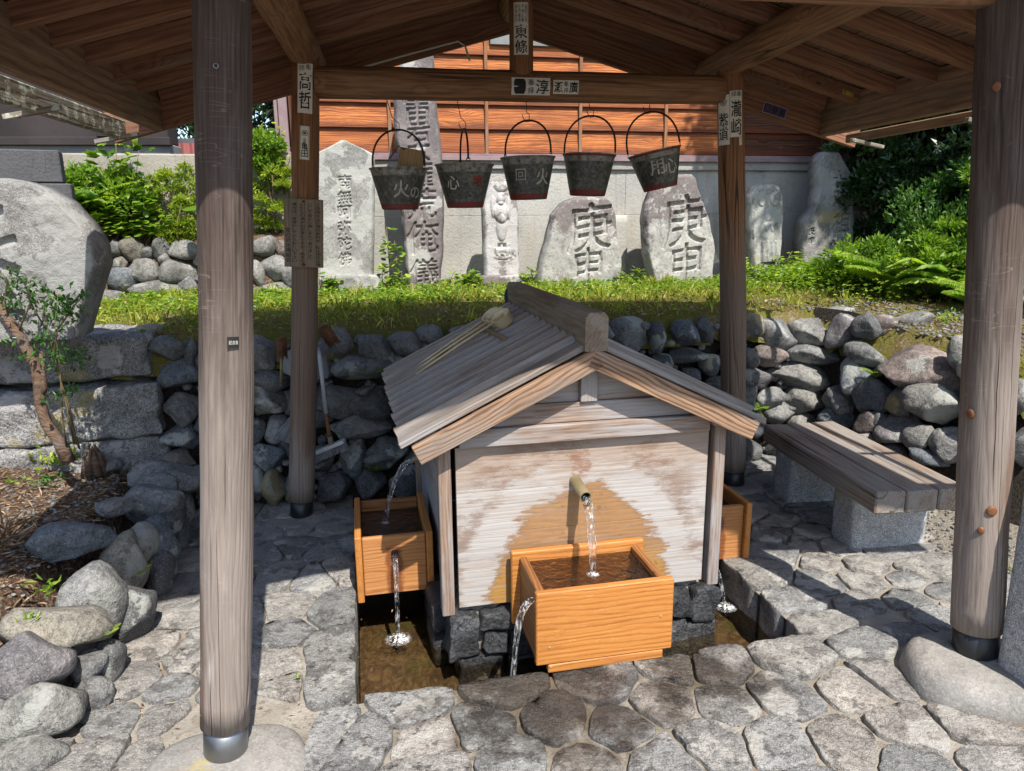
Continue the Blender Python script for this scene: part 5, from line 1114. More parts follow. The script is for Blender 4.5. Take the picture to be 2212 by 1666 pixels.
def side_trough(lab, u0, u1, v0, v1, z0, z1, fmat, sd):
    t = thing('wooden_trough', lab, 'trough', h2w(0, 0, 0), HPHI)
    SIDE_FB.append(lbox('front_board', t, (u0+.031, v0+.012, z0+.02), (u1-.031, v0+.037, z1-.004), fmat, .004))
    for x in (u0, u1-.029): lbox('side_board', t, (x, v0-.012, z0), (x+.029, v1, z1+.012), M['cedar'], .004, 1)
    lbox('back_board', t, (u0+.031, v1-.03, z0+.02), (u1-.031, v1-.003, z1-.004), M['cedar_in'], .004); lbox('floor_board', t, (u0+.031, v0+.039, z0+.02), (u1-.031, v1-.032, z0+.045), M['cedar_in'], .003)
    me = mesh_from('water_surface', [(u0+.03, v0+.036, 0), (u1-.03, v0+.036, 0), (u1-.03, v1-.03, 0), (u0+.03, v1-.03, 0)], [[0, 1, 2, 3]]); add('water_surface', me, M['trough_water'], t, Matrix.Translation((0, 0, z1-.055)))
    return t
tl = side_trough('amber cedar trough left of the spring house with a round drain hole', -.945, -.605, .33, .81, .0, .30, M['cedar_run'], 1)
A = Acc(); V, F = tube_data([(-.775, .338, .215), (-.775, .346, .215)], .016, 18); A.put(V, F); sub(A.build('drain_hole', [M['black']], tl), SIDE_FB[0])
stream('drain_stream', tl, [(-.775, .335, .208), (-.775, .29, .19), (-.778, .245, .06), (-.78, .225, -.14)], (.012, .009), 1.5, 12, 6)
splash('splash', tl, (-.78, .222, -.138), .04, 150)
splash('splash', tl, (-.805, .613, .247), .015, 40)
tr_ = side_trough('amber cedar trough at the right flank of the spring house', .615, .935, .30, .72, .0, .30, M['cedar_run'], 2)
stream('drain_stream', tr_, [(.672, .325, .2), (.69, .26, .15), (.725, .185, 0), (.745, .15, -.14)], (.009, .008), 4, 10, 8)
splash('splash', tr_, (.746, .148, -.138), .035, 110)

# ladles resting on the roof
LSL = Vector((-1, 0, -SLH)).normalized(); LN = Vector((-SLH, 0, 1)).normalized()
def roofpt(u, v, lift): return Vector((u, v, RZ(u)))+LN*lift
def ladle(lab, ub, vb, ue, ve):
    c = roofpt(ub, vb, .075); e = roofpt(ue, ve, .042); l = thing('ladle', lab, 'ladle', (0, 0, 0)); l.matrix_world = Matrix.Translation(h2w(c.x, c.y, c.z)) @ Matrix.Rotation(HPHI, 4, 'Z')
    A = Acc(); ax = (LN+Vector((-.25, -.2, .0))).normalized(); q = ax.to_track_quat('Z', 'Y').to_matrix(); n = 26; r0, r1, hh = .047, .052, .026; V = []; rings = [(0, -hh), (r0, -hh), (r1, hh), (r1-.0035, hh), (r0-.003, -hh+.005), (0, -hh+.005)]
    for r, z in rings:
        for i in range(n): an = 2*math.pi*i/n; V.append(q @ Vector((r*math.cos(an), r*math.sin(an), z)))
    for j in range(5): A.put(V[j*n:(j+2)*n], [[i, (i+1) % n, n+(i+1) % n, n+i] for i in range(n)], 0 if j < 2 else 1)
    A.build('cup', [M['ladle'], M['inside']], l, None, True)
    d = (e-c); s0 = d.normalized()*.03+Vector((0, 0, .012)); tube('handle', [s0, s0.lerp(d, .5)+Vector((0, 0, .004)), d], [.0065, .006, .0045], M['ladle'], l, 10); return l
ladle('beige plastic ladle on the ribbed roof, nearest of three to the ridge end', -.165, .98, -.60, .93)
ladle('middle of three beige plastic ladles lying on the ribbed roof', -.155, .90, -.61, .855)
ladle('beige plastic ladle on the ribbed roof, nearest of three to the viewer', -.145, .82, -.60, .775)
p0, p1 = roofpt(-.235, 1.03, .053), roofpt(-.205, .50, .053)
A = Acc(); N = 16; P = [p0.lerp(p1, i/N) for i in range(N+1)]; rr = [.0105+(.0035 if i % 5 == 3 else 0) for i in range(N+1)]; V, F = tube_data(P, rr, 12); A.put(V, F)
o = A.build('bamboo_rod', [M['bamboo']], None, None, True); o.location = (HX, HY, 0); o.rotation_euler = (0, 0, HPHI); tag(o, 'short brown bamboo rod lying across the roof ribs under the ladles', 'rod')
A = Acc()
for i in range(5):
    P = [(.05*math.cos(a_)*(1.0), VB+.01+.008*i+.004*math.sin(a_*3+i), 1.232+.066*math.sin(a_)*(1.0)) for a_ in np.linspace(0, 2*math.pi, 25)]; V, F = tube_data(P, .0075, 8, False); A.put(V, F)
o = A.build('cloth_tie', [M['rope']], None, None, True); o.location = (HX, HY, 0); o.rotation_euler = (0, 0, HPHI); tag(o, 'indigo cloth cord tied round the far end of the ridge beam', 'cord')

# ================================================================== BENCH
bn = thing('bench', 'weathered three-beam timber bench on granite blocks at the right', 'bench', (1.675, 3.16, 0), R(6.0))
for i in range(3):
    lbox('seat_beam', bn, (.004+i*.158, 0, .30), (.157+i*.158, 1.18+.01*i, .405), M['bench'] , .008, 1, .003)
rough_block('granite_support', bn, (.06, .24, -.02), (.46, .44, .296), M['granite'], .004, 31, .012, 10); rough_block('granite_support', bn, (.03, .84, -.02), (.43, 1.05, .296), M['granite'], .004, 32, .012, 10)
P = at_z(2215, 1545, 0); o = rough_block('granite_pillar', None, (-.12, -.1, 0), (.12, .14, .95), M['granite'], .003, 33, .03, 12); o.location = P+Vector((.115, .03, 0)); o.rotation_euler = (0, 0, .15); tag(o, 'grey granite pillar cut off by the right edge of the picture', 'pillar')

# ================================================================== BUCKETS
def bucket(lab, px, py_rim, wpx, wbot, hpx, handle, tilt, hrot, wire_px, items, paint, grp='fire buckets hanging from the tie beam'):
    bx = 4.16; P = None
    # depth: straight below the tie beam
    inv = PMI; d = inv.to_3x3() @ pray(px, py_rim); o = inv @ EYE; bpl = PDP/2-LY*2.335-.01; t = (bpl-o.y)/d.y; P = PM @ (o+d*t); k = depth_of(P)/FPX
    r1, r0, h = wpx*k/2, wbot*k/2, hpx*k; b = thing('fire_bucket', lab, 'bucket', (0, 0, 0), 0, grp)
    toward = math.atan2(-P.y, -P.x)                       # direction of the camera
    b.matrix_world = Matrix.Translation(P) @ Matrix.Rotation(R(tilt), 4, (P.normalized()).to_3d().cross(Vector((0, 0, 1))).cross(P.normalized()).normalized() if False else Vector((0, 1, 0))) @ Matrix.Rotation(toward, 4, 'Z')
    n = 44; A = Acc()
    def rad(z): return r1+(r0-r1)*(-z/h)
    prof = [(r1+.004, .0, 2), (r1+.004, -.006, 2), (r1, -.008, 2), (rad(-h*.075), -h*.075, 1), (rad(-h*.2), -h*.2, 1), (rad(-h*.89), -h*.89, 0), (rad(-h), -h, 3), (r0-.003, -h-.006, 3), (r0-.004, -h+.012, 3), (.0, -h+.012, 3)]
    V = []
    for r, z, _ in prof:
        for i in range(n): a_ = 2*math.pi*i/n; e = 1+.012*math.sin(2*a_+len(lab)); V.append((r*e*math.cos(a_), r*e*math.sin(a_), z))
    for j in range(len(prof)-1):
        mi = (1, 1, 1, 1, 0, 2, 2, 0, 0)[j] if paint != 'r' else (1, 2, 2, 1, 0, 2, 2, 0, 0)[j]
        A.put(V[j*n:(j+2)*n], [[(i+1) % n, i, n+i, n+(i+1) % n] for i in range(n)], mi)
    V = []; 
    for r, z in ((r1+.003, .0), (r1-.003, -.002), (r0-.004, -h+.014), (0, -h+.014)):
        for i in range(n): a_ = 2*math.pi*i/n; V.append((r*math.cos(a_), r*math.sin(a_), z))
    for j in range(3): A.put(V[j*n:(j+2)*n], [[i, (i+1) % n, n+(i+1) % n, n+i] for i in range(n)][::1], 0)
    body = A.build('bucket_body', [M['galv'], M['galv_band'], M['red_worn']], b, None, True)
    # bail handle, ears
    hh = handle*k; ha = R(hrot); ex = Vector((math.cos(ha), math.sin(ha), 0)); P_ = [ex*(r1*.98*math.cos(a_))+Vector((0, 0, .018+hh*math.sin(a_)**.8)) for a_ in np.linspace(.0, math.pi, 25)]
    tube('bail_handle', P_, .0052, M['iron'], b, 8)
    for s in (-1, 1):
        ear = lbox('ear', b, (-.012, -.004, -.035), (.012, .004, .012), M['iron'], .002); ear.matrix_local = Matrix.Translation(ex*s*(r1*.985)) @ Matrix.Rotation(ha+math.pi/2, 4, 'Z') @ ear.matrix_local
        sub(tube('ear_ring', [ex*s*(r1*.98)+Vector((0, 0, .016))+Vector((-ex.y, ex.x, 0))*0+Vector((0, 0, 1))*.009*math.sin(a_)+Vector((-ex.y, ex.x, 0))*.009*math.cos(a_) for a_ in np.linspace(0, 6.283, 13)], .0026, M['iron'], b, 6, False), ear)
    # wire hook up to the beam
    bpy.context.view_layer.update(); top = b.matrix_world @ Vector((0, 0, .018+hh)); wi = b.matrix_world.inverted()
    dw = PMI.to_3x3() @ pray(wire_px, 215); t = (bpl-o.y)/dw.y; WP = PM @ (o+dw*t); pts = [WP+Vector((0, 0, .03)), WP.lerp(top, .6), top+Vector((.012, 0, .03)), top+Vector((.012, 0, -.006)), top+Vector((-.004, 0, -.008)), top+Vector((-.02, 0, .012)), top+Vector((-.024, 0, .03))]
    tube('hanging_wire', [wi @ p for p in pts], .0022, M['iron'], b, 6)
    # painted characters on the side that faces the viewer (local +X)
    for it in items:
        ch, s, zf, size, mt, bold = it; z0 = -h*zf; V, T = glyph(ch, bold); A = Acc()
        W = []
        for x, y in V: z = z0+y*size*k; rr_ = rad(z)*1.012+.0016; a_ = (s*k+x*size*k)/rr_; W.append((rr_*math.cos(a_), rr_*math.sin(a_), z))
        A.put(W, T.tolist()); sub(A.build('painted_character', [M[mt]], b), body)
    return b
b1 = bucket('galvanised fire bucket with a wooden plaque in it, leftmost of five', 861, 364, 122, 78, 84, 72, 0, 68, 832, [('火', 4, .54, 38, 'white_mark', .035), ('の', 36, .62, 27, 'white_mark', .02), ('一', -40, .4, 14, 'red', .09)], '')
b2 = bucket('wide dark fire bucket whose handle is seen edge on, second from left', 1003, 356, 124, 78, 88, 66, 0, 8, 985, [('心', -26, .45, 32, 'white_mark', .03), ('用', 28, .42, 24, 'red', .02)], '')
b3 = bucket('fire bucket with a small square mark, middle of the five', 1140, 340, 116, 80, 86, 68, -1, 60, 1136, [('回', -16, .45, 26, 'white_mark', .0), ('火', 34, .5, 36, 'white_mark', .03)], '')
b4 = bucket('fire bucket with bare metal front and red rim, second from right', 1273, 334, 114, 78, 84, 72, 2, 78, 1270, [], 'r')
b5 = bucket('tilted fire bucket with red rim and faded white characters, rightmost of five', 1413, 327, 114, 74, 78, 74, -12, 90, 1408, [('用', 0, .45, 34, 'white_mark', .02), ('心', 32, .48, 36, 'white_mark', .02)], 'r')
bpy.context.view_layer.update()
P = b1.matrix_world.translation+Vector((.07, 0, 0)); o = add('wooden_plaque', boxmesh(.12, .13, .016, .003), M['plaque'], None, Matrix.Translation(P+Vector((0, -.02, .035))) @ Matrix.Rotation(R(10), 4, 'Y') @ Matrix.Rotation(R(80), 4, 'X') @ Matrix.Rotation(R(90), 4, 'Z')); tag(o, 'small plain wooden plaque standing in the leftmost fire bucket', 'plaque')
tube('cord', [Vector((.05, .04, .01)), Vector((.055, .075, .03)), Vector((.02, .095, .01)), Vector((-.01, .11, .01))], .004, M['palm'], o, 6)

# ================================================================== NOTICE BOARD ON THE REAR LEFT POST
xb_ = xloc(bl, 660, 503); Pn = bl.matrix_world @ Vector((xb_, 0, 0)); axis = (bl.matrix_world.to_3x3() @ Vector((1, 0, 0))).normalized(); toC = (EYE-Pn); toC = (toC-axis*toC.dot(axis)).normalized()
k4 = depth_of(Pn)/FPX; wN, hN = 80*k4, 142*k4; ex = axis.cross(toC).normalized(); nb = thing('notice_board', 'grey wooden notice board with brushed ink text on the rear left post', 'sign', (0, 0, 0))
mm = Matrix((ex, axis, toC)).transposed().to_4x4(); mm.translation = Pn+toC*.086-axis*.0; mm = mm @ Matrix.Rotation(R(1.0), 4, 'Z'); nb.matrix_world = mm
add('board', boxmesh(hN, wN, .018, .003), M['sign'], nb, Matrix.Rotation(R(90), 4, 'Z'))
lines = ['この用水は宿場の飲料水 防火用の水場', 'として昔から親しまれて参りました', '山からの湧き出る清水ですが 飲まれる', '場合は一度沸かしてからお使い下さい']
its = []
for i, l in enumerate(lines): n_ = len(l); s_ = hN*.92/18; its += column(l, wN*(.36-.2*i), hN*.44, wN*.135, .012, s_)
its += column('宮の沢水場組合', -wN*.40, hN*.08, wN*.14, .012, hN*.073)
label_mesh('ink_text', nb, wN, hN, its, lambda s, t, l: Vector((s, t, .0092+l*.2)), [None, M['ink']])
for t_ in (.46, -.46): add('screw', rock_mesh('screw', 2, 0, 0, 2), M['iron'], nb, Matrix.Translation((0, hN*t_, .01)) @ Matrix.Diagonal((.007, .007, .003, 1)))

# ================================================================== CLEANING TOOLS BEHIND THE REAR LEFT POST
def P3(px, py, y): return at_y(px, py, y)
yq = 4.08
t = thing('deck_brush', 'white-handled deck brush with grey bristles propped right of the rear left post', 'brush', P3(725, 985, yq)); T0_ = Vector(t.location); L3 = lambda px, py, y=yq: P3(px, py, y)-T0_
tube('handle', [L3(688, 752), L3(704, 893)], .0115, M['white_plastic'], t, 12); tube('worn_ferrule', [L3(704, 893), L3(712, 945)], [.0105, .012], M['batten'], t, 12); tube('socket', [L3(712, 942), L3(716, 962)], [.014, .018], M['bench'], t, 12)
mmb, L = basis(L3(665, 985), L3(744, 952)); bh = add('brush_head', boxmesh(L, .06, .022, .004), M['white_plastic'], t, mmb)
A = Acc(); dn = (mmb.to_3x3() @ Vector((0, 0, -1)))
for i in range(22):
    for j in range(4):
        q = mmb @ Vector((-L/2+L*(i+.5)/22, -.02+.013*j, -.011)); q2 = q+dn*.042+Vector((rb.uniform(-.008, .008), rb.uniform(-.01, .005), 0)); V, F = tube_data([q, q2], [.0035, .0055], 6); A.put(V, F)
sub(A.build('bristles', [M['bristle']], t), bh)
t = thing('dustpan', 'grey plastic dustpan hanging right of the rear left post', 'dustpan', P3(695, 800, yq+.05)); T0_ = Vector(t.location)
A = Acc(); q = [L3(684, 770, yq+.05), L3(703, 765, yq+.05), L3(711, 808, yq+.05), L3(708, 815, yq+.05), L3(682, 818, yq+.05)]
V = [v for v in q]+[v+Vector((0, .012, 0)) for v in q]; A.put(V, [[0, 1, 2, 3, 4][::-1], [5, 6, 7, 8, 9]]+[[i, (i+1) % 5, 5+(i+1) % 5, 5+i] for i in range(5)]); A.build('pan', [M['grey_plastic']], t)
tube('rim', [q[1]+Vector((0, -.012, 0)), q[2]+Vector((0, -.014, 0)), q[3]+Vector((0, -.014, 0)), q[4]+Vector((0, -.01, 0))], .006, M['grey_plastic'], t, 8); tube('handle', [L3(693, 740, yq+.05), L3(694, 770, yq+.05)], .012, M['grey_plastic'], t, 10)
A = Acc()
for i in range(260):
    c = L3(702, 745, yq-.02)+Vector((RNG.normal(0, .016), RNG.normal(0, .012), RNG.normal(0, .03))); e = c+Vector((RNG.normal(0, .014), RNG.normal(0, .014), RNG.normal(0, .016))); V, F = tube_data([c, e], .0012, 4, False); A.put(V, F)
A.build('scouring_mesh', [M['bristle']], t)
def hairbrush(name, lab, cat, p0, p1, r, n, y, mat, hp):
    t = thing(name, lab, cat, P3(*p1, y)); o_ = Vector(t.location); a, b = P3(*p0, y)-o_, P3(*p1, y)-o_; ax = (b-a).normalized(); A = Acc()
    V, F = tube_data([a, a.lerp(b, .25), a.lerp(b, .7), b], [r*.6, r*.92, r*.9, r*.55], 14, True); A.put(V, F)
    for i in range(n):
        f = rb.random(); c = a.lerp(b, f); dr = Vector((rb.gauss(0, 1), rb.gauss(0, 1), rb.gauss(0, 1))); dr = (dr-ax*dr.dot(ax)).normalized(); e = c+dr*r*rb.uniform(.95, 1.2)+ax*.025; V, F = tube_data([c+dr*r*.7, e], [.002, .0008], 3, False); A.put(V, F)
    A.build('bristle_head', [mat], t); tube('handle', [P3(*hp[0], y)-o_, P3(*hp[1], y)-o_], .008, M['bamboo'], t, 8); return t
hairbrush('palm_brush', 'dark brown palm-fibre brush at the wall top right of the rear left post', 'brush', (696, 706), (720, 740), .034, 420, yq-.03, M['palm'], [(690, 700), (697, 708)])
hairbrush('hand_broom', 'small brown hand broom with wooden stick left of the rear left post', 'brush', (608, 728), (609, 768), .03, 340, yq-.02, M['palm'], [(608, 765), (607, 835)])
t = thing('garden_broom', 'grey bamboo broom with splayed bristles low behind the rear left post', 'broom', P3(600, 955, yq)); T0_ = Vector(t.location); A = Acc()
for i in range(46):
    f = i/45; a = L3(636+f*6, 890+6*f); b = L3(590+f*34, 945+12*f+rb.uniform(-2, 2), yq-.03+rb.uniform(-.02, .02)); V, F = tube_data([a, b], [.0018, .0022], 5); A.put(V, F)
A.build('bristles', [M['bristle']], t); tube('handle', [L3(640, 895), L3(655, 760)], .011, M['bamboo'], t, 10); tube('binding', [L3(634, 898), L3(640, 892)], .022, M['green_plastic'], t, 10)

# ================================================================== STONE MONUMENTS (carved fronts are real relief)
def carve_mask(items, x0, x1, z0, z1, res=.003):
    nx, nz = int((x1-x0)/res)+1, int((z1-z0)/res)+1; G = np.zeros((nz, nx), np.float32)
    for ch, cx, cz, sx, sz, bold in items:
        V, T = glyph(ch, bold)
        if not len(V): continue
        X = ((cx+V[:, 0]*sx)-x0)/res; Z = ((cz+V[:, 1]*sz)-z0)/res
        for a, b, c in T:
            xs, zs_ = X[[a, b, c]], Z[[a, b, c]]; i0, i1 = int(max(0, math.floor(xs.min()))), int(min(nx-1, math.ceil(xs.max()))); j0, j1 = int(max(0, math.floor(zs_.min()))), int(min(nz-1, math.ceil(zs_.max())))
            if i1 < i0 or j1 < j0: continue
            gx, gz = np.meshgrid(np.arange(i0, i1+1), np.arange(j0, j1+1)); d = (zs_[1]-zs_[2])*(xs[0]-xs[2])+(xs[2]-xs[1])*(zs_[0]-zs_[2])
            if abs(d) < 1e-9: continue
            l0 = ((zs_[1]-zs_[2])*(gx-xs[2])+(xs[2]-xs[1])*(gz-zs_[2]))/d; l1 = ((zs_[2]-zs_[0])*(gx-xs[2])+(xs[0]-xs[2])*(gz-zs_[2]))/d
            G[j0:j1+1, i0:i1+1][(l0 >= -.02) & (l1 >= -.02) & (l0+l1 <= 1.02)] = 1
    for _ in range(4): G[1:-1, 1:-1] = (G[1:-1, 1:-1]*2+G[:-2, 1:-1]+G[2:, 1:-1]+G[1:-1, :-2]+G[1:-1, 2:])/6
    return G, x0, z0, res
def monument(label, rows, cplane, mat, items=(), thick=.16, depth=.016, base=None, relief=None, nx=110, nz=170, basemat=None, rough=.006, seed=0, lean=0.0, cat='stone monument', name='stone_monument'):
    n = Vector((-.2, 1, 0)); pyb, xl, xr = rows[-1]; P0 = at_plane((xl+xr)/2, pyb, n, cplane); ang = math.atan(.2); ca, sa = math.cos(ang), math.sin(ang)
    def loc(px, py): p = at_plane(px, py, n, cplane)-P0; return p.x*ca+p.y*sa, p.z
    R_ = sorted([(loc((a+b)/2, y)[1], loc(a, y)[0], loc(b, y)[0]) for y, a, b in rows]); zs_ = np.array([r[0] for r in R_]); L = np.array([r[1] for r in R_]); Rr = np.array([r[2] for r in R_])
    zt_ = zs_[-1]; m_ = thing(name, label, cat, P0, ang, None)
    k = depth_of(P0)/FPX; its = [(c, *loc(cx, cy), s*k, (s2 if s2 else s)*k, bd) for (c, cx, cy, s, s2, bd) in items]
    G, gx0, gz0, res = carve_mask(its, L.min(), Rr.max(), 0, zt_) if its else (None, 0, 0, 1)
    tt = np.linspace(0, 1, nz); zz_ = zt_*tt; sl = lambda a: np.interp(zz_, zs_, a); 
    Ls, Rs = sl(L), sl(Rr)
    for _ in range(3): Ls[1:-1] = (Ls[:-2]+Ls[1:-1]*2+Ls[2:])/4; Rs[1:-1] = (Rs[:-2]+Rs[1:-1]*2+Rs[2:])/4
    cw_ = min(1.6, (Rs.max()-Ls.min())/.7); V = []; u = np.linspace(0, 1, nx); u = .5-.5*np.cos(u*math.pi)*.0+(u-.5); H = thick/2
    for j in range(nz):
        z = zz_[j]; wl = .008*mnoise.noise(Vector((z*7, seed, 0))); wr = .008*mnoise.noise(Vector((z*7, seed, 9))); l, r = Ls[j]+wl, Rs[j]+wr; half = max(.004, (r-l)/2)
        for i in range(nx):
            x = l+(r-l)*u[i]; e = min(x-l, r-x, (zt_-z)*1.2+.002); rd = .035; f = 1-(max(0, rd-e)/rd)**2*.75; y = -H*f
            y += rough*mnoise.noise(Vector((x*6+seed, z*6, seed)))+rough*.4*mnoise.noise(Vector((x*19+seed, z*19, seed)))
            if G is not None:
                wx = .008*cw_*mnoise.noise(Vector((x*9+seed*3, z*9, 1)))+.05*cw_*(z-.4)*0; wz = .011*cw_*mnoise.noise(Vector((x*8, z*8+seed*5, 7)))-.12*cw_*(x-(l+r)/2)
                gi, gj = (x+wx-gx0)/res, (z+wz-gz0)/res; a0, b0 = int(gi), int(gj)
                if 0 <= a0 < G.shape[1]-1 and 0 <= b0 < G.shape[0]-1:
                    fa, fb = gi-a0, gj-b0; gv = ((G[b0, a0]*(1-fa)+G[b0, a0+1]*fa)*(1-fb)+(G[b0+1, a0]*(1-fa)+G[b0+1, a0+1]*fa)*fb); gv += .2*mnoise.noise(Vector((x*16, z*16, seed)))*(.08 < gv < .95); y += depth*sm((gv-.12)/.5)
            if relief: y -= relief((x-(l+r)/2)/((Rs.max()-Ls.min())/2), z/zt_)
            V.append((x, y, z))
    F = []
    for j in range(nz-1):
        for i in range(nx-1): a = j*nx+i; F.append([a, a+1, a+nx+1, a+nx])
    b0 = len(V)
    for j in range(nz):
        for q in (0, nx-1): x, y, z = V[j*nx+q]; V.append((x*.97, H, z))
    for j in range(nz-1):
        a, c = j*nx, (j+1)*nx; F.append([a+nx, a, b0+2*j, b0+2*(j+1)] if False else [b0+2*j, a, c, b0+2*(j+1)]); F.append([a+nx-1, b0+2*j+1, b0+2*(j+1)+1, c+nx-1]); F.append([b0+2*j+1, b0+2*j, b0+2*(j+1), b0+2*(j+1)+1])
    j = nz-1; F.append([j*nx+i for i in range(nx)]+[b0+2*j+1, b0+2*j])
    body = add('carved_slab', mesh_from('carved_slab', V, F, True), mat, m_, Matrix.Rotation(R(lean), 4, 'X'))
    if base:
        y1, y2, a, b = base; xa_, z1 = loc(a, y1); xb_, _ = loc(b, y1); z2 = loc(a, y2)[1]; rough_block('base_stone', m_, (xa_, -H-.07, z2-.05), (xb_, H+.05, .004), basemat or M['mon_lichen'], .008, seed+40, .02, 12)
    return m_
E_ = lambda x, z, cx, cz, rx, rz, h: h*max(0, 1-((x-cx)/rx)**2-((z-cz)/rz)**2)**.6
def pillar_relief(x, z):
    r = E_(x, z, 0, .80, .24, .065, .035)+E_(x, z, .0, .66, .40, .11, .035)+E_(x, z, -.42, .72, .12, .12, .02)+E_(x, z, .4, .7, .12, .12, .02)+E_(x, z, 0, .5, .3, .14, .03)+E_(x, z, 0, .93, .4, .06, .02)
    for q in (-.28, 0, .28): r = max(r, E_(x, z, q, .26, .14, .05, .02)); r = max(r, E_(x, z, q, .31, .09, .025, .02))
    r -= .03*max(0, 1-((x)/.42)**2-((z-.31)/.035)**2)*(abs(x) > .0); return r+E_(x, z, 0, .2, .5, .035, .012)
def jizo_relief(x, z):
    r = E_(x, z, .02, .685, .24, .08, .03)-.012*max(0, 1-((x-.02)/.34)**2-((z-.69)/.11)**2)**.5
    body = E_(x, z, .05, .48, .42, .14, .035); skirt = (.03 if abs(x-.05) < .42-.25*abs(z-.33) and .2 < z < .42 else 0)+.006*math.sin(x*26+z*9)*(.2 < z < .5)*(abs(x) < .42)
    r = max(r, body) if body > 0 else r
    r = max(r, skirt*min(1, max(0, (.45-abs(x-.05))/.06))); r = max(r, E_(x, z, -.12, .55, .13, .05, .045), E_(x, z, .16, .54, .13, .05, .045))
    for c in (-.3, .38): d = math.hypot((x-c), (z-.875)*2.3); r += .012*(abs(d-.19) < .035)+.007*(d < .15)
    return .9*(r+E_(x, z, .05, .13, .5, .05, .02)+.012*(abs(x+.72) < .03 and .45 < z < .9))
n5 = lambda c, x, y, s, s2=None, b=0: (c, x, y, s, s2, 0.0)
monument('huge rounded grey monument with deep carved strokes at the left edge', [(386,-20,25),(392,-70,60),(405,-110,100),(438,-170,160),(486,-210,201),(534,-235,228),(575,-240,237),(598,-235,228),(648,-215,210),(694,-205,200),(731,-195,188)], 4.2-.02, M['mon_grey'], [n5('養', -52, 560, 230, 290, .015)], .26, .03, None, None, 180, 170, rough=.012, seed=1)
monument('tall pointed lichened slab with six carved characters beside the notice board', [(303,738,746),(312,722,764),(334,678,809),(345,677,810),(500,678,809),(595,680,808)], 6.9, M['mon_lichen'], [n5(c, 745, 394+i*33, 31) for i, c in enumerate('南無阿弥陀佛')],   .13, .014, (595, 636, 664, 821), None, 110, 190, seed=2)
monument('very tall narrow purple-grey monument with a column of large carved characters', [(92,890,915),(100,878,926),(112,870,934),(125,867,937),(216,850,941),(303,852,952),(337,860,954),(452,864,959),(553,874,957),(624,880,948)], 7.02, M['mon_purple'], [n5('雷', 900, 232, 62), n5('岩', 902, 284, 50), n5('大', 903, 326, 50), n5('権', 905, 378, 58), n5('荒', 910, 441, 66), n5('俺', 912, 512, 74), n5('儀', 915, 588, 66)], .16, .02, None, None, 80, 260, seed=3)
monument('slim whitened pillar with a worn carved deity above three monkeys', [(388,1066,1096),(393,1055,1107),(420,1044,1114),(451,1040,1118),(594,1045,1122)], 6.98, M['mon_white'], (), .13, .01, (596, 627, 1036, 1132), pillar_relief, 70, 170, M['mon_purple'], seed=4)
monument('squat rounded monument with two big cursive characters between pillar and leaning slab', [(426,1246,1299),(431,1228,1310),(438,1214,1318),(465,1190,1327),(520,1177,1331),(563,1164,1340),(600,1158,1339),(624,1158,1336)], 6.96, M['mon_two'], [n5('庚', 1267, 492, 105, 110, .03), n5('申', 1265, 575, 74, 82, .03)], .2, .03, (622, 650, 1190, 1345), None, 130, 150, M['mon_lichen'], seed=5)
monument('broad brownish monument with two deep carved characters on a flat base slab', [(377,1445,1490),(386,1425,1499),(409,1406,1505),(440,1391,1516),(478,1387,1528),(520,1389,1538),(544,1390,1540),(584,1400,1536),(614,1408,1533)], 6.94, M['mon_two2'] if 'mon_two2' in M else M['mon_two'], [n5('庚', 1470, 478, 108, 112, .03), n5('申', 1474, 567, 84, 88, .03)], .18, .034, (614, 646, 1379, 1552), None, 130, 170, M['mon_lichen'], seed=6)
monument('small round-topped pale stone with a praying figure in relief', [(398,1640,1670),(404,1625,1680),(424,1611,1687),(451,1613,1690),(575,1620,1682),(606,1622,1680)], 6.92, M['mon_figure'] if 'mon_figure' in M else M['mon_lichen'], (), .12, .01, None, jizo_relief, 80, 170, seed=7)
monument('tall shaded grey gourd-shaped monument with three characters beside the ferns', [(328,1774,1801),(335,1765,1809),(350,1758,1818),(375,1753,1831),(405,1758,1836),(449,1747,1837),(481,1725,1838),(520,1721,1837),(563,1722,1830),(584,1726,1828)], 7.02, M['mon_grey'], [n5('道', 1813, 420, 52), n5('祖', 1808, 484, 46), n5('神', 1800, 540, 46), n5('庚', 1743, 496, 16), n5('申', 1743, 516, 16)], .17, .022, None, None, 100, 190, seed=8)

# ================================================================== VEGETATION
def leaves(C, D, L, Wd, fold=.25, up=None):
    """four-point folded leaves: C base (n,3), D direction (n,3), L length (n,), Wd width (n,)"""
    n = len(C); D = D/np.linalg.norm(D, axis=1, keepdims=True); r = RNG.normal(size=(n, 3)) if up is None else np.broadcast_to(up, (n, 3))+RNG.normal(size=(n, 3))*.35
    S = np.cross(D, r); S /= np.linalg.norm(S, axis=1, keepdims=True)+1e-9; N = np.cross(S, D); L = L[:, None]; Wd = Wd[:, None]; mid = C+D*L*.45
    V = np.stack([C, mid+S*Wd*.5+N*Wd*fold, C+D*L-N*L*.12, mid-S*Wd*.5+N*Wd*fold], 1).reshape(-1, 3); b = np.arange(n)[:, None]*4
    F = np.concatenate([b+np.array([0, 2, 1]), b+np.array([0, 3, 2])], 0); return V, F
def leaf_obj(name, V, F, tint, mat, parent=None, kind=None):
    o = add(name, quick_mesh(name, V, F, False, np.repeat(tint, 4)), mat, parent)
    if kind: o['kind'] = kind
    return o
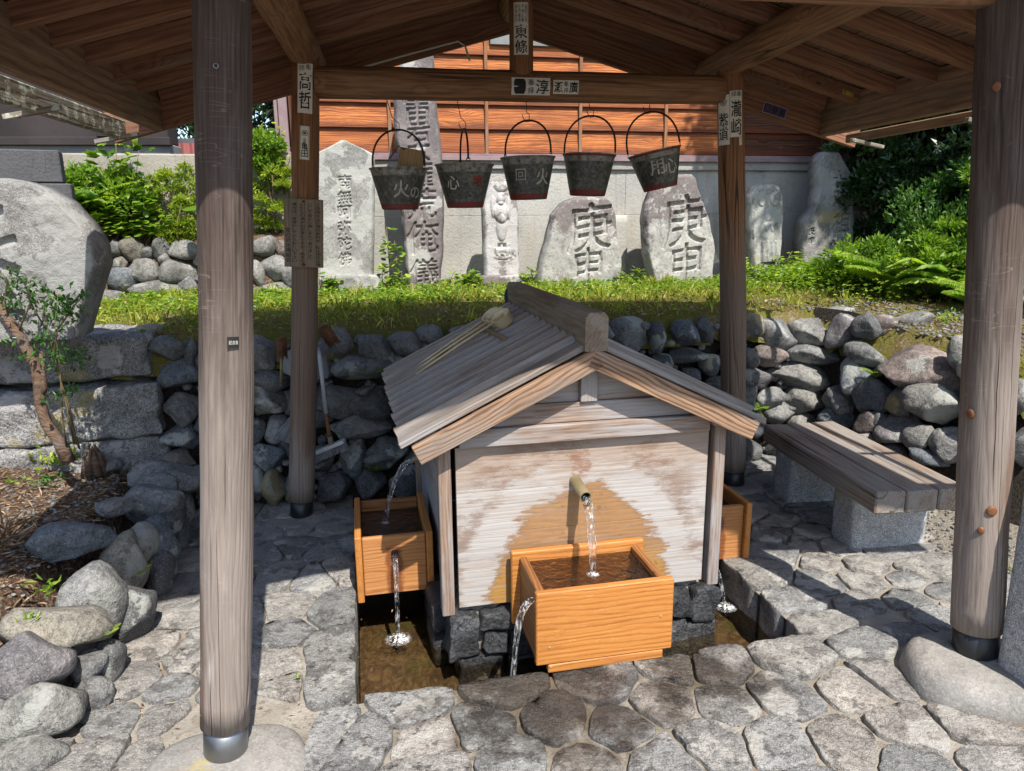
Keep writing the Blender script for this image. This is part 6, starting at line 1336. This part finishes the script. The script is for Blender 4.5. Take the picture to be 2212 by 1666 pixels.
def clump_points(center, rad, nclump, n, cr, shell=.6):
    c = []; 
    while len(c) < nclump:
        p = RNG.uniform(-1, 1, 3)
        if np.linalg.norm(p) < 1: p = p/np.linalg.norm(p)*(np.linalg.norm(p)**(1-shell)); c.append(p)
    c = np.array(c)*np.array(rad)+np.array(center); i = RNG.integers(0, nclump, n); d = RNG.normal(size=(n, 3)); d /= np.linalg.norm(d, axis=1, keepdims=True); d[:, 2] = np.abs(d[:, 2])*.8+d[:, 2]*.2
    cs = RNG.uniform(.6, 1.25, nclump)[i][:, None]; P = c[i]+d*cr*cs*RNG.uniform(.55, 1.0, (n, 1)); ct = RNG.uniform(0, 1, nclump)[i]; return P, d, ct, c
def bush(name, label, cat, center, rad, n, nclump, cr, lsize, mat, base_z, shell=.5, asp=.5, group=None, drop=0.0, stems=6, tintk=.5):
    t = thing(name, label, cat, (center[0], center[1], base_z), 0, group); P, d, ct, c = clump_points(center, rad, nclump, n, cr, shell); P = P-np.array(t.location)
    P[:, 2] = np.maximum(P[:, 2], .01); D = d+RNG.normal(size=d.shape)*.6; D[:, 2] += .25-drop; L = lsize*RNG.uniform(.65, 1.3, n); V, F = leaves(P, D, L, L*asp)
    leaf_obj('foliage', V, F, np.clip(ct*tintk+RNG.uniform(0, 1, n)*(1-tintk), 0, 1), mat, t, 'stuff'); A = Acc()
    for k in range(stems):
        e = Vector(c[k % len(c)])-Vector(t.location); b = Vector((RNG.normal(0, rad[0]*.15), RNG.normal(0, rad[1]*.15), -.03)); V, F = tube_data([b, b.lerp(e, .5)+Vector((0, 0, .06)), e], [.012, .009, .004], 7); A.put(V, F)
    A.build('stems', [M['bark']], t, None, True); return t
# evergreen mass on the right
bush('evergreen_shrub', 'large dark evergreen shrub filling the shade behind the near right post', 'shrub', (4.5, 7.6, 2.3), (1.15, .6, 1.3), 46000, 150, .28, .07, M['lf_dark'], 1.02, .35)
bush('evergreen_shrub', 'dark glossy shrub overhanging the gourd-shaped monument under the right eave', 'shrub', (3.85, 7.75, 2.75), (.55, .35, .6), 17000, 60, .21, .056, M['lf_dark'], 1.02, .4)
bush('evergreen_shrub', 'dense dark hedge mass between near right post and picture edge', 'shrub', (5.1, 6.7, 2.1), (1.0, .9, 1.5), 26000, 100, .28, .066, M['lf_dark'], .9, .4)
bush('leafy_shrub', 'mid-green broadleaf shrub with sunlit tips above the ferns', 'shrub', (3.95, 6.6, 1.62), (.45, .35, .42), 3800, 30, .17, .055, M['lf_azalea'], 1.02, .5)
bush('distant_tree', 'dark tree filling the gap between maroon house and timber building', 'tree', (-3.5, 10.2, 2.9), (1.2, .6, 1.7), 30000, 110, .3, .09, M['lf_dark'], .9, .4)
for x_, y_, z_, rx_, rz_, nn_, mt_, lab_ in ((3.45, 5.75, 1.3, .42, .28, 4200, 'lf_green', 'sunlit light green shrub spilling over the bank above the bench'), (3.95, 5.7, 1.5, .45, .42, 5200, 'lf_azalea', 'mid-green shrub touching the near right post'), (3.1, 6.5, 1.22, .4, .2, 3200, 'lf_green', 'low light green shrub in front of the gourd-shaped monument'), (4.3, 6.3, 1.9, .5, .5, 5200, 'lf_azalea', 'green shrub below the dark evergreen mass at the right'), (3.75, 5.6, 1.75, .32, .45, 4200, 'lf_green', 'tall sunlit leafy shrub rising above the ferns beside the near right post')):
    bush('leafy_shrub', lab_, 'shrub', (x_, y_, z_), (rx_, .3, rz_), nn_, 40, .11, .05, M[mt_], z_-rz_, .4)
# tall tree standing out of the frame on the right; its crown shades the shrubs below
tt = thing('shade_tree', 'tall leafy tree right of the pavilion shading the evergreen shrubs', 'tree', (6.6, 6.0, .9))
tube('trunk', [(0, 0, 0), (.05, .02, 1.6), (-.05, .0, 3.2), (-.2, -.05, 5.4)], [.2, .17, .13, .05], M['bark'], tt, 14, True, .1)
P, d, ct, c = clump_points((5.05, 5.95, 6.0), (2.2, 1.35, 1.05), 180, 50000, .42, .3); V, F = leaves(P-np.array(tt.location), d+RNG.normal(size=d.shape)*.7, .11*RNG.uniform(.7, 1.3, len(P)), .06*RNG.uniform(.7, 1.3, len(P))); leaf_obj('crown', V, F, RNG.uniform(0, 1, len(P)), M['lf_azalea'], tt, 'stuff')
# ferns
def fern(label, P, n, L, mat, spread=1.0, tint=.5, group=None, name='fern'):
    t = thing(name, label, 'fern', P, 0, group); Cs = []; Ds = []; Ls = []; Ws = []; Ts = []; A = Acc()
    for k in range(n):
        a = 2*math.pi*k/n+RNG.uniform(-.3, .3); l = L*RNG.uniform(.7, 1.15); e = RNG.uniform(.75, 1.3); pts = []
        for i in range(17): s = i/16; r = l*s*math.cos(e*(1-s*.6))*spread; z = l*(s*math.sin(e)-.46*s*s); pts.append(np.array([math.cos(a)*r, math.sin(a)*r, z]))
        V, F = tube_data([tuple(p) for p in pts[::2]], [.003*(1-.09*i) for i in range(9)], 4, False); A.put(V, F); tv = np.clip(tint+RNG.normal(0, .2), 0, 1)
        for i in range(2, 17):
            s = i/16; tg = pts[i]-pts[i-1]; tg /= np.linalg.norm(tg)+1e-9; side = np.cross(tg, [0, 0, 1]); side /= np.linalg.norm(side)+1e-9; pl_ = l*.27*math.sin(math.pi*min(1, .12+s*.88))**.8+.006
            for sg in (-1, 1):
                for h in (0, .5):
                    Cs.append(pts[i-1]*(1-h)+pts[i]*h); Ds.append(side*sg+tg*.55+np.array([0, 0, -.25])); Ls.append(pl_); Ws.append(l*.045); Ts.append(np.clip(tv+RNG.normal(0, .1), 0, 1))
    V, F = leaves(np.array(Cs), np.array(Ds), np.array(Ls), np.array(Ws), .1, np.array([0, 0, 1.0])); leaf_obj('fronds', V, F, np.array(Ts), mat, t, 'stuff'); A.build('stalks', [M['stem']], t); return t
def tz(x, y): return terr_z(x, y)
def gp(px, py, z=1.1):
    for _ in range(4): p = at_z(px, py, z); z = terr_z(p.x, p.y)
    return p
FERNS = [(3.25, 6.0, .8, 20, .9, 'bright sunlit fern arching beside the gourd-shaped monument'), (3.05, 6.75, .55, 13, .5, 'dark fern frond cluster reaching over the carved monument'), (3.6, 5.7, .75, 17, .6, 'mid-green fern in front of the leafy shrub'), (3.95, 6.0, .9, 16, .45, 'shaded fern behind the mid-green fern'),
         (3.35, 5.1, .5, 15, .8, 'fern hanging over the bank left of the near right post'), (3.75, 5.4, .55, 14, .4, 'dark fern half hidden by the near right post'), (3.65, 6.5, .95, 17, .6, 'tall fern at the foot of the evergreen mass'), (3.5, 5.55, .45, 14, .6, 'low spreading fern on the bank edge above the big reddish boulder')]
for x, y, L, n, ti, lab in FERNS: fern(lab, (x, y, terr_z(x, y)), n, L, M['lf_fern'], 1, ti)
for px, py, L, lab in ((778, 806, .09, 'tiny fern sprouting high in the boulder wall left of the spring house'), (827, 806, .11, 'tiny fern beside the eave of the ribbed roof'), (805, 1015, .07, 'tiny fern low in the boulder wall by the falling water'), (1888, 815, .12, 'tiny bright fern in the boulder wall above the bench'), (1630, 890, .12, 'small fern beside the right bargeboard tip of the spring house')):
    P, f = wall_pt(px, py); fern(lab, P-Vector(N1).normalized()*.02, 6, L, M['lf_fern'], 1, .6)
for px, py in ((228, 1373), (300, 1235)):
    P = at_z(px, py, .2); fern('small fern tuft in a joint of the boulder kerb, %s' % ('nearer the viewer' if py > 1300 else 'further back'), P, 7, .06, M['lf_green'], 1, .8)
# bright clipped shrubs and broad leaves on the left bank
def bank_pt(px, py, dy): return at_plane(px, py, Vector((-.2, 1, 0)), 6.85+dy)
for (px, py, rpx, rpy, n, lab) in ((385, 450, 66, 84, 9500, 'yellow-green rounded shrub just left of the near left post'), (588, 430, 60, 100, 9500, 'yellow-green rounded shrub between near left post and notice board'), (400, 508, 48, 30, 3600, 'low yellow-green shrub cushion over the small boulder wall'), (480, 455, 50, 80, 4000, 'yellow-green shrub hidden behind the near left post')):
    P = bank_pt(px, py, .42); k = depth_of(P)/FPX; bush('round_shrub', lab, 'shrub', P, (rpx*k, .3, rpy*k), n, 60, .075, .032, M['lf_bright'], P.z-rpy*k, .3, .42, None)
def palmate(c, d, up, s):
    d = d/np.linalg.norm(d); sd = np.cross(d, up); sd /= np.linalg.norm(sd)+1e-9; nn = np.cross(sd, d); out = [c]
    for a, r in ((-150, .35), (-105, .62), (-75, .42), (-45, .85), (-20, .55), (0, 1.0), (20, .55), (45, .85), (75, .42), (105, .62), (150, .35)):
        q = math.radians(a); out.append(c+d*s*.35+(d*math.cos(q)+sd*math.sin(q))*r*s*.62-nn*.1*s*r*r)
    return out
_lv = {}
def leaf_variant(mat, lobed, k):
    key = (mat.name, lobed, k)
    if key not in _lv:
        d = np.array([0., 1, 0]); b_ = RNG.uniform(-.25, .25)
        if lobed: L = palmate(np.zeros(3), d, np.array([b_, 0, 1.0]), 1.0)
        else: L = [np.array([0, .45, .06])]+[np.array([.36*math.sin(q), .45-.5*math.cos(q), -.10*abs(math.sin(q))+b_*.2*math.sin(q)]) for q in np.linspace(0, 2*math.pi, 11, endpoint=False)]
        _lv[key] = quick_mesh('leaf', np.array(L), np.array([[0, 1+j, 1+(j+1) % 11] for j in range(11)]), True, np.full(12, k/5)); _lv[key].materials.append(mat)
    return _lv[key]
def broadleaf(name, lab, cat, stems, mat, nl, ls, base, lobed=True, single=False):
    t = thing(name, lab, cat, base); B = np.array(t.location); A = Acc(); V = []; F = []; T = []
    for pts in stems:
        pp_ = [np.array(p)-B for p in pts]; Vt, Ft = tube_data([tuple(p) for p in pp_], [.006-.0035*i/(len(pp_)-1) for i in range(len(pp_))], 6); A.put(Vt, Ft)
        for i in range(nl):
            s = RNG.uniform(.25, 1); x = s*(len(pp_)-1); k = min(int(x), len(pp_)-2); c = pp_[k]+(pp_[k+1]-pp_[k])*(x-k); d = RNG.normal(size=3); d[2] = d[2]*.3+.05; d[1] -= .35; d /= np.linalg.norm(d); c2 = c+d*ls*.5; S = ls*RNG.uniform(.6, 1.25)
            if single:
                up_ = Vector((RNG.normal(0, .25), -.45+RNG.normal(0, .25), 1.0)); yv = Vector(d); xv = yv.cross(up_).normalized(); zv = xv.cross(yv); mm = Matrix((xv*S, yv*S, zv*S)).transposed().to_4x4(); mm.translation = c2
                add('leaf', leaf_variant(mat, lobed, int(RNG.integers(0, 6))), None, t, mm); continue
            b = len(V); L = palmate(c2, d, np.array([RNG.normal(0, .25), -.45+RNG.normal(0, .25), 1.0]), S) if lobed else None
            if not lobed:
                sd = np.cross(d, [0, -.3, 1]); sd /= np.linalg.norm(sd); L = [c2+d*S*.45]+[c2+d*S*(.45-.5*math.cos(q))+sd*S*.34*math.sin(q)-np.array([0, 0, .08*S*abs(math.sin(q))]) for q in np.linspace(0, 2*math.pi, 11, endpoint=False)]
            V += L; F += [[b, b+1+j, b+1+(j+1) % 11] for j in range(11)]; T += [np.clip(RNG.uniform(.1, 1), 0, 1)]*12
    if V: add('leaf_spray', quick_mesh('leaf_spray', np.array(V), np.array(F), False, np.array(T)), mat, t)['kind'] = 'stuff'
    A.build('stems', [M['stem']], t, None, True); return t
def bstem(px0, py0, px1, py1, dy): return [bank_pt(px0, py0, dy), bank_pt((px0+px1)/2+RNG.uniform(-8, 8), (py0+py1)/2, dy), bank_pt(px1, py1, dy-.05)]
broadleaf('broadleaf_weed', 'tall weed with lobed bright leaves against the grey concrete wall', 'plant', [bstem(262, 500, 250, 300, .35), bstem(270, 500, 300, 318, .32), bstem(250, 500, 215, 350, .3), bstem(275, 500, 330, 380, .3), bstem(255, 505, 225, 420, .25)], M['lf_green'], 24, .13, bank_pt(262, 515, .33), True, True)
broadleaf('broadleaf_weed', 'low bushy weed between the round monument and the tall lobed weed', 'plant', [bstem(200, 500, 160, 400, .3), bstem(210, 510, 190, 420, .3), bstem(230, 520, 240, 450, .2), bstem(250, 520, 280, 460, .2), bstem(300, 520, 310, 430, .2), bstem(180, 490, 150, 380, .35), bstem(320, 520, 350, 470, .2), bstem(215, 520, 205, 460, .15)], M['lf_green'], 60, .075, bank_pt(240, 522, .25), False)
broadleaf('butterbur', 'single very large round green leaf beside the near left post', 'plant', [bstem(385, 520, 392, 440, .12)], M['lf_green'], 1, .3, bank_pt(385, 525, .12), False, True)
for px, py, rpx, rpy, n, lab in ((235, 440, 95, 65, 3200, 'leafy green thicket in front of the grey concrete wall'), (560, 330, 50, 40, 2200, 'light green spray of leaves at the top of the shrub bank by the timber building'), (150, 430, 40, 60, 1200, 'small green thicket behind the shoulder of the round monument')):
    P = bank_pt(px, py, .4); k = depth_of(P)/FPX; bush('thicket', lab, 'shrub', P, (rpx*k, .22, rpy*k), n, 60, .1, .05, M['lf_green'], P.z-rpy*k, .35, .55)
fern('feathery fern above the round monument shoulder', bank_pt(175, 470, .3), 14, .6, M['lf_fern'], 1, .8)
broadleaf('climbing_weed', 'leafy climber between the notice board and the shrub', 'plant', [bstem(615, 420, 600, 265, .5), bstem(600, 420, 560, 300, .5), bstem(625, 430, 628, 330, .45)], M['lf_bright'], 22, .065, bank_pt(615, 430, .48), False, True)
mp = lambda px, py, c=6.8: at_plane(px, py, Vector((-.2, 1, 0)), c)
broadleaf('vine', 'light green vine climbing left of the very tall narrow monument', 'plant', [[mp(845, 630), mp(840, 560), mp(835, 490)], [mp(850, 632), mp(858, 580), mp(852, 520)], [mp(830, 632), mp(825, 600), mp(830, 570)], [mp(860, 634), mp(868, 610), mp(868, 585)]], M['lf_green'], 26, .06, mp(845, 635), False, True)
for i, (px, py, nn, lab) in enumerate(((700, 630, 5, 'leafy weed clump at the foot of the six-character slab'), (1000, 622, 6, 'leafy weed clump left of the whitened pillar'), (1360, 622, 6, 'leafy weed clump between the two-character monuments'), (1150, 622, 4, 'leafy weed clump right of the whitened pillar'), (1700, 590, 6, 'leafy weed clump right of the praying-figure stone'), (1600, 600, 4, 'leafy weed clump left of the praying-figure stone'))):
    st = []
    for k in range(nn): x = px+RNG.uniform(-28, 28); st.append([mp(x, py+6, 6.77), mp(x+RNG.uniform(-8, 8), py-16, 6.75), mp(x+RNG.uniform(-16, 16), py-RNG.uniform(25, 50), 6.73)])
    broadleaf('leafy_weed', lab, 'plant', st, M['lf_green'], 26, .045, mp(px, py+8, 6.77), False)

# the azalea in the planting bed
ab = at_y(135, 985, 3.52); ay = ab.y; az_ = thing('azalea', 'leggy azalea with a crooked bare trunk in the planting bed', 'shrub', ab); AB = Vector(ab); lp = lambda px, py, dy=0: at_y(px, py, ay+dy)-AB
tube('trunk', [lp(150, 1000), lp(128, 955), lp(100, 915), lp(86, 870), lp(84, 830), lp(78, 790), lp(45, 730), lp(5, 670), lp(-60, 590)], [.034, .03, .028, .027, .028, .027, .025, .022, .018], M['bark'], az_, 14, True, .18, True, 3)
tube('branch', [lp(86, 860), lp(97, 835), lp(92, 800), lp(88, 760)], [.018, .016, .013, .008], M['bark'], az_, 10, True, .15)
for q in ([(172, 970), (150, 900), (125, 800), (105, 720), (95, 650)], [(145, 980), (135, 900), (130, 800), (118, 700), (125, 640)], [(160, 960), (140, 850), (115, 760), (130, 690), (170, 650)], [(165, 960), (150, 880), (125, 800), (160, 770), (188, 740)], [(40, 720), (50, 690), (70, 650), (60, 620)], [(20, 690), (10, 650), (15, 610), (5, 590)], [(105, 720), (80, 680), (60, 640), (65, 610)], [(118, 720), (140, 690), (160, 660), (185, 634)]):
    tube('twig', [lp(x, y, -.03*i) for i, (x, y) in enumerate(q)], [.0055-.0011*i for i in range(len(q))], M['stem'], az_, 6)
Cs = []; 
for (px, py, rx, ry, n) in ((105, 655, 55, 30, 90), (60, 630, 45, 28, 60), (150, 665, 38, 30, 60), (180, 640, 20, 12, 18), (95, 735, 28, 22, 40), (128, 775, 40, 26, 80), (172, 770, 22, 22, 36), (25, 600, 30, 30, 40), (110, 855, 22, 18, 24), (155, 845, 18, 16, 26), (20, 660, 26, 24, 24), (120, 690, 40, 22, 40), (10, 740, 22, 14, 16), (60, 770, 30, 14, 20)):
    for _ in range(n): Cs.append(lp(px+RNG.normal(0, rx*.5), py+RNG.normal(0, ry*.5), RNG.normal(-.05, .06)))
Cs = np.array([tuple(c) for c in Cs]); D = RNG.normal(size=Cs.shape); D[:, 2] += .5; L = .034*RNG.uniform(.7, 1.25, len(Cs)); V, F = leaves(Cs, D, L, L*.46); leaf_obj('foliage', V, F, np.clip(RNG.beta(1.6, 3, len(Cs)), 0, 1), M['lf_azalea'], az_, 'stuff')
def sprig(lab, px, py, z, rpx, n, size, mat, hz=.05, name='weed', asp=.5):
    P = at_z(px, py, z); t = thing(name, lab, 'weed', P); k = depth_of(P)/FPX; C = np.c_[RNG.normal(0, rpx*k*.5, n), RNG.normal(0, rpx*k*.4, n), np.abs(RNG.normal(0, hz, n))+.005]; D = RNG.normal(size=C.shape); D[:, 2] = np.abs(D[:, 2])*.6+.15; L = size*RNG.uniform(.7, 1.3, n); V, F = leaves(C, D, L, L*asp, .15); leaf_obj('leaf_cluster', V, F, RNG.uniform(.2, 1, n), mat, t, 'stuff'); return t
sprig('yellow-green young shoots at the foot of the azalea', 128, 1000, .37, 50, 130, .036, M['lf_bright'], .04)
sprig('low dark weeds along the granite block wall', 40, 975, .4, 70, 160, .034, M['lf_azalea'], .04)
sprig('small green weed below the azalea', 105, 1045, .36, 30, 34, .034, M['lf_azalea'], .02)
sprig('small seedling on bare soil near the left picture edge', 35, 1045, .36, 22, 16, .024, M['lf_green'], .02)
sprig('upright seedling beside the tan kerb boulder', 103, 1285, .3, 22, 22, .04, M['lf_green'], .03, 'weed', .3)
sprig('tiny seedling on the gravelly soil above the purple-grey boulder', 65, 1352, .3, 14, 12, .03, M['lf_green'], .02, 'weed', .25)
sprig('dry straw-coloured grass tuft at the left picture edge', 8, 1190, .34, 22, 60, .14, M['lf_dry'], .05, 'dry_grass', .05)
sprig('little green sprig beside the granite wall end', 245, 960, .36, 14, 14, .03, M['lf_green'], .02)
sprig('small weed by the gravel right of the near right post', 2190, 1240, .02, 20, 26, .03, M['lf_green'], .02)
sprig('moss-green sprig in the paving joint left of the channel', 645, 1470, .01, 6, 12, .012, M['lf_green'], .006)
sprig('small weed on the bank below the ferns', 2040, 700, .95, 30, 50, .03, M['lf_green'], .04)
# dead stump beside the azalea
t = thing('tree_stump', 'weathered grey stump beside the azalea trunk', 'stump', at_z(205, 1010, .36)); 
for i in range(7): a = i*.9; tube('stump_splinter', [(.05*math.cos(a), .04*math.sin(a), -.04), (.035*math.cos(a), .03*math.sin(a), .05), (.02*math.cos(a+.4), .02*math.sin(a), .09+.05*RNG.random())], [.026, .018, .004], M['bark'], t, 8, True, .3)

# ground cover on the terrace: grass, weeds, moss
def scatter(n, x0, x1, f): 
    out = []
    while len(out) < n:
        x = RNG.uniform(x0, x1); y = RNG.uniform(4.0, 7.5)
        d = y-wall_y(x)-.3
        if d < 0.02 or y > 7.4+.2*x: continue
        if RNG.random() < f(x, y, d): out.append((x, y, terr_z(x, y)))
    return np.array(out)
P = scatter(22000, -3.2, 3.8, lambda x, y, d: (.12+.88*sm((d-.5)/.6))*(.12+.88*sm((mnoise.noise(Vector((x*1.6, y*2.4, 4)))+.25)/.5))); n = len(P); D = RNG.normal(size=(n, 3))*.5; D[:, 2] = 1; L = RNG.uniform(.015, .045, n)*(1+1.2*(RNG.random(n) > .93)); V, F = leaves(P, D, L, L*.16+.0015, .1); o = leaf_obj('terrace_grass', V, F, RNG.uniform(0, 1, n), M['lf_grass'], None, 'stuff'); tag(o, 'bright short grass on the terrace before the monuments', 'grass')
P = scatter(20000, -3.2, 4.2, lambda x, y, d: (.08+.92*sm((d-.8)/.6))*(mnoise.noise(Vector((x*1.7, y*1.7, 9)))*.5+.35+1.0*sm((x-2.1)/.6))); n = len(P); P[:, 2] += RNG.uniform(.01, .07, n)*(1+1.6*(P[:, 0] > 2.3)); D = RNG.normal(size=(n, 3)); D[:, 2] = .25; L = RNG.uniform(.018, .048, n); V, F = leaves(P, D, L, L*.7, .12, np.array([0, 0, 1.0])); o = leaf_obj('ground_cover', V, F, RNG.uniform(0, 1, n), M['lf_green'], None, 'stuff'); tag(o, 'low round-leaved weeds carpeting the terrace', 'ground cover')
P = scatter(18000, -2.2, 2.8, lambda x, y, d: 1-.9*sm((d-.5)/.6)); n = len(P); D = RNG.normal(size=(n, 3)); D[:, 2] = .8; L = RNG.uniform(.008, .022, n); V, F = leaves(P, D, L, L*.35, .1); o = leaf_obj('moss', V, F, RNG.uniform(0, 1, n), M['lf_moss'], None, 'stuff'); tag(o, 'brownish moss along the shaded terrace edge', 'moss')
Cs = []; Ds = []; Lx = []
for _ in range(150):
    p = scatter(1, -3.0, 3.4, lambda x, y, d: .1+.9*sm((d-.6)/.5))[0]; m_ = int(RNG.integers(10, 26))
    for _k in range(m_): Cs.append(p+np.array([RNG.normal(0, .025), RNG.normal(0, .025), 0])); Ds.append([RNG.normal(0, .55), RNG.normal(0, .55), 1]); Lx.append(RNG.uniform(.05, .14))
Lx = np.array(Lx); V, F = leaves(np.array(Cs), np.array(Ds), Lx, Lx*.11, .1); o = leaf_obj('grass_tufts', V, F, RNG.uniform(0, 1, len(Lx)), M['lf_grass'], None, 'stuff'); tag(o, 'taller grass tufts scattered over the terrace lawn', 'grass')
P = scatter(1400, -3.0, 3.6, lambda x, y, d: 1.0); n = len(P); P[:, 2] += .02; D = RNG.normal(size=(n, 3)); D[:, 2] *= .3; L = RNG.uniform(.02, .06, n); V, F = leaves(P, D, L, L*.45, .15, np.array([0, 0, 1.0])); o = leaf_obj('fallen_leaves', V, F, RNG.uniform(0, 1, n), M['lf_dry'], None, 'stuff'); tag(o, 'dry fallen leaves scattered over the terrace lawn', 'litter')
# leaf litter and pebbles on the planting bed and the right bank
def bed_scatter(n):
    o = []
    while len(o) < n:
        y = RNG.uniform(1.7, 4.0); x = kerb_x(y)-.12-abs(RNG.normal(0, .55))
        if x > -3.3 and y < wall_y(x)+.05: o.append((x, y, bed_z(x, y)+.004))
    return np.array(o)
P = bed_scatter(5200); n = len(P); D = RNG.normal(size=(n, 3)); D[:, 2] *= .18; L = RNG.uniform(.015, .07, n); V, F = leaves(P, D, L, np.minimum(L*.2, .008)+.001, .1, np.array([0, 0, 1.0])); o = leaf_obj('leaf_litter', V, F, RNG.uniform(0, 1, n), M['lf_dry'], None, 'stuff'); tag(o, 'dry needles and twigs on the planting bed', 'litter')
o = small_rocks('bed_pebbles', None, bed_scatter(900), .004, .014, M['kerb']); tag(o, 'loose pebbles on the planting bed', 'pebbles')
pts = []
while len(pts) < 2600:
    x, y = RNG.uniform(1.8, 3.4), RNG.uniform(1.6, 4.6)
    if x > edge_x(y)+.03 and max(terr_d(x, y)) < -.1: pts.append((x, y, .008))
o = small_rocks('gravel_stones', None, pts, .004, .013, M['kerb']); tag(o, 'pale gravel around the bench feet', 'gravel')
P = []
while len(P) < 5500:
    x, y = RNG.uniform(1.8, 4.0), RNG.uniform(3.2, 5.9); d2 = terr_d(x, y)[1]
    if -.03 < d2 < 1.1 and (x > 2.3 or y < wall_y(x)+1): P.append((x, y, terr_z(x, y)+.004))
P = np.array(P); n = len(P); D = RNG.normal(size=(n, 3)); D[:, 2] *= .15; L = RNG.uniform(.015, .05, n); V, F = leaves(P, D, L, L*.15+.001, .1, np.array([0, 0, 1.0])); o = leaf_obj('bank_litter', V, F, RNG.uniform(0, 1, n), M['lf_dry'], None, 'stuff'); tag(o, 'rusty needles and gravel on the right bank top', 'litter')
pts = []
while len(pts) < 900:
    x, y = RNG.uniform(1.9, 3.8), RNG.uniform(3.4, 5.8); d2 = terr_d(x, y)[1]
    if 0 < d2 < .8 and (x > 2.3 or y < wall_y(x)+1): pts.append((x, y, terr_z(x, y)+.003))
o = small_rocks('bank_pebbles', None, pts, .006, .018, M['kerb']); tag(o, 'small loose pebbles on the bank top right of the boulder wall', 'pebbles')
# litter and sand in the paving joints
P = []
while len(P) < 900:
    x, y = RNG.uniform(-1.7, -.4), RNG.uniform(1.7, 2.9)
    if x > kerb_x(y)-.02 and RNG.random() < math.exp(-(x-kerb_x(y))*3.2): P.append((x, y, .012))
P = np.array(P); n = len(P); D = RNG.normal(size=(n, 3)); D[:, 2] *= .12; L = RNG.uniform(.006, .028, n); V, F = leaves(P, D, L, L*.22+.001, .1, np.array([0, 0, 1.0])); o = leaf_obj('joint_litter', V, F, RNG.uniform(0, 1, n), M['lf_dry'], None, 'stuff'); tag(o, 'brown needles caught in the paving joints along the kerb', 'litter')
